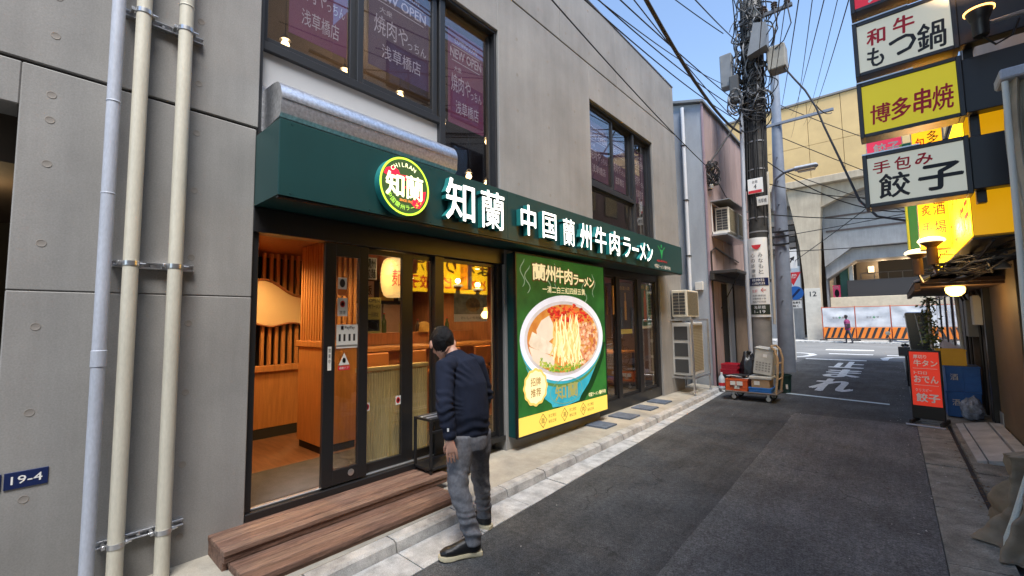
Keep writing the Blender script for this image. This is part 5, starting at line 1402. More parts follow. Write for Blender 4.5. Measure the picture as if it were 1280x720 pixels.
# ================================================================ RAILWAY VIADUCT
vd = thing('railway_viaduct', 'concrete railway viaduct with yellow clad parapet across the end of the lane', 'viaduct', (0, 40, 0))
ych = P('yellow_cladding', (.50, .345, .15), .6, var=.14, vs=.4, fine=.04)
bei = concrete('viaduct_concrete', (.40, .33, .24), .18)
gry = concrete('viaduct_grey', (.34, .325, .31), .15)
for k in range(18):
    a = -17 + k * 1.9
    for (c, d) in ((11.25, 13.6), (13.62, 16.7)):
        bx('parapet_panel', ych, vd, a + .012, 36.0, c, a + 1.888, 36.2, d, .01)
bx('parapet_backing', M['brown'], vd, -17, 36.21, 11.2, 17.2, 36.4, 16.7, 0)
bx('parapet_cap', P('dark_cap', (.16, .15, .14), .5), vd, -17, 35.9, 16.71, 17.2, 36.5, 16.86, .02)
bx('edge_beam', bei, vd, -17, 35.8, 10.75, 17.2, 37.2, 11.24, .03)
bx('deck', gry, vd, -17, 37.3, 9.9, 17.2, 48, 11.2, 0)
# piers
for (a, b, c, d) in ((-4.5, -3.65, -5.25, -3.15), (5.2, 6.05, 4.6, 6.7), (-14.2, -13.3, -14.9, -12.7)):
    v = [(a, 36.1, 0), (c, 36.1, 10.74), (a, 37.4, 0), (c, 37.4, 10.74), (b, 36.1, 0), (d, 36.1, 10.74), (b, 37.4, 0), (d, 37.4, 10.74)]
    m = MB()
    levels = [(0, a, b), (4.0, a - .02, b + .0), (6.6, a - .15, b + .12), (8.6, a - .42, b + .3), (10.74, c, d)]
    vv = []
    for z, xa, xb in levels: vv += [(xa, 36.1, z), (xb, 36.1, z), (xb, 37.4, z), (xa, 37.4, z)]
    ff = [(3, 2, 1, 0), tuple(range(16, 20))]
    for i in range(4):
        for j in range(4): ff.append((i * 4 + j, i * 4 + (j + 1) % 4, i * 4 + 4 + (j + 1) % 4, i * 4 + 4 + j))
    m.add(vv, ff); m.build('pier', bei, vd, smooth=False)
bx('pier_base', P('painted_base', (.48, .44, .37), .7, var=.15, vs=1.5), vd, -4.53, 36.05, .12, -3.62, 36.095, 3.65, .005)
text('12', FS(36.05), (-4.22, 3.1, -3.85, 3.42), M['textdark'], vd, bold=.02, h=.006)
# arched rib and wall of the right bay
m = MB(); fr = FS(36.3)
pts = [(-3.35, 10.74), (-3.35, 9.2)]
for k in range(1, 12): pts.append((-3.35 + 8.0 * k / 12, 9.2 + 1.15 * math.sin(math.pi * k / 12)))
pts += [(4.65, 9.2), (4.65, 10.74)]
m.prism(pts, fr, -.6, 0); m.build('arch_rib', bei, vd, smooth=False)
m = MB(); m.prism([(-3.4, 9.9), (-3.4, 5.2), (-1.85, 6.4), (4.8, 6.4), (4.8, 9.9)], FS(37.5), -.5, 0); m.build('bay_wall', gry, vd, smooth=False)
m = MB(); m.prism([(-3.4, 5.2), (-3.4, 4.35), (-1.7, 5.55), (4.8, 5.55), (4.8, 6.4), (-1.85, 6.4)], FS(38.0), -2.0, 0); m.build('haunch_soffit', gry, vd, smooth=False)
for z in (7.6, 8.6): bx('wall_strip', P('strip_dark', (.10, .07, .06), .6), vd, -3.2, 37.44, z, 4.7, 37.497, z + .12, 0)
bx('bay_floor', gry, vd, -3.4, 37.3, .12, 5.0, 46, 2.2, 0)
bx('low_wall', P('cream_wall', (.55, .46, .33), .7, var=.1), vd, -3.2, 37.2, 2.2, 4.9, 37.45, 3.0, .02)
bx('counter_front', P('dark_counter', (.05, .042, .038), .6), vd, -2.3, 38.5, 2.2, 4.9, 38.9, 4.2, .02)
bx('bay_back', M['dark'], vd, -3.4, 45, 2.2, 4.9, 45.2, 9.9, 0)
bx('green_pillar', P('green_pillar', (.05, .15, .11), .5), vd, -2.75, 39.5, 2.2, -2.25, 40, 6.2, .02)
bx('white_pillar', M['offwhite'], vd, -2.2, 39.3, 2.2, -1.95, 39.6, 6.2, .02)
bx('side_screen', P('dark_screen', (.07, .06, .05), .6), vd, -1.9, 42, 2.2, -.6, 42.1, 6.0, .02)
bx('notice', M['paper'], vd, -1.2, 41.9, 4.9, -.85, 41.95, 5.4, .004)
bx('wood_lintel', P('lintel', (.35, .24, .14), .6), vd, -1.95, 41.0, 6.05, -.5, 41.2, 6.4, .02)
pk = EM('pink_lit_poster', (.75, .08, .2), .35)
t = thing('pink_poster', 'pink poster with dark figure print under the viaduct', 'poster', (-3.0, 40, 2.5))
bx('sheet', pk, t, -3.25, 40.0, 2.9, -2.8, 40.03, 4.0, .004)
MB().flat(ellipse(-3.02, 3.4, .14, .3, 20), FS(40.0), .003).build('figure_print', M['textdark'], t, smooth=False)
text('祭', FS(40.0), (-3.2, 3.72, -2.88, 3.95), M['white'], t, h=.004)
for (xx, zz, nm) in ((-.35, 5.75, 'left'), (.9, 5.7, 'right')):
    t = thing('bay_lamp', nm + ' warm dome lamp under the viaduct', 'lamp', (xx, 41, zz), 'lamps under the viaduct')
    MB().lathe([(.22, 0), (.2, .08), (.08, .16), (.02, .2)], (xx, 41, zz), 16).build('shade', M['bulb'], t)
    MB().cyl((xx, 41, zz + .2), (xx, 41, 9.9), .012, n=6).build('cord', M['black'], t)
    l = bpy.data.lights.new('bay_lamp_light', 'POINT'); l.energy = 60; l.color = (1, .7, .4); l.shadow_soft_size = .2
    lo = bpy.data.objects.new('bay_lamp_light', l); C.objects.link(lo); lo.location = (xx, 41, zz - .35)
m = MB()
for k in range(9): m.box(-1.6 + k * .75, 40.2, 4.2, -1.55 + k * .75, 40.25, 4.75)
m.box(-1.6, 40.2, 4.75, 4.6, 40.25, 4.8); m.build('stair_rail', P('rail_dark', (.1, .09, .08), .5), vd, smooth=False)
# left bay
bx('far_back_wall', M['brown'], vd, -40, 47, 0, 40, 47.3, 11.2, 0)
bx('bay_side_wall', gry, vd, -3.5, 38.6, .12, -3.4, 45, 9.9, 0)
bx('left_bay_wall', gry, vd, -12.8, 38.5, .12, -5.0, 38.7, 9.9, 0)
for k in range(6): bx('stair_flight', P('stair_%d' % k, (.30, .24, .2) if k % 2 else (.08, .065, .055), .7), vd, -8.8, 37.6 - .05 * k, 6.4 + k * .42, -5.05, 37.9, 6.75 + k * .42, .01)
bx('shop_sign', M['white'], vd, -6.4, 37.5, 3.0, -4.9, 37.6, 5.4, .02)
bx('lit_doorway', EM('lit_doorway', (1, .85, .6), .5), vd, -6.0, 37.55, .3, -5.2, 37.59, 2.6, .01) if False else None
# ================================================================ CONSTRUCTION BARRIER
br = thing('site_barrier', 'white sheeted construction barrier with orange and black striped boards', 'barrier', (-1, 35.4, .12))
sheetm = P('white_sheet', (.50, .50, .51), .7, var=.12, vs=2, bump=.6, bs=3)
org = P('barrier_orange', (.72, .19, .02), .5); redp = P('post_red', (.52, .11, .06), .5)
for k in range(4):
    a = -3.55 + k * 1.72
    m = MB(); nx, nz = 14, 8; v = []
    for j in range(nz + 1):
        for i in range(nx + 1):
            u, vv_ = i / nx, j / nz
            v.append((a + .03 + 1.66 * u, 35.42 - .035 * noise.noise(Vector((u * 3 + k * 7, vv_ * 3, 1))) * 2 - .01, 1.02 + 1.24 * vv_))
    ff = [(j * (nx + 1) + i, j * (nx + 1) + i + 1, (j + 1) * (nx + 1) + i + 1, (j + 1) * (nx + 1) + i) for j in range(nz) for i in range(nx)]
    nn = len(v); v2 = [(p[0], p[1] + .02, p[2]) for p in v]
    m.add(v + v2, ff + [tuple(reversed([q + nn for q in f_])) for f_ in ff])
    m.build('sheet_panel', sheetm, br)
    text('安全', FS(35.33), (a + .55, 1.55, a + .82, 1.68), M['textdark'], br, h=0); text('第一', FS(35.33), (a + 1.04, 1.55, a + 1.31, 1.68), M['textdark'], br, h=0)
    text('✚', FS(35.33), (a + .86, 1.54, a + 1.0, 1.69), P('safety_green', (.02, .2, .07), .6), br, h=0, bold=.02) if False else MB().flat(rect(a + .86, 1.59, a + 1.0, 1.64), FS(35.33), 0).flat(rect(a + .905, 1.545, a + .955, 1.589), FS(35.33), 0).flat(rect(a + .905, 1.641, a + .955, 1.685), FS(35.33), 0).build('green_cross', P('safety_green', (.02, .2, .07), .6), br, smooth=False)
    bx('striped_board', org, br, a + .03, 35.36, .30, a + 1.69, 35.40, .98, .01)
    for s_ in range(5):
        u0 = a + .06 + s_ * .33
        MB().prism([(u0, .31), (u0 + .14, .31), (min(u0 + .14 + .24, a + 1.68), .97), (min(u0 + .24, a + 1.68), .97)], FS(35.36), .001, .003).build('black_stripe', M['textdark'], br, smooth=False)
    MB().cyl((a, 35.45, .12), (a, 35.45, 2.35), .03, n=10).build('post', redp, br)
    bx('foot', M['rubber'], br, a - .2, 35.25, .121, a + .2, 35.6, .2, .02)
bx('top_rail', redp, br, -3.55, 35.44, 2.27, 3.3, 35.47, 2.31, .004)
bx('base_rail', M['rubber'], br, -3.5, 35.38, .22, 3.3, 35.42, .29, .004)

# ================================================================ RIGHT SIDE: RESTAURANT
rb = thing('restaurant_building', 'narrow restaurant building on the right with dark brown lower front', 'building', (3, 9, 0))
RX = 1.06
dkb = P('dark_brown_front', (.075, .052, .036), .6, var=.25, vs=3); tanp = P('tan_front', (.13, .088, .045), .65, var=.15, vs=2)
bwall = P('beige_render', (.44, .37, .30), .8, var=.12, vs=1.2, bump=.1, bs=30)
bx('core', dkb, rb, RX + .12, 5.0, .0, 6, 13.4, 9.2, 0)
bx('upper_wall', bwall, rb, RX, 4.9, 3.62, RX + .119, 13.4, 9.2, .006)
bx('lower_wall', dkb, rb, RX + .02, 4.9, .02, RX + .119, 7.4, 3.619, .004)
bx('front_panel', tanp, rb, RX, 7.41, .12, RX + .119, 9.2, 2.4, .006)
bx('front_panel', dkb, rb, RX + .03, 9.205, .02, RX + .119, 13.4, 3.619, .006)
bx('post', M['black'], rb, RX - .06, 9.30, .06, RX + .029, 9.42, 2.35, .006)
bx('post', dkb, rb, RX - .05, 10.9, .06, RX + .029, 11.0, 2.35, .006)
bx('chequer_plate', M['aluminium'], rb, RX - .012, 9.0, .06, RX - .001, 9.25, .30, .002)
MB().tube([(RX - .1, 11.6, .05), (RX - .16, 11.6, 2.3)], .03, 10).build('down_pipe', M['offwhite'], rb)
for k in range(4):
    for r_ in range(2):
        a = 5.4 + k * 2.0; c = 5.3 + r_ * 1.8
        o = bx('window', M['darkframe'], rb, RX - .03, a, c, RX - .001, a + 1.2, c + 1.1, .004)
        bx('pane', M['glass2'], o, RX - .036, a + .06, c + .06, RX - .031, a + .57, c + 1.04, 0); bx('pane', M['glass2'], o, RX - .036, a + .63, c + .06, RX - .031, a + 1.14, c + 1.04, 0)
# a neighbour further along and one nearer the camera (seen in the glass)
r2 = thing('brick_house', 'reddish tile-fronted building beyond the restaurant on the right', 'building', (3, 17, 0))
bx('front', P('red_tile', (.20, .10, .075), .6, var=.2, vs=3), r2, 1.15, 13.45, 0, 6, 21.2, 8.4, .01)
for k in range(4):
    for r_ in range(3):
        a = 13.9 + k * 1.8; c = .9 + r_ * 2.5
        o = bx('window', M['darkframe'], r2, 1.12, a, c, 1.149, a + 1.1, c + 1.3, .004); bx('pane', M['glass2'], o, 1.113, a + .06, c + .06, 1.119, a + 1.04, c + 1.24, 0)
r3 = thing('tan_block', 'tan rendered block opposite the shop, mirrored in the upstairs windows', 'building', (3, 1, 0))
bx('front', P('tan_render', (.34, .25, .18), .8, var=.15, vs=1.5), r3, 1.3, -9, 0, 7, 4.3, 9.4, .01)
for k in range(6):
    for r_ in range(3):
        a = -8.6 + k * 2.1; c = .9 + r_ * 2.3
        o = bx('window', M['darkframe'], r3, 1.27, a, c, 1.299, a + 1.3, c + 1.3, .004); bx('pane', M['glass2'], o, 1.262, a + .06, c + .06, 1.268, a + 1.24, c + 1.24, 0)
for r_ in range(2): bx('balcony', P('balcony_grey', (.3, .3, .31), .6), r3, .95, -6, 2.95 + r_ * 2.3, 1.299, 4.0, 3.05 + r_ * 2.3, .01)

# --- yellow banner box along the restaurant
yb = thing('yellow_banner_box', 'lit yellow sign box running along the restaurant front', 'sign', (.8, 7.5, 2.33))
BX = .58
bx('box', P('yellow_paint', (.42, .23, .008), .55, var=.06, vs=2), yb, BX + .006, 5.62, 2.34, RX - .002, 9.6, 3.60, .004)
bx('lit_face', EM('yellow_lit_face', (1.0, .55, .01), 3.6), yb, BX, 5.63, 2.36, BX + .0055, 9.59, 3.59, 0)
bx('lit_end', EM('yellow_lit_end', (.85, .42, .005), .55), yb, BX + .01, 5.613, 2.36, RX - .01, 5.6195, 3.59, 0)
bx('bottom_trim', M['black'], yb, BX - .002, 5.615, 2.325, RX - .003, 9.605, 2.339, .002)
fb_ = FR(BX)
def ybt(s, a, b, z0_, z1_, mt, bold=.03): text(s, fb_, (-a, z0_, -b, z1_), mt, yb, h=.004, bold=bold)
bred = EM('banner_red', (.75, .03, .01), 1.6)
ybt('ひまわり', 8.75, 6.75, 2.84, 3.16, M['textdark']); ybt('「肉汁」', 6.65, 5.5 + .16, 2.84, 3.16, M['textdark'])
ybt('おでんとクリスピー', 9.0, 6.4, 2.46, 2.72, bred); ybt('餃子', 6.3, 5.7, 2.44, 2.74, bred)
# --- stack of projecting sign boards
BY = 5.2
frm = P('sign_frame', (.025, .025, .028), .4)
def board(label, z0_, z1_, face, items):
    t = thing('projecting_sign', label, 'sign', (.2, BY + .1, z0_), 'projecting sign boards')
    m = MB()
    x0, x1 = -.13, .57; w_ = .035
    m.box(x0, BY, z0_, x0 + w_, BY + .2, z1_, .004); m.box(x1 - w_, BY, z0_, x1, BY + .2, z1_, .004)
    m.box(x0 + w_, BY, z0_, x1 - w_, BY + .2, z0_ + w_, .004); m.box(x0 + w_, BY, z1_ - w_, x1 - w_, BY + .2, z1_, .004)
    m.build('frame', frm, t, smooth=False)
    bx('lit_face', face, t, x0 + w_ - .002, BY + .012, z0_ + w_ - .002, x1 - w_ + .002, BY + .19, z1_ - w_ + .002, 0)
    bx('drip_edge', M['aluminium'], t, x0, BY - .004, z1_ + .0005, x0 + .4, BY + .2, z1_ + .012, 0)
    fr = FS(BY + .012)
    for s, a, b, c, d, mt, bo, sk in items: text(s, fr, (a, b, c, d), mt, t, h=.002, bold=bo, skew=sk)
    return t
wf = EM('sign_white_lit', (.70, .70, .58), .34); yf = EM('sign_yellow_lit', (.72, .60, .02), .40); rf = EM('sign_red_lit', (.70, .02, .05), .4)
ink = P('sign_ink', (.012, .013, .016), .6); rink = P('sign_red_ink', (.55, .01, .03), .6)
board('topmost red projecting sign board, cut off by the picture edge', 4.57, 5.10, rf, [('飲', .0, 4.62, .16, 4.83, M['white'], .03, .05), ('茶', .22, 4.65, .40, 4.83, M['white'], .03, .05)])
board('white projecting sign board with hotpot lettering, second from the top', 3.93, 4.46, wf, [('和', -.03, 4.20, .10, 4.35, rink, .03, .05), ('牛', .16, 4.22, .30, 4.38, rink, .03, .05), ('も', -.04, 3.99, .08, 4.17, ink, .025, .05), ('つ', .12, 4.03, .30, 4.20, ink, .025, .05), ('鍋', .31, 3.99, .49, 4.24, ink, .02, .05)])
board('yellow projecting sign board with red skewer lettering', 3.33, 3.86, yf, [('博', -.05, 3.44, .09, 3.62, rink, .02, .06), ('多', .10, 3.44, .23, 3.63, rink, .03, .06), ('串', .25, 3.44, .36, 3.66, rink, .03, .06), ('焼', .37, 3.43, .50, 3.65, rink, .02, .06)])
board('lowest white projecting sign board with dumpling lettering', 2.66, 3.16, wf, [('手', -.06, 2.97, .06, 3.08, rink, .02, .06), ('包', .09, 2.97, .20, 3.09, rink, .02, .06), ('み', .23, 2.98, .34, 3.08, rink, .03, .06), ('餃', -.03, 2.73, .18, 2.95, ink, .02, .06), ('子', .24, 2.74, .51, 2.96, ink, .03, .06)])
bk = thing('sign_bracket', 'dark steel bracket holding the stack of projecting signs to the wall', 'bracket', (.75, 5.35, 2.7))
for a, b in ((2.70, 3.15), (3.36, 3.83), (3.96, 4.44), (4.6, 5.08)): bx('plate', frm, bk, .571, 5.24, a, RX - .001, 5.36, b, .006)
bx('post', frm, bk, .60, 5.361, 2.6, .66, 5.43, 5.2, .004)
# spotlight on arm
t = thing('spotlight', 'round spotlight with a glowing rim beside the projecting signs', 'spotlight', (.70, 5.05, 3.9))
MB().lathe([(.045, 3.88), (.05, 3.9), (.05, 4.0), (.06, 4.02), (.085, 4.09), (.085, 4.10)], (.67, 5.0, 0), 20).build('housing', M['black'], t)
MB().lathe([(.087, 4.085), (.091, 4.085), (.091, 4.097), (.087, 4.097)], (.67, 5.0, 0), 24).build('glow_rim', EM('orange_glow', (1, .42, .1), 5), t)
MB().lathe([(.001, 4.101), (.075, 4.101), (.075, 4.103)], (.67, 5.0, 0), 20).build('lens', M['bulb'], t)
MB().tube([(.72, 5.0, 3.97), (.9, 5.1, 4.02), (RX, 5.2, 4.05)], .016, 8).build('arm', M['aluminium'], t)
MB().tube([(.68, 5.02, 3.88), (.75, 5.05, 3.80), (.85, 5.1, 3.86), (.9, 5.15, 4.0)], .008, 6).build('flex', M['black'], t)
l = bpy.data.lights.new('spotlight_lamp', 'SPOT'); l.energy = 40; l.color = (1, .6, .3); l.spot_size = R(110); l.spot_blend = .6; l.shadow_soft_size = .05
lo = bpy.data.objects.new('spotlight_lamp', l); C.objects.link(lo); lo.location = (.67, 5.0, 4.11); lo.rotation_euler = (R(180), 0, 0)
# orange lit vertical sign and small signs behind
t = thing('vertical_lit_sign', 'bright orange lit vertical sign with red brush lettering', 'sign', (.45, 7.2, 2.45))
bx('case', P('white_case', (.6, .58, .5), .5), t, .30, 7.205, 2.44, .575, 7.34, 4.25, .006)
bx('lit_face', EM('orange_lit_face', (1.0, .42, .01), 1.3), t, .305, 7.198, 2.45, .57, 7.2045, 4.24, 0)
for k, ch in enumerate('博多もつ鍋酒場'): text(ch, FS(7.198), (.44, 3.95 - k * .22, .54, 4.1 - k * .22), ink, t, h=.002, bold=.01); text('手包み餃子炙'[k % 6], FS(7.198), (.335, 3.9 - k * .21, .42, 4.03 - k * .21), P('brush_red', (.6, .05, .02), .6), t, h=.002, bold=.02)
t = thing('teal_sign', 'narrow teal and lime vertical sign beside the orange lit sign', 'sign', (.27, 8.9, 2.6))
bx('board', P('teal_board', (.01, .19, .13), .5), t, .265, 8.9, 2.62, .385, 8.98, 4.3, .004)
bx('lime_edge', P('lime_board', (.42, .55, .10), .5), t, .235, 8.895, 2.62, .2645, 8.98, 4.3, .004)
bx('stay', M['black'], t, .386, 8.93, 3.4, .58, 8.95, 3.43, .002)
t = thing('red_lit_sign', 'small red sign with white dumpling lettering between the projecting boards', 'sign', (.1, 9.8, 4.3))
bx('case', M['aluminium'], t, -.18, 9.805, 4.35, .30, 9.95, 5.3, .006)
bx('lit_face', EM('red_lit_face', (.85, .05, .12), .5), t, -.17, 9.798, 4.36, .29, 9.8045, 5.29, 0)
text('餃子', FS(9.798), (-.08, 4.45, .26, 4.65), M['white'], t, h=.002, bold=.03); text('名物', FS(9.798), (-.08, 4.72, .26, 4.9), M['white'], t, h=.002, bold=.03)
bx('stay', M['black'], t, .301, 9.87, 4.5, 1.06, 9.89, 4.53, .002)
# pent roof with tiles
pr_ = thing('pent_roof', 'small dark tiled pent roof over the restaurant entrance', 'roof', (.7, 10, 2.2))
tl = P('roof_tile', (.055, .045, .038), .4, var=.3, vs=6)
for k in range(12):
    for r_ in range(4):
        ya = 8.0 + k * .34; xa = .24 + r_ * .2; za = 2.10 + r_ * .082
        m = MB(); v = []
        for q in range(7):
            a = q / 6; v.append((a * .33, .035 * math.sin(math.pi * a)))
        vv_ = [(xa, ya + a, za + b) for a, b in v] + [(xa + .23, ya + a, za + .095 + b) for a, b in v] + [(xa, ya + a, za + b - .018) for a, b in v] + [(xa + .23, ya + a, za + .095 + b - .018) for a, b in v]
        ff = [(i, 7 + i, 8 + i, i + 1) for i in range(6)] + [(14 + i, 15 + i, 22 + i, 21 + i) for i in range(6)] + [(i, i + 1, 15 + i, 14 + i) for i in range(6)] + [(7 + i, 21 + i, 22 + i, 8 + i) for i in range(6)]
        m.add(vv_, ff); m.build('roof_tile', tl, pr_)
bx('fascia_board', M['brown'], pr_, .24, 7.97, 2.0, .30, 12.1, 2.085, .004)
bx('soffit', M['brown'], pr_, .301, 8.0, 2.04, RX - .003, 12.1, 2.075, 0)
bx('end_rafter', M['brown'], pr_, .302, 7.95, 2.08, RX - .003, 7.995, 2.13, .003)
for k in range(4): MB().tube([(.3 + .1 * k, 7.9 - .02 * k, 2.2 + .05 * k), (.6 + .05 * k, 7.7, 2.33 + .03 * k), (.95, 7.5 - .1 * k, 2.36 + .02 * k)], .012, 6).build('loose_cable', cab, pr_)
def mush(label, x, y_, z):
    t = thing('uplight', label, 'lamp', (x, y_, z), 'uplights on the pent roof')
    MB().lathe([(.05, 0), (.05, .15), (.045, .2), (.075, .23), (.10, .25), (.10, .262)], (x, y_, z), 18).build('housing', M['brown'], t)
    MB().lathe([(.001, .263), (.115, .258), (.125, .272), (.115, .295), (.07, .315), (.001, .325)], (x, y_, z), 18).build('lens', EM('uplight_lens', (1, .85, .45), 2.0), t)
    MB().tube([(x, y_, z), (x + .04, y_ + .2, z - .08), (.42, 8.0, 2.17)], .014, 6).build('stem', M['black'], t)
    l = bpy.data.lights.new('uplight_lamp', 'POINT'); l.energy = 4; l.color = (1, .66, .3); l.shadow_soft_size = .06
    lo = bpy.data.objects.new('uplight_lamp', l); C.objects.link(lo); lo.location = (x, y_, z + .4)
mush('nearer mushroom-shaped uplight in front of the orange lit sign', .385, 6.95, 2.24); mush('farther mushroom-shaped uplight beside the teal sign', .275, 7.5, 2.17)
t = thing('bulkhead_lamp', 'glowing warm round lamp under the pent roof', 'lamp', (.62, 8.2, 1.95))
MB().lathe([(.02, 2.04), (.09, 2.03), (.10, 2.0), (.09, 1.95), (.05, 1.91), (.001, 1.90)], (.64, 8.2, 0), 18).build('globe', EM('amber_globe', (1, .55, .12), 7), t)
l = bpy.data.lights.new('bulkhead_light', 'POINT'); l.energy = 3.5; l.color = (1, .6, .22); l.shadow_soft_size = .1
lo = bpy.data.objects.new('bulkhead_light', l); C.objects.link(lo); lo.location = (.62, 8.1, 1.84)
t = thing('dome_lamp', 'unlit cream dome lamp on the dark wall at right edge', 'lamp', (.85, 6.6, 2.2))
MB().lathe([(.09, 2.12), (.085, 2.15), (.05, 2.2), (.03, 2.26), (.03, 2.3)], (.84, 6.6, 0), 18).build('shade', M['offwhite'], t)
MB().tube([(.84, 6.6, 2.28), (.84, 6.6, 2.31), (.95, 6.6, 2.32), (RX + .02, 6.6, 2.3)], .015, 8).build('bracket', M['black'], t)

ck = MB()
for k in range(22):
    z = rnd.uniform(2.15, 2.34); yy = rnd.uniform(5.2, 7.0)
    ck.tube([(rnd.uniform(.7, RX), yy, z), (rnd.uniform(.55, .9), yy + .7, z - rnd.uniform(0, .12)), (rnd.uniform(.4, .8), yy + 1.3, z + rnd.uniform(-.08, .02)), (rnd.uniform(.3, .9), 8.05, 2.2 + rnd.uniform(-.05, .1))], rnd.uniform(.006, .014), 5)
ck.build('cable_bundle', cab, rb)['kind'] = 'stuff'
bx('meter_box', M['offwhite'], rb, RX - .14, 9.6, 1.5, RX - .001, 9.85, 1.95, .01)
bx('meter_box', eq, rb, RX - .16, 10.2, 1.3, RX - .001, 10.5, 1.9, .01)
for yy in (9.5, 10.05, 11.3, 11.8): MB().tube([(RX - .04, yy, .1), (RX - .04, yy, 1.9), (RX - .08, yy + .1, 2.04)], .02, 8).build('conduit', M['black'], rb)
# --- street furniture on the right
rs = thing('menu_stand', 'red A-board menu stand with white lettering on the lane edge', 'sign stand', (.32, 9.1, 0))
redl = EM('red_menu_panel', (.80, .045, .02), .35)
# the board stands square to the lane, slightly turned
T = Matrix.Translation((.31, 9.1, 0)) @ Matrix.Rotation(R(-14), 4, 'Z')
MB().box(-.185, 0, .10, .185, .05, 1.13, .006, T=T).build('frame', M['black'], rs, smooth=False)
MB().box(-.165, -.004, .30, .165, -.0005, 1.105, T=T).build('panel', redl, rs, smooth=False)
frs = (T @ Vector((0, -.004, 0)), (T.to_3x3() @ X).normalized(), Z, (T.to_3x3() @ -Y).normalized())
for s, a, b, c, d, bo in (('厚切り', -.12, 1.005, .03, 1.06, .03), ('牛タン', -.12, .89, .145, .985, .035), ('トロロ', -.125, .77, .02, .815, .03), ('おでん', -.13, .645, .14, .75, .035), ('クリスピー', -.125, .51, .06, .555, .03), ('餃子', -.12, .36, .14, .485, .035)):
    text(s, frs, (a, b, c, d), M['white'], rs, h=.002, bold=bo)
for z in (.855, .605): MB().flat(rect(-.135, z, .14, z + .006), frs, .002).build('rule', M['white'], rs, smooth=False)
for s in (-.17, .17): MB().box(s - .02, -.18, .035, s + .02, .25, .10, .01, T=T).build('foot', M['rubber'], rs, smooth=False)
MB().box(-.22, -.22, .026, .22, -.185, .045, .004, T=T).build('base_bar', M['pipeblue'], rs, smooth=False)
for k, nm in enumerate(('lower', 'upper')):
    t = thing('blue_crate', nm + ' blue plastic crate of the stack behind the menu stand', 'crate', (.78, 10.2, .04 + k * .4), 'blue crates behind the menu stand')
    crate(t, .57 + .01 * k, .96 + .01 * k, 9.98, 10.45, .045 + k * .40, .44 + k * .40, P('deep_blue_plastic', (.014, .10, .36), .5, var=.15, vs=5), ribs=2)
    text('酒', FS(9.967), (.63, .22 + k * .4, .72, .32 + k * .4), M['offwhite'], t, h=.004)
    bx('crate_lid', P('blue_lid', (.012, .075, .27), .5), t, .575 + .01 * k, 9.985, .4415 + k * .40 - .012, .955 + .01 * k, 10.445, .441 + k * .4 - .004, 0)
t = thing('yellow_crate', 'yellow plastic crate on the blue crate stack', 'crate', (.72, 10.3, .85))
crate(t, .50, .84, 10.05, 10.4, .842, 1.10, P('yellow_plastic', (.75, .42, .02), .45), ribs=2)
bx('contents', P('crate_fill', (.4, .25, .04), .8), t, .515, 10.07, .86, .825, 10.385, 1.06, .01)
t = thing('clear_bag', 'clear plastic bag of bottles leaning on the blue crates', 'bag', (.84, 9.85, .03))
m = MB(); v = []
for i in range(n1 + 1):
    th = math.pi * i / n1
    for j in range(n2):
        ph = 2 * math.pi * j / n2
        d = Vector((math.sin(th) * math.cos(ph), math.sin(th) * math.sin(ph), math.cos(th)))
        s = 1 + .25 * noise.noise(d * 3 + Vector((9, 1, 4))) + .12 * noise.noise(d * 9)
        p = Vector((.83, 9.80, .21)) + Vector((d.x * .13, d.y * .11, d.z * .18)) * s
        p.z = max(.045, p.z); v.append(p)
m.add(v, [(i * n2 + j, (i + 1) * n2 + j, (i + 1) * n2 + (j + 1) % n2, i * n2 + (j + 1) % n2) for i in range(n1) for j in range(n2)])
m.build('sack', P('frosted_bag', (.22, .26, .34), .25, var=.6, vs=14, bump=.5, bs=20), t)
t = thing('black_signboard', 'tall black signboard with chrome edge leaning behind the menu stand', 'signboard', (.4, 13, 0))
MB().prism([(.30, .04), (.66, .04), (.56, 1.70), (.53, 1.73), (.22, 1.73), (.19, 1.70)], FS(13.0), -.09, 0).build('board', P('black_gloss', (.012, .013, .015), .25), t, smooth=False)
MB().tube([(.31, 12.985, .06), (.195, 12.985, 1.70), (.22, 12.985, 1.725), (.53, 12.985, 1.725)], .012, 6).build('chrome_edge', M['steel'], t)
MB().tube([(.45, 12.97, 1.0), (.36, 12.97, 1.7)], .012, 6).build('strap', M['aluminium'], t)
MB().flat([(.40, 1.08), (.50, 1.06), (.49, 1.12), (.42, 1.13)], FS(12.99), .01).build('yellow_tag', P('tag_yellow', (.6, .6, .1), .5), t, smooth=False)
# bicycle
bi = thing('bicycle', 'dark bicycle parked on the right kerb behind the menu stand', 'bicycle', (.18, 14.6, 0))
for yy in (14.0, 15.05):
    w_ = MB().tube([(.18, yy + .33 * math.cos(a), .345 + .33 * math.sin(a)) for a in [2 * math.pi * k / 28 for k in range(29)]], .018, 6, cap=False).build('wheel', M['rubber'], bi)
    m = MB()
    for k in range(10):
        a = 2 * math.pi * k / 10; m.tube([(.18, yy, .345), (.18, yy + .31 * math.cos(a), .345 + .31 * math.sin(a))], .003, 4)
    m.build('spokes', M['steel'], w_)
fm = MB()
for q in (((.18, 14.0, .345), (.18, 14.12, .85), (.18, 14.14, 1.0)), ((.18, 14.12, .8), (.18, 14.72, .75)), ((.18, 14.12, .72), (.18, 14.58, .33)), ((.18, 14.78, .88), (.18, 14.58, .33)), ((.18, 14.58, .33), (.18, 15.05, .345), (.18, 14.76, .78))): fm.tube(q, .02, 8)
fm.build('frame', M['darkframe'], bi)
MB().tube([(-.10, 14.28, 1.02), (-.04, 14.14, 1.05), (.18, 14.12, 1.03), (.40, 14.14, 1.05), (.46, 14.28, 1.02)], .014, 8).build('handlebar', M['steel'], bi)
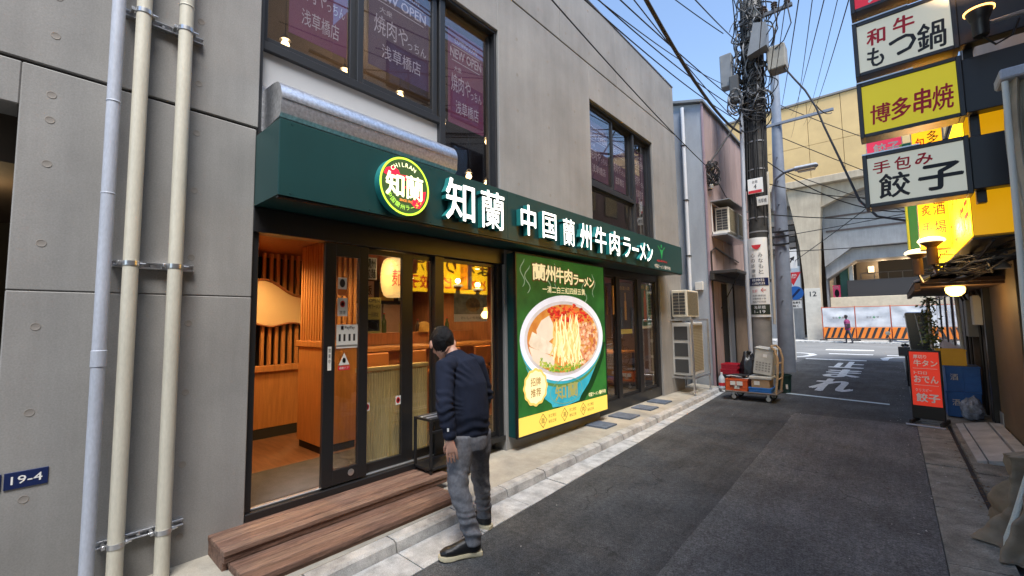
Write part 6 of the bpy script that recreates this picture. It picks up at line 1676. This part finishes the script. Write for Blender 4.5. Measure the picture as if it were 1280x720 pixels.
MB().lathe([(.03, -.04), (.06, -.02), (.06, .02), (.03, .04)], (.18, 13.98, .88), 14, axis='y').build('headlight', M['pipeblue'], bi)
bx('saddle', M['rubber'], bi, .10, 14.66, .89, .26, 14.92, .95, .025)
m = MB(); m.box(.04, 13.72, .72, .32, 13.96, .93, .01); m.build('basket', P('basket_wire', (.06, .06, .065), .5), bi, smooth=False)
MB().tube([(-.08, 14.15, 1.05), (-.12, 14.1, 1.2)], .006, 6).build('mirror_stem', M['black'], bi); MB().lathe([(.001, -.01), (.05, -.008), (.05, .008), (.001, .01)], (-.12, 14.09, 1.24), 14, axis='y').build('mirror', M['aluminium'], bi)
# ivy on a post
iv = thing('ivy_plant', 'yellow-green ivy climbing a post beside the restaurant', 'plant', (.55, 12.1, 0))
MB().tube([(.56, 12.12, .03), (.54, 12.1, 2.0)], .03, 8).build('post', M['aluminium'], iv)
lf = [P('ivy_leaf_a', (.16, .18, .04), .6), P('ivy_leaf_b', (.09, .13, .03), .6), P('ivy_leaf_c', (.26, .24, .08), .6)]
lm = [MB(), MB(), MB()]
for k in range(420):
    z = rnd.uniform(.75, 2.05); a = rnd.uniform(0, 6.28); r_ = abs(rnd.gauss(.07, .05))
    c = Vector((.55 + r_ * math.cos(a), 12.1 + r_ * math.sin(a), z)); s = rnd.uniform(.02, .045)
    d1 = Vector((rnd.uniform(-1, 1), rnd.uniform(-1, 1), rnd.uniform(-1, .4))).normalized(); d2 = d1.orthogonal().normalized()
    lm[k % 3].add([c, c + (d1 + d2 * .7) * s, c + d1 * 2 * s, c + (d1 - d2 * .7) * s], [(0, 1, 2, 3)])
for k in range(3): tag(lm[k].build('foliage', lf[k], iv, smooth=False), kind='stuff')
# ramp plates by the door
rp = thing('ramp_plates', 'pale concrete ramp plates in front of the restaurant door', 'ramp', (.78, 8.2, .03))
pale = P('pale_plate', (.44, .44, .43), .8, var=.25, vs=4, bump=.3, bs=60)
for a, b in ((.60, .675), (.69, .915)):
    MB().hexa([(a, 7.05, .03), (a, 7.05, .05 + (a - .6) * .2), (a, 9.3, .03), (a, 9.3, .05 + (a - .6) * .2), (b, 7.05, .03), (b, 7.05, .05 + (b - .6) * .2), (b, 9.3, .03), (b, 9.3, .05 + (b - .6) * .2)]).build('plate', pale, rp, smooth=False)
MB().box(.935, 7.05, .03, 1.05, 9.2, .13, .005).build('plate', pale, rp, smooth=False)
t = thing('red_edge_block', 'small red painted step block at right edge of the lane', 'step', (.98, 6.95, .03))
bx('block', P('red_block', (.16, .03, .03), .7, var=.3), t, .92, 6.75, .032, 1.05, 7.03, .16, .008)
bx('tread', M['gutter2'], t, .915, 6.74, .161, 1.05, 7.03, .172, .003)
# rolled vinyl sheet and tarpaulin at the right edge
t = thing('vinyl_curtain', 'gathered pale vinyl curtain hanging at the right edge of the picture', 'curtain', (.85, 4.62, .6))
vin = P('weathered_vinyl', (.40, .355, .28), .35, var=.2, vs=5, bump=.15, bs=20)
m = MB(); v = []; nu, nv_ = 60, 26
for j_ in range(nv_ + 1):
    w_ = j_ / nv_; z = .58 + 2.75 * w_
    for i_ in range(nu + 1):
        u = i_ / nu
        fold = .030 * math.sin(u * 34 + .8 * math.sin(w_ * 3)) + .018 * math.sin(u * 61 + w_ * 2.5) + .02 * noise.noise(Vector((u * 4, w_ * 5, 3)))
        gather = .665 + .05 * w_ - .02 * math.sin(w_ * 9)
        v.append((gather + .42 * u, 4.62 + fold + .10 * u, z))
ff = [(j_ * (nu + 1) + i_, j_ * (nu + 1) + i_ + 1, (j_ + 1) * (nu + 1) + i_ + 1, (j_ + 1) * (nu + 1) + i_) for j_ in range(nv_) for i_ in range(nu)]
nn = len(v); m.add(v + [(a, b + .006, c) for a, b, c in v], ff + [tuple(reversed([q + nn for q in f_])) for f_ in ff])
m.build('sheet', vin, t)
bx('curtain_rail', M['pipeblue'], t, .68, 4.56, 3.325, 1.35, 4.80, 3.40, .01)
MB().tube([(.70, 4.56, 3.3), (.69, 4.565, 2.2), (.67, 4.565, .75)], .018, 10).build('edge_bead', P('pale_bead', (.62, .63, .58), .5), t)
MB().tube([(.67, 4.56, .75), (.60, 4.53, .52), (.53, 4.47, .30), (.48, 4.42, .17), (.47, 4.40, .07)], .017, 8).build('rope', P('white_rope', (.62, .64, .58), .7, bump=.6, bs=150), t)
t = thing('tarpaulin', 'crumpled brown-grey tarpaulin bundle at the lower right corner', 'tarpaulin', (.8, 4.6, 0))
m = MB(); v = []; na, nb_ = 110, 60
for i in range(na + 1):
    for j in range(nb_ + 1):
        u, w_ = i / na, j / nb_
        a = -1.9 + 2.6 * u
        rr = .27 * (1 - .30 * w_) + .07 * noise.noise(Vector((u * 5, w_ * 2, 2))) + .045 * math.sin(u * 19 + w_ * 2.4 + 2 * noise.noise(Vector((u * 3, w_ * 3, 8)))) + .02 * math.sin(u * 47 + w_ * 6) + .10 * (1 - w_) ** 4 + .025 * noise.noise(Vector((u * 14, w_ * 9, 1)))
        zz = .02 + .70 * w_ * (1 - .15 * u)
        v.append((.78 - rr * math.cos(a * .75), 4.75 + rr * 1.25 * math.sin(a), max(.032, zz + .03 * noise.noise(Vector((u * 6, w_ * 6, 5))))))
ff = [(i * (nb_ + 1) + j, i * (nb_ + 1) + j + 1, (i + 1) * (nb_ + 1) + j + 1, (i + 1) * (nb_ + 1) + j) for i in range(na) for j in range(nb_)]
nn = len(v); cc = Vector((.8, 4.75, .3))
v2 = [tuple(Vector(p) + (cc - Vector(p)) * .03) for p in v]
m.add(v + v2, ff + [tuple(reversed([q + nn for q in f_])) for f_ in ff])
top = [i * (nb_ + 1) + nb_ for i in range(na + 1)]
m.v.append((.8, 4.75, .74)); ci = len(m.v) - 1
for i in range(na): m.f.append((top[i], ci, top[i + 1])); m.m.append(0)
m.build('sheet', P('tarp_cloth', (.22, .175, .125), .7, var=.25, vs=5, bump=.3, bs=25), t)

# ================================================================ OVERHEAD WIRES
def wire(a, b, sag, r=.011, n=18, label='thin black overhead wire strung to the utility pole', grp='overhead wires', mat=None):
    a, b = Vector(a), Vector(b)
    pts = [a.lerp(b, k / (n - 1)) - Vector((0, 0, sag * 4 * (k / (n - 1)) * (1 - k / (n - 1)))) for k in range(n)]
    o = MB().tube(pts, r, 5).build('overhead_wire', mat or cab, None)
    tag(o, label, 'wire', grp); return o
PT = Vector((-2.25, 11.9, 8.0))
LW = 'thin black wire running from upper left to the utility pole'
for a, b, s, r in (((-2.5, 2.0, 5.6), (-2.55, 11.9, 7.0), .1, .010), ((-1.6, 2.0, 5.0), (-2.5, 11.9, 8.6), .1, .010), ((-2.45, 3.0, 5.3), (-2.95, 11.8, 7.7), .15, .008), ((-2.9, 3.0, 5.9), (-2.6, 11.9, 6.6), .2, .010), ((-2.9, 3.0, 6.05), (-2.6, 11.9, 6.9), .2, .010), ((-2.95, 3.0, 5.8), (-3.24, 11.25, 5.40), .1, .010), ((-2.0, 2.0, 5.4), (-2.6, 11.9, 6.5), .15, .008)):
    wire(a, b, s, r, label=LW, grp='wires to the utility pole from the upper left')
wire((-1.7, 2.5, 5.4), (-2.6, 11.85, 6.3), .45, .026, label='thick twisted cable sagging to the utility pole from upper left')
wire((-3.25, 11.2, 5.45), (-2.45, 11.9, 7.0), .05, .022, label='thick service cable from the pole to the grey wall')
RWL = 'thin wire running over the lane toward the viaduct'
for k in range(8):
    a = (-.75 + k * .12 + rnd.uniform(-.05, .05), 5.0, 5.3 + rnd.uniform(0, .2)); b = (-6.6 + k * .5 + rnd.uniform(-.4, .4), 33.5, 12.0 + rnd.uniform(0, 2.2) + .18 * k)
    wire(a, b, .3, .006 + .002 * (k % 2), label=RWL, grp='wires over the lane')
tw = [(-1.66, 11.9, 7.75), (-1.4, 11.7, 7.2), (-1.18, 11.5, 6.75), (-.98, 11.3, 6.2), (-.86, 11.1, 5.7), (-.6, 10.6, 4.75), (-.33, 10.0, 3.75), (-.1, 9.6, 3.35), (.27, 8.95, 3.1)]
tag(MB().tube(tw, .02, 6).build('overhead_wire', cab), 'thick cable dropping from the transformer to the restaurant signs', 'wire', 'overhead wires')
wire((-1.0, 15.7, 7.7), (-.98, 11.3, 6.25), .1, .012, label='short wire from the steel cross arm to the thick cable')
XL = 'thin dark wire crossing in front of the viaduct'
for a, b, s in (((-2.25, 12, 5.0), (3, 20, 6.3), .7), ((-2.25, 12, 4.2), (4, 22, 5.6), .4), ((-2.4, 15.7, 4.2), (5, 25, 6.6), .1), ((-2.4, 15.7, 6.3), (4, 24, 4.2), .2), ((-2.4, 15.7, 7.4), (4, 24, 4.6), .1), ((-2.2, 12, 5.6), (.9, 15, 4.3), .5), ((-2.8, 20.3, 3.9), (1.1, 14, 5.5), .05), ((-2.4, 15.7, 3.7), (6, 26, 5.2), .2), ((-2.4, 15.8, 8.5), (3, 20, 5.8), .2)):
    wire(a, b, s, .013, label=XL, grp='wires in front of the viaduct')
for a, b in (((-2.0, 12, 8.6), (.2, 4.5, 6.0)), ((-2.9, 11.9, 9.1), (-4.5, 5, 9.5)), ((-2.6, 11.9, 8.9), (-1.2, 5, 8.2))):
    wire(a, b, .15, .012, label='thin wire leaving the top of the utility pole', grp='wires at the pole top')
# ================================================================ PERSON LOOKING INTO THE SHOP
def fuse(mb, vox, smooth=4, factor=.5):
    me = bpy.data.meshes.new('tmp'); me.from_pydata([tuple(p) for p in mb.v], [], mb.f); me.update()
    bm = bmesh.new(); bm.from_mesh(me); bmesh.ops.recalc_face_normals(bm, faces=bm.faces); bm.to_mesh(me); bm.free()
    o = bpy.data.objects.new('tmp', me); TS.collection.objects.link(o)
    r = o.modifiers.new('r', 'REMESH'); r.mode = 'VOXEL'; r.voxel_size = vox
    if smooth:
        s = o.modifiers.new('s', 'SMOOTH'); s.iterations = smooth; s.factor = factor
    dg = work_graph()
    m2 = bpy.data.meshes.new_from_object(o.evaluated_get(dg), depsgraph=dg)
    bpy.data.objects.remove(o); bpy.data.meshes.remove(me)
    return m2

def finish(me, name, mat, parent, disp=None):
    off = wloc(parent)
    if disp:
        me.update()
        nn = [v.normal.copy() for v in me.vertices]
        for v, n_ in zip(me.vertices, nn): v.co = v.co + n_ * disp(v.co)
    for v in me.vertices: v.co = v.co - off
    me.materials.clear(); me.materials.append(mat)
    me.polygons.foreach_set('use_smooth', [True] * len(me.polygons)); me.update(); me.name = name
    return link_mesh(name, me, parent)

def spheroid(mb, c, ax, n1=10, n2=14):
    """ax: three axis vectors (already scaled)."""
    c = Vector(c); v = []
    for i in range(n1 + 1):
        th = math.pi * i / n1
        for j in range(n2):
            ph = 2 * math.pi * j / n2
            v.append(c + ax[0] * (math.sin(th) * math.cos(ph)) + ax[1] * (math.sin(th) * math.sin(ph)) + ax[2] * math.cos(th))
    mb.add(v, [(i * n2 + j, (i + 1) * n2 + j, (i + 1) * n2 + (j + 1) % n2, i * n2 + (j + 1) % n2) for i in range(n1) for j in range(n2)])

def V3(*a): return Vector(a)
pe = thing('person', 'person in navy sweater and grey trousers bending to look into the shop', 'person', (-2.46, 2.33, 0.0))
skin = P('skin', (.50, .27, .19), .5, var=.06, vs=8)
side = V3(.13, .99, 0).normalized()
Jn = dict(pelvis=V3(-2.455, 2.30, .80), waist=V3(-2.445, 2.298, .96), chest=V3(-2.475, 2.30, 1.19), up=V3(-2.535, 2.290, 1.345), neckb=V3(-2.60, 2.274, 1.40), neckt=V3(-2.64, 2.262, 1.44),
          lsh=V3(-2.53, 2.130, 1.325), lel=V3(-2.425, 2.045, 1.05), lwr=V3(-2.392, 2.062, .845), rsh=V3(-2.515, 2.435, 1.33), rel=V3(-2.50, 2.535, 1.07), rwr=V3(-2.64, 2.58, .88),
          lhip=V3(-2.455, 2.205, .79), lk=V3(-2.415, 2.155, .47), la=V3(-2.345, 2.228, .10), rhip=V3(-2.455, 2.40, .79), rk=V3(-2.515, 2.475, .455), ra=V3(-2.575, 2.575, .10))
# ---- head frame
hf = V3(-.76, .46, -.52).normalized(); hr = hf.cross(Z).normalized(); hu = hr.cross(hf).normalized()
hc_ = V3(-2.685, 2.240, 1.488)
def HP(a, b, c): return hc_ + hr * a + hf * b + hu * c
body = MB()
n1, n2 = 22, 28; v = []
def headpt(d, off=0.0):
    x, y_, z = d
    rx, ry, rz = .083, .102, .122
    px2, py2, pz2 = x * rx, y_ * ry, z * rz
    if z < 0:
        k = -z
        px2 *= 1 - .28 * k; py2 *= (1 - .10 * k)
        py2 += .018 * k * k
        if y_ < 0: py2 *= 1 - .15 * k
    if y_ < 0 and z > -.3: py2 *= 1.06
    n_ = Vector((px2 / rx ** 2, py2 / ry ** 2, pz2 / rz ** 2)).normalized()
    return HP(px2 + n_.x * off, py2 + n_.y * off, pz2 + n_.z * off)
dirs = []
for i in range(n1 + 1):
    th = math.pi * i / n1
    for j in range(n2):
        ph = 2 * math.pi * j / n2
        dirs.append((math.sin(th) * math.cos(ph), math.sin(th) * math.sin(ph), math.cos(th)))
hfaces = [(i * n2 + j, (i + 1) * n2 + j, (i + 1) * n2 + (j + 1) % n2, i * n2 + (j + 1) % n2) for i in range(n1) for j in range(n2)]
body.add([headpt(d) for d in dirs], hfaces)
spheroid(body, HP(0, .105, -.015), (hr * .015, hf * .016, hu * .022))           # nose
body.tube([HP(0, .092, .03), HP(0, .112, -.02)], [.008, .013], 10)
spheroid(body, HP(0, .088, -.062), (hr * .026, hf * .012, hu * .008)); spheroid(body, HP(0, .086, -.075), (hr * .022, hf * .012, hu * .008))   # lips
spheroid(body, HP(0, .080, -.104), (hr * .026, hf * .020, hu * .018))          # chin
for s in (-1, 1):                                                               # ears, cheeks, brows
    spheroid(body, HP(s * .090, -.012, -.014), (hr * .013 + hf * (-.008 * s * s), hf * .022, hu * .036))
    spheroid(body, HP(s * .045, .070, -.03), (hr * .024, hf * .018, hu * .022)); spheroid(body, HP(s * .032, .086, .024), (hr * .024, hf * .010, hu * .008))
body.tube([Jn['neckb'] + V3(.04, -.005, -.06), Jn['neckb'], Jn['neckt'], HP(0, -.03, -.05)], [(.062, .062), (.056, .058), (.054, .056), (.052, .054)], 18, side=side)
# torso, arms, legs under the clothes (one continuous body)
body.tube([Jn['pelvis'] + V3(0, 0, -.06), Jn['pelvis'], Jn['waist'], Jn['chest'], Jn['up'], Jn['neckb'] + V3(.03, 0, -.05)], [(.13, .09), (.15, .10), (.135, .088), (.14, .085), (.105, .065), (.06, .055)], 20, side=side)
for s, e, w_ in (('lsh', 'lel', 'lwr'), ('rsh', 'rel', 'rwr')): body.tube([Jn[s].lerp(Jn['up'], .3), Jn[s], Jn[s].lerp(Jn[e], .5), Jn[e], Jn[e].lerp(Jn[w_], .5), Jn[w_]], [.035, .042, .040, .036, .034, .025], 12)
for h_, k_, a_ in (('lhip', 'lk', 'la'), ('rhip', 'rk', 'ra')): body.tube([Jn[h_] + V3(0, 0, .03), Jn[h_].lerp(Jn[k_], .4), Jn[k_], Jn[k_].lerp(Jn[a_], .35), Jn[a_] + V3(0, 0, .05), Jn[a_] + V3(0, 0, .015)], [.078, .07, .05, .05, .034, .030], 12)
# hands
def hand(w_, dirn, palmn, thumbside, curl):
    d = dirn.normalized(); pn = (palmn - d * d.dot(palmn)).normalized(); sd = d.cross(pn)
    body.tube([w_ - d * .015, w_ + d * .02, w_ + d * .055, w_ + d * .078, w_ + d * .090], [(.020, .018), (.028, .017), (.036, .015), (.036, .012), (.030, .007)], 14, side=sd)
    for k, (off, ln) in enumerate(((-.034, .066), (-.0115, .076), (.011, .072), (.033, .058))):
        b = w_ + d * .080 + sd * off * thumbside * -1
        c1 = curl * (.75 + .12 * k)
        d1 = (d * math.cos(c1 * .5) + pn * math.sin(c1 * .5)); d2 = (d * math.cos(c1 * 1.1) + pn * math.sin(c1 * 1.1)); d3 = (d * math.cos(c1 * 1.6) + pn * math.sin(c1 * 1.6))
        p1 = b + d1 * ln * .42; p2 = p1 + d2 * ln * .32; p3 = p2 + d3 * ln * .26
        body.tube([b - d * .02, b, p1, p2, p3, p3 + d3 * .005], [.0080, .0086, .0080, .0074, .0064, .003], 8)
    b = w_ + d * .02 + sd * .026 * thumbside
    d1 = (d * .72 + sd * .6 * thumbside + pn * .3).normalized(); p1 = b + d1 * .036; d2 = (d * .9 + sd * .2 * thumbside + pn * .4).normalized(); p2 = p1 + d2 * .03; p3 = p2 + d2 * .02
    body.tube([b - d1 * .015, b, p1, p2, p3], [.012, .0125, .0105, .009, .004], 8)
fwd = V3(-.99, .13, 0)
hand(Jn['lwr'] + V3(.014, -.010, -.012), V3(.13, .04, -.98), V3(-.60, .78, .05), -1, .22)
hand(Jn['rwr'], V3(-.55, -.1, -.8), V3(-.1, -.95, 0), 1, .8)
bo = finish(fuse(body, .0036, 1, .4), 'body', skin, pe)
# eyes and eyebrows
for s in (-1, 1):
    m = MB(); spheroid(m, HP(s * .032, .083, .002), (hr * .013, hf * .010, hu * .008), 8, 12); m.build('eye', M['white'], pe)
    m = MB(); spheroid(m, HP(s * .032, .0905, .002), (hr * .006, hf * .0035, hu * .006), 8, 12); m.build('iris', M['textdark'], pe)
    m = MB(); m.tube([HP(s * .014, .097, .027), HP(s * .032, .098, .031), HP(s * .052, .088, .026)], [.003, .004, .002], 6); m.build('eyebrow', M['textdark'], pe)
# hair
def hairline(d):
    x, y_, z = d
    if y_ < -.15: lim = -.86 + .30 * min(1, abs(x))
    elif y_ < .35: lim = -.45 + (y_ + .15) * 1.2 if abs(x) < .6 else (-.10 + .5 * max(0, y_ + .1) if y_ > -.05 else -.35)
    else: lim = .35 + .3 * (y_ - .35)
    return z - lim
hv = []; hm = MB()
n1h, n2h = 60, 90
dl_ = []
for i in range(n1h + 1):
    th = math.pi * i / n1h
    for j in range(n2h):
        ph = 2 * math.pi * j / n2h
        d = (math.sin(th) * math.cos(ph), math.sin(th) * math.sin(ph), math.cos(th)); dl_.append(d)
        h_ = hairline(d) + .10 * noise.noise(Vector(d) * 7) + .05 * noise.noise(Vector(d) * 19)
        q = Vector(d)
        aa = math.atan2(q.y, q.x); strands = .0042 * noise.noise(Vector((aa * 22, q.z * 3.0, 0))) + .004 * noise.noise(q * 4)
        t_ = (.009 + .013 * max(0, q.z) + strands) * max(0, min(1, h_ * 3.2)) - (.006 if h_ <= 0 else 0)
        hv.append(headpt(d, t_))
hfc = []
for i in range(n1h):
    for j in range(n2h):
        q = (i * n2h + j, (i + 1) * n2h + j, (i + 1) * n2h + (j + 1) % n2h, i * n2h + (j + 1) % n2h)
        if max(hairline(dl_[k]) for k in q) > 0: hfc.append(q)
hm.add(hv, hfc)
hm.build('hair', P('black_hair', (.006, .0055, .006), .5, spec=.25, bump=.5, bs=300, stretch=(1, 1, .15)), pe)
# ---- sweater
sw = MB()
hem = Jn['pelvis'] + V3(.004, 0, -.015)
sw.tube([hem, hem + V3(0, 0, .05), Jn['waist'] + V3(.012, 0, 0), Jn['chest'] + V3(.006, 0, -.02), Jn['up'] + V3(.01, 0, -.02), Jn['neckb'] + V3(.03, 0, -.035), Jn['neckb'] + V3(.004, .0, .014)],
        [(.155, .112), (.164, .118), (.160, .114), (.166, .114), (.156, .098), (.10, .08), (.066, .066)], 26, side=side)
ax_l = (Jn['lwr'] - Jn['lsh'])
def folds(p):
    d = .006 * noise.noise(p * 7 + Vector((1, 5, 2))) + .0035 * noise.noise(p * 16)
    # sleeve creases and gathers above the hem
    la_ = min((p - Jn['lel']).length, (p - Jn['rel']).length)
    w1 = max(0, 1 - la_ / .16)
    d += w1 * .008 * math.sin(p.z * 88 + 14 * noise.noise(p * 5) + p.x * 22)
    w2 = max(0, 1 - abs(p.z - .88) / .09)
    d += w2 * .006 * math.sin(p.z * 110 + 9 * noise.noise(p * 4.5 + Vector((4, 0, 0))))
    w3 = max(0, 1 - (p - (Jn['lsh'] + V3(.05, .06, -.06))).length / .15)
    d += w3 * .010 * math.sin((p.z + p.y * 1.3) * 70 + 6 * noise.noise(p * 6))
    return d
navy = P('navy_knit', (.018, .023, .042), .85, var=.15, vs=9, bump=.35, bs=420, spec=.2)
finish(fuse(sw, .0085, 5), 'sweater', navy, pe, folds)
slv = MB(); slv.tube([Jn['lsh'].lerp(Jn['up'], .45) + V3(.01, 0, 0), Jn['lsh'] + V3(.005, .005, 0), Jn['lsh'].lerp(Jn['lel'], .5), Jn['lel'], Jn['lel'].lerp(Jn['lwr'], .5), Jn['lwr'] + V3(0, 0, .03), Jn['lwr'] + V3(0, 0, -.012)], [.075, .080, .070, .062, .056, .045, .036], 18)
finish(fuse(slv, .0075, 4), 'sleeve', navy, pe, folds)
slv = MB(); slv.tube([Jn['rsh'].lerp(Jn['up'], .45) + V3(.01, 0, 0), Jn['rsh'] + V3(.005, -.005, 0), Jn['rsh'].lerp(Jn['rel'], .5), Jn['rel'], Jn['rel'].lerp(Jn['rwr'], .5), Jn['rwr'] + V3(.02, 0, .03), Jn['rwr'] + V3(0, 0, -.005)], [.075, .080, .068, .060, .054, .045, .036], 18)
finish(fuse(slv, .0075, 4), 'sleeve', navy, pe, folds)
T = Matrix.Translation((-2.366, 2.0225, .91)) @ Matrix.Rotation(math.atan2(-.68, .73), 4, 'Z')
MB().box(-.003, -.007, -.012, .003, .007, .012, .001, T=T).build('sleeve_logo', M['white'], pe, smooth=False)
# ---- trousers
tz = MB()
tz.tube([Jn['pelvis'] + V3(0, 0, .05), Jn['pelvis'] + V3(.006, 0, -.02), Jn['pelvis'] + V3(.008, 0, -.09)], [(.150, .110), (.160, .122), (.145, .112)], 24, side=side)
tz.tube([Jn['lhip'] + V3(.01, 0, .03), Jn['lhip'].lerp(Jn['lk'], .3) + V3(.008, 0, 0), Jn['lhip'].lerp(Jn['lk'], .65), Jn['lk'], Jn['lk'].lerp(Jn['la'], .35) + V3(.015, 0, 0), Jn['lk'].lerp(Jn['la'], .7) + V3(.01, 0, 0), Jn['la'] + V3(.006, 0, .05), Jn['la'] + V3(.004, 0, -.015)], [.094, .094, .082, .072, .068, .063, .060, .055], 20)
tz.tube([Jn['rhip'] + V3(.01, 0, .03), Jn['rhip'].lerp(Jn['rk'], .3) + V3(.008, 0, 0), Jn['rhip'].lerp(Jn['rk'], .65), Jn['rk'], Jn['rk'].lerp(Jn['ra'], .35) + V3(.012, 0, 0), Jn['rk'].lerp(Jn['ra'], .7), Jn['ra'] + V3(0, 0, .05), Jn['ra'] + V3(0, 0, -.015)], [.094, .092, .080, .070, .065, .060, .057, .053], 20)
def tfold(p):
    d = .006 * noise.noise(p * 8 + Vector((2, 2, 9))) + .004 * noise.noise(p * 19)
    w1 = max(0, 1 - abs(p.z - .20) / .17)
    d += w1 * .0075 * math.sin(p.z * 120 + 10 * noise.noise(p * 6) + p.y * 20)
    w2 = max(0, 1 - min((p - Jn['lk']).length, (p - Jn['rk']).length) / .2)
    d += w2 * .006 * math.sin((p.z + .7 * p.y) * 75 + 9 * noise.noise(p * 5))
    return d
grey = P('grey_sweatpants', (.185, .19, .21), .9, var=.22, vs=45, bump=.3, bs=380, spec=.15)
finish(fuse(tz, .0085, 4), 'trousers', grey, pe, tfold)
# ---- shoes
sol = P('cream_sole', (.60, .53, .36), .7, var=.08, vs=20); blk = P('black_leather', (.012, .012, .014), .38, bump=.2, bs=120)
def shoe(heel, toe, label):
    heel, toe = Vector(heel), Vector(toe); d = (toe - heel); L = d.length; d.normalize(); s = Vector((d.y, -d.x, 0))
    out = [(0, .026), (.02, .034), (.10, .034), (.30, .032), (.5, .036), (.72, .046), (.88, .042), (.96, .030), (1.0, .010)]
    pts = [(a * L, b) for a, b in out] + [(a * L, -b) for a, b in reversed(out)]
    fr = (Vector((heel.x, heel.y, 0)), d, s, Z)
    n = len(pts); m = MB(); v = []
    for z, g in ((.002, .92), (.008, 1.06), (.030, 1.05), (.034, 1.0)):
        for a, b in pts:
            u = L / 2 + (a - L / 2) * (1 + (g - 1) * .5); arch = .008 * math.exp(-((a / L - .42) / .12) ** 2) if z < .02 else 0
            lift = .012 * max(0, (a / L - .8) / .2) ** 2
            v.append(fr[0] + d * u + s * b * g + Z * (z + arch + lift))
    f = [tuple(reversed(range(n))), tuple(range(3 * n, 4 * n))] + [(i * n + j, i * n + (j + 1) % n, (i + 1) * n + (j + 1) % n, (i + 1) * n + j) for i in range(3) for j in range(n)]
    m.add(v, f)
    so_ = m.build('sole', sol, pe)
    um = MB()
    um.tube([heel + d * .01 + Z * .07, heel + d * .05 + Z * .075, heel + d * .11 + Z * .075, heel + d * .16 + Z * .066, heel + d * .21 + Z * .058, heel + d * .255 + Z * .055, heel + d * (L - .008) + Z * .050],
            [(.026, .036), (.038, .05), (.040, .056), (.042, .046), (.046, .036), (.044, .030), (.022, .016)], 18, side=s)
    um.tube([heel + d * .058 + Z * .04, heel + d * .060 + Z * .10, heel + d * .062 + Z * .155], [(.040, .056), (.043, .058), (.046, .060)], 18, side=s)
    finish(fuse(um, .005, 3), 'shoe', blk, pe)
    lc_ = MB()
    for k in range(4):
        c = heel + d * (.125 + k * .022) + Z * (.118 - k * .009)
        lc_.tube([c - s * .024 - Z * .006, c + Z * .004, c + s * .024 - Z * .006], .003, 5)
    lc_.tube([heel + d * .115 + Z * .122, heel + d * .11 + s * .03 + Z * .14, heel + d * .13 + s * .05 + Z * .115], .0025, 5)
    lc_.build('laces', P('lace', (.05, .05, .05), .8), pe)
shoe((-2.315, 2.285, 0), (-2.475, 2.03, 0), 'left')
shoe((-2.52, 2.60, 0), (-2.80, 2.52, 0), 'right')
# ================================================================ DISTANT PEDESTRIAN
p2 = thing('person', 'distant person in a magenta jacket and dark trousers walking past the barrier', 'person', (-2.2, 34.6, 0))
b2 = MB(); q = V3(-2.2, 34.6, 0)
b2.tube([q + V3(0, 0, .85), q + V3(0, 0, 1.1), q + V3(-.02, 0, 1.35), q + V3(-.03, 0, 1.47)], [(.15, .11), (.14, .11), (.18, .12), (.07, .07)], 14, side=V3(.5, .86, 0))
b2.tube([q + V3(-.03, 0, 1.44), q + V3(-.05, 0, 1.58)], [.05, .05], 10); spheroid(b2, q + V3(-.06, 0, 1.66), (X * .09, Y * .085, Z * .12))
for s in (-1, 1):
    b2.tube([q + V3(0, s * .07, .88), q + V3(-.12 * s, s * .07, .48), q + V3(-.16 * s + .05, s * .07, .06)], [.085, .062, .045], 10)
    b2.tube([q + V3(-.02, s * .16, 1.36), q + V3(.04 * s, s * .2, 1.1), q + V3(-.10, s * .18, .92)], [.055, .045, .035], 10)
    b2.tube([q + V3(-.16 * s + .07, s * .07, .05), q + V3(-.16 * s - .12, s * .07, .04)], [.045, .03], 8)
finish(fuse(b2, .014, 3), 'body', P('pedestrian_dark', (.03, .03, .04), .8), p2)
jk = MB(); jk.tube([q + V3(0, 0, .82), q + V3(0, 0, 1.1), q + V3(-.02, 0, 1.36), q + V3(-.03, 0, 1.50)], [(.18, .14), (.175, .14), (.20, .145), (.09, .09)], 14, side=V3(.5, .86, 0))
for s in (-1, 1): jk.tube([q + V3(-.02, s * .15, 1.38), q + V3(.04 * s, s * .2, 1.1), q + V3(-.08, s * .18, .95)], [.07, .06, .05], 10)
finish(fuse(jk, .014, 3), 'jacket', P('magenta_jacket', (.20, .02, .09), .8), p2)
hh = MB(); spheroid(hh, q + V3(-.05, 0, 1.69), (X * .098, Y * .095, Z * .11)); hh.build('hair', P('dark_hair', (.012, .01, .01), .6), p2)
m = MB(); spheroid(m, q + V3(-.125, 0, 1.645), (X * .035, Y * .06, Z * .07)); m.build('face', skin, p2)
fp_ = MB().box(-2.3, 34.35, .95, -2.05, 34.45, 1.25, .04).build('shoulder_bag', P('bag_dark', (.03, .02, .03), .7), p2, smooth=False)

bpy.data.scenes.remove(TS)
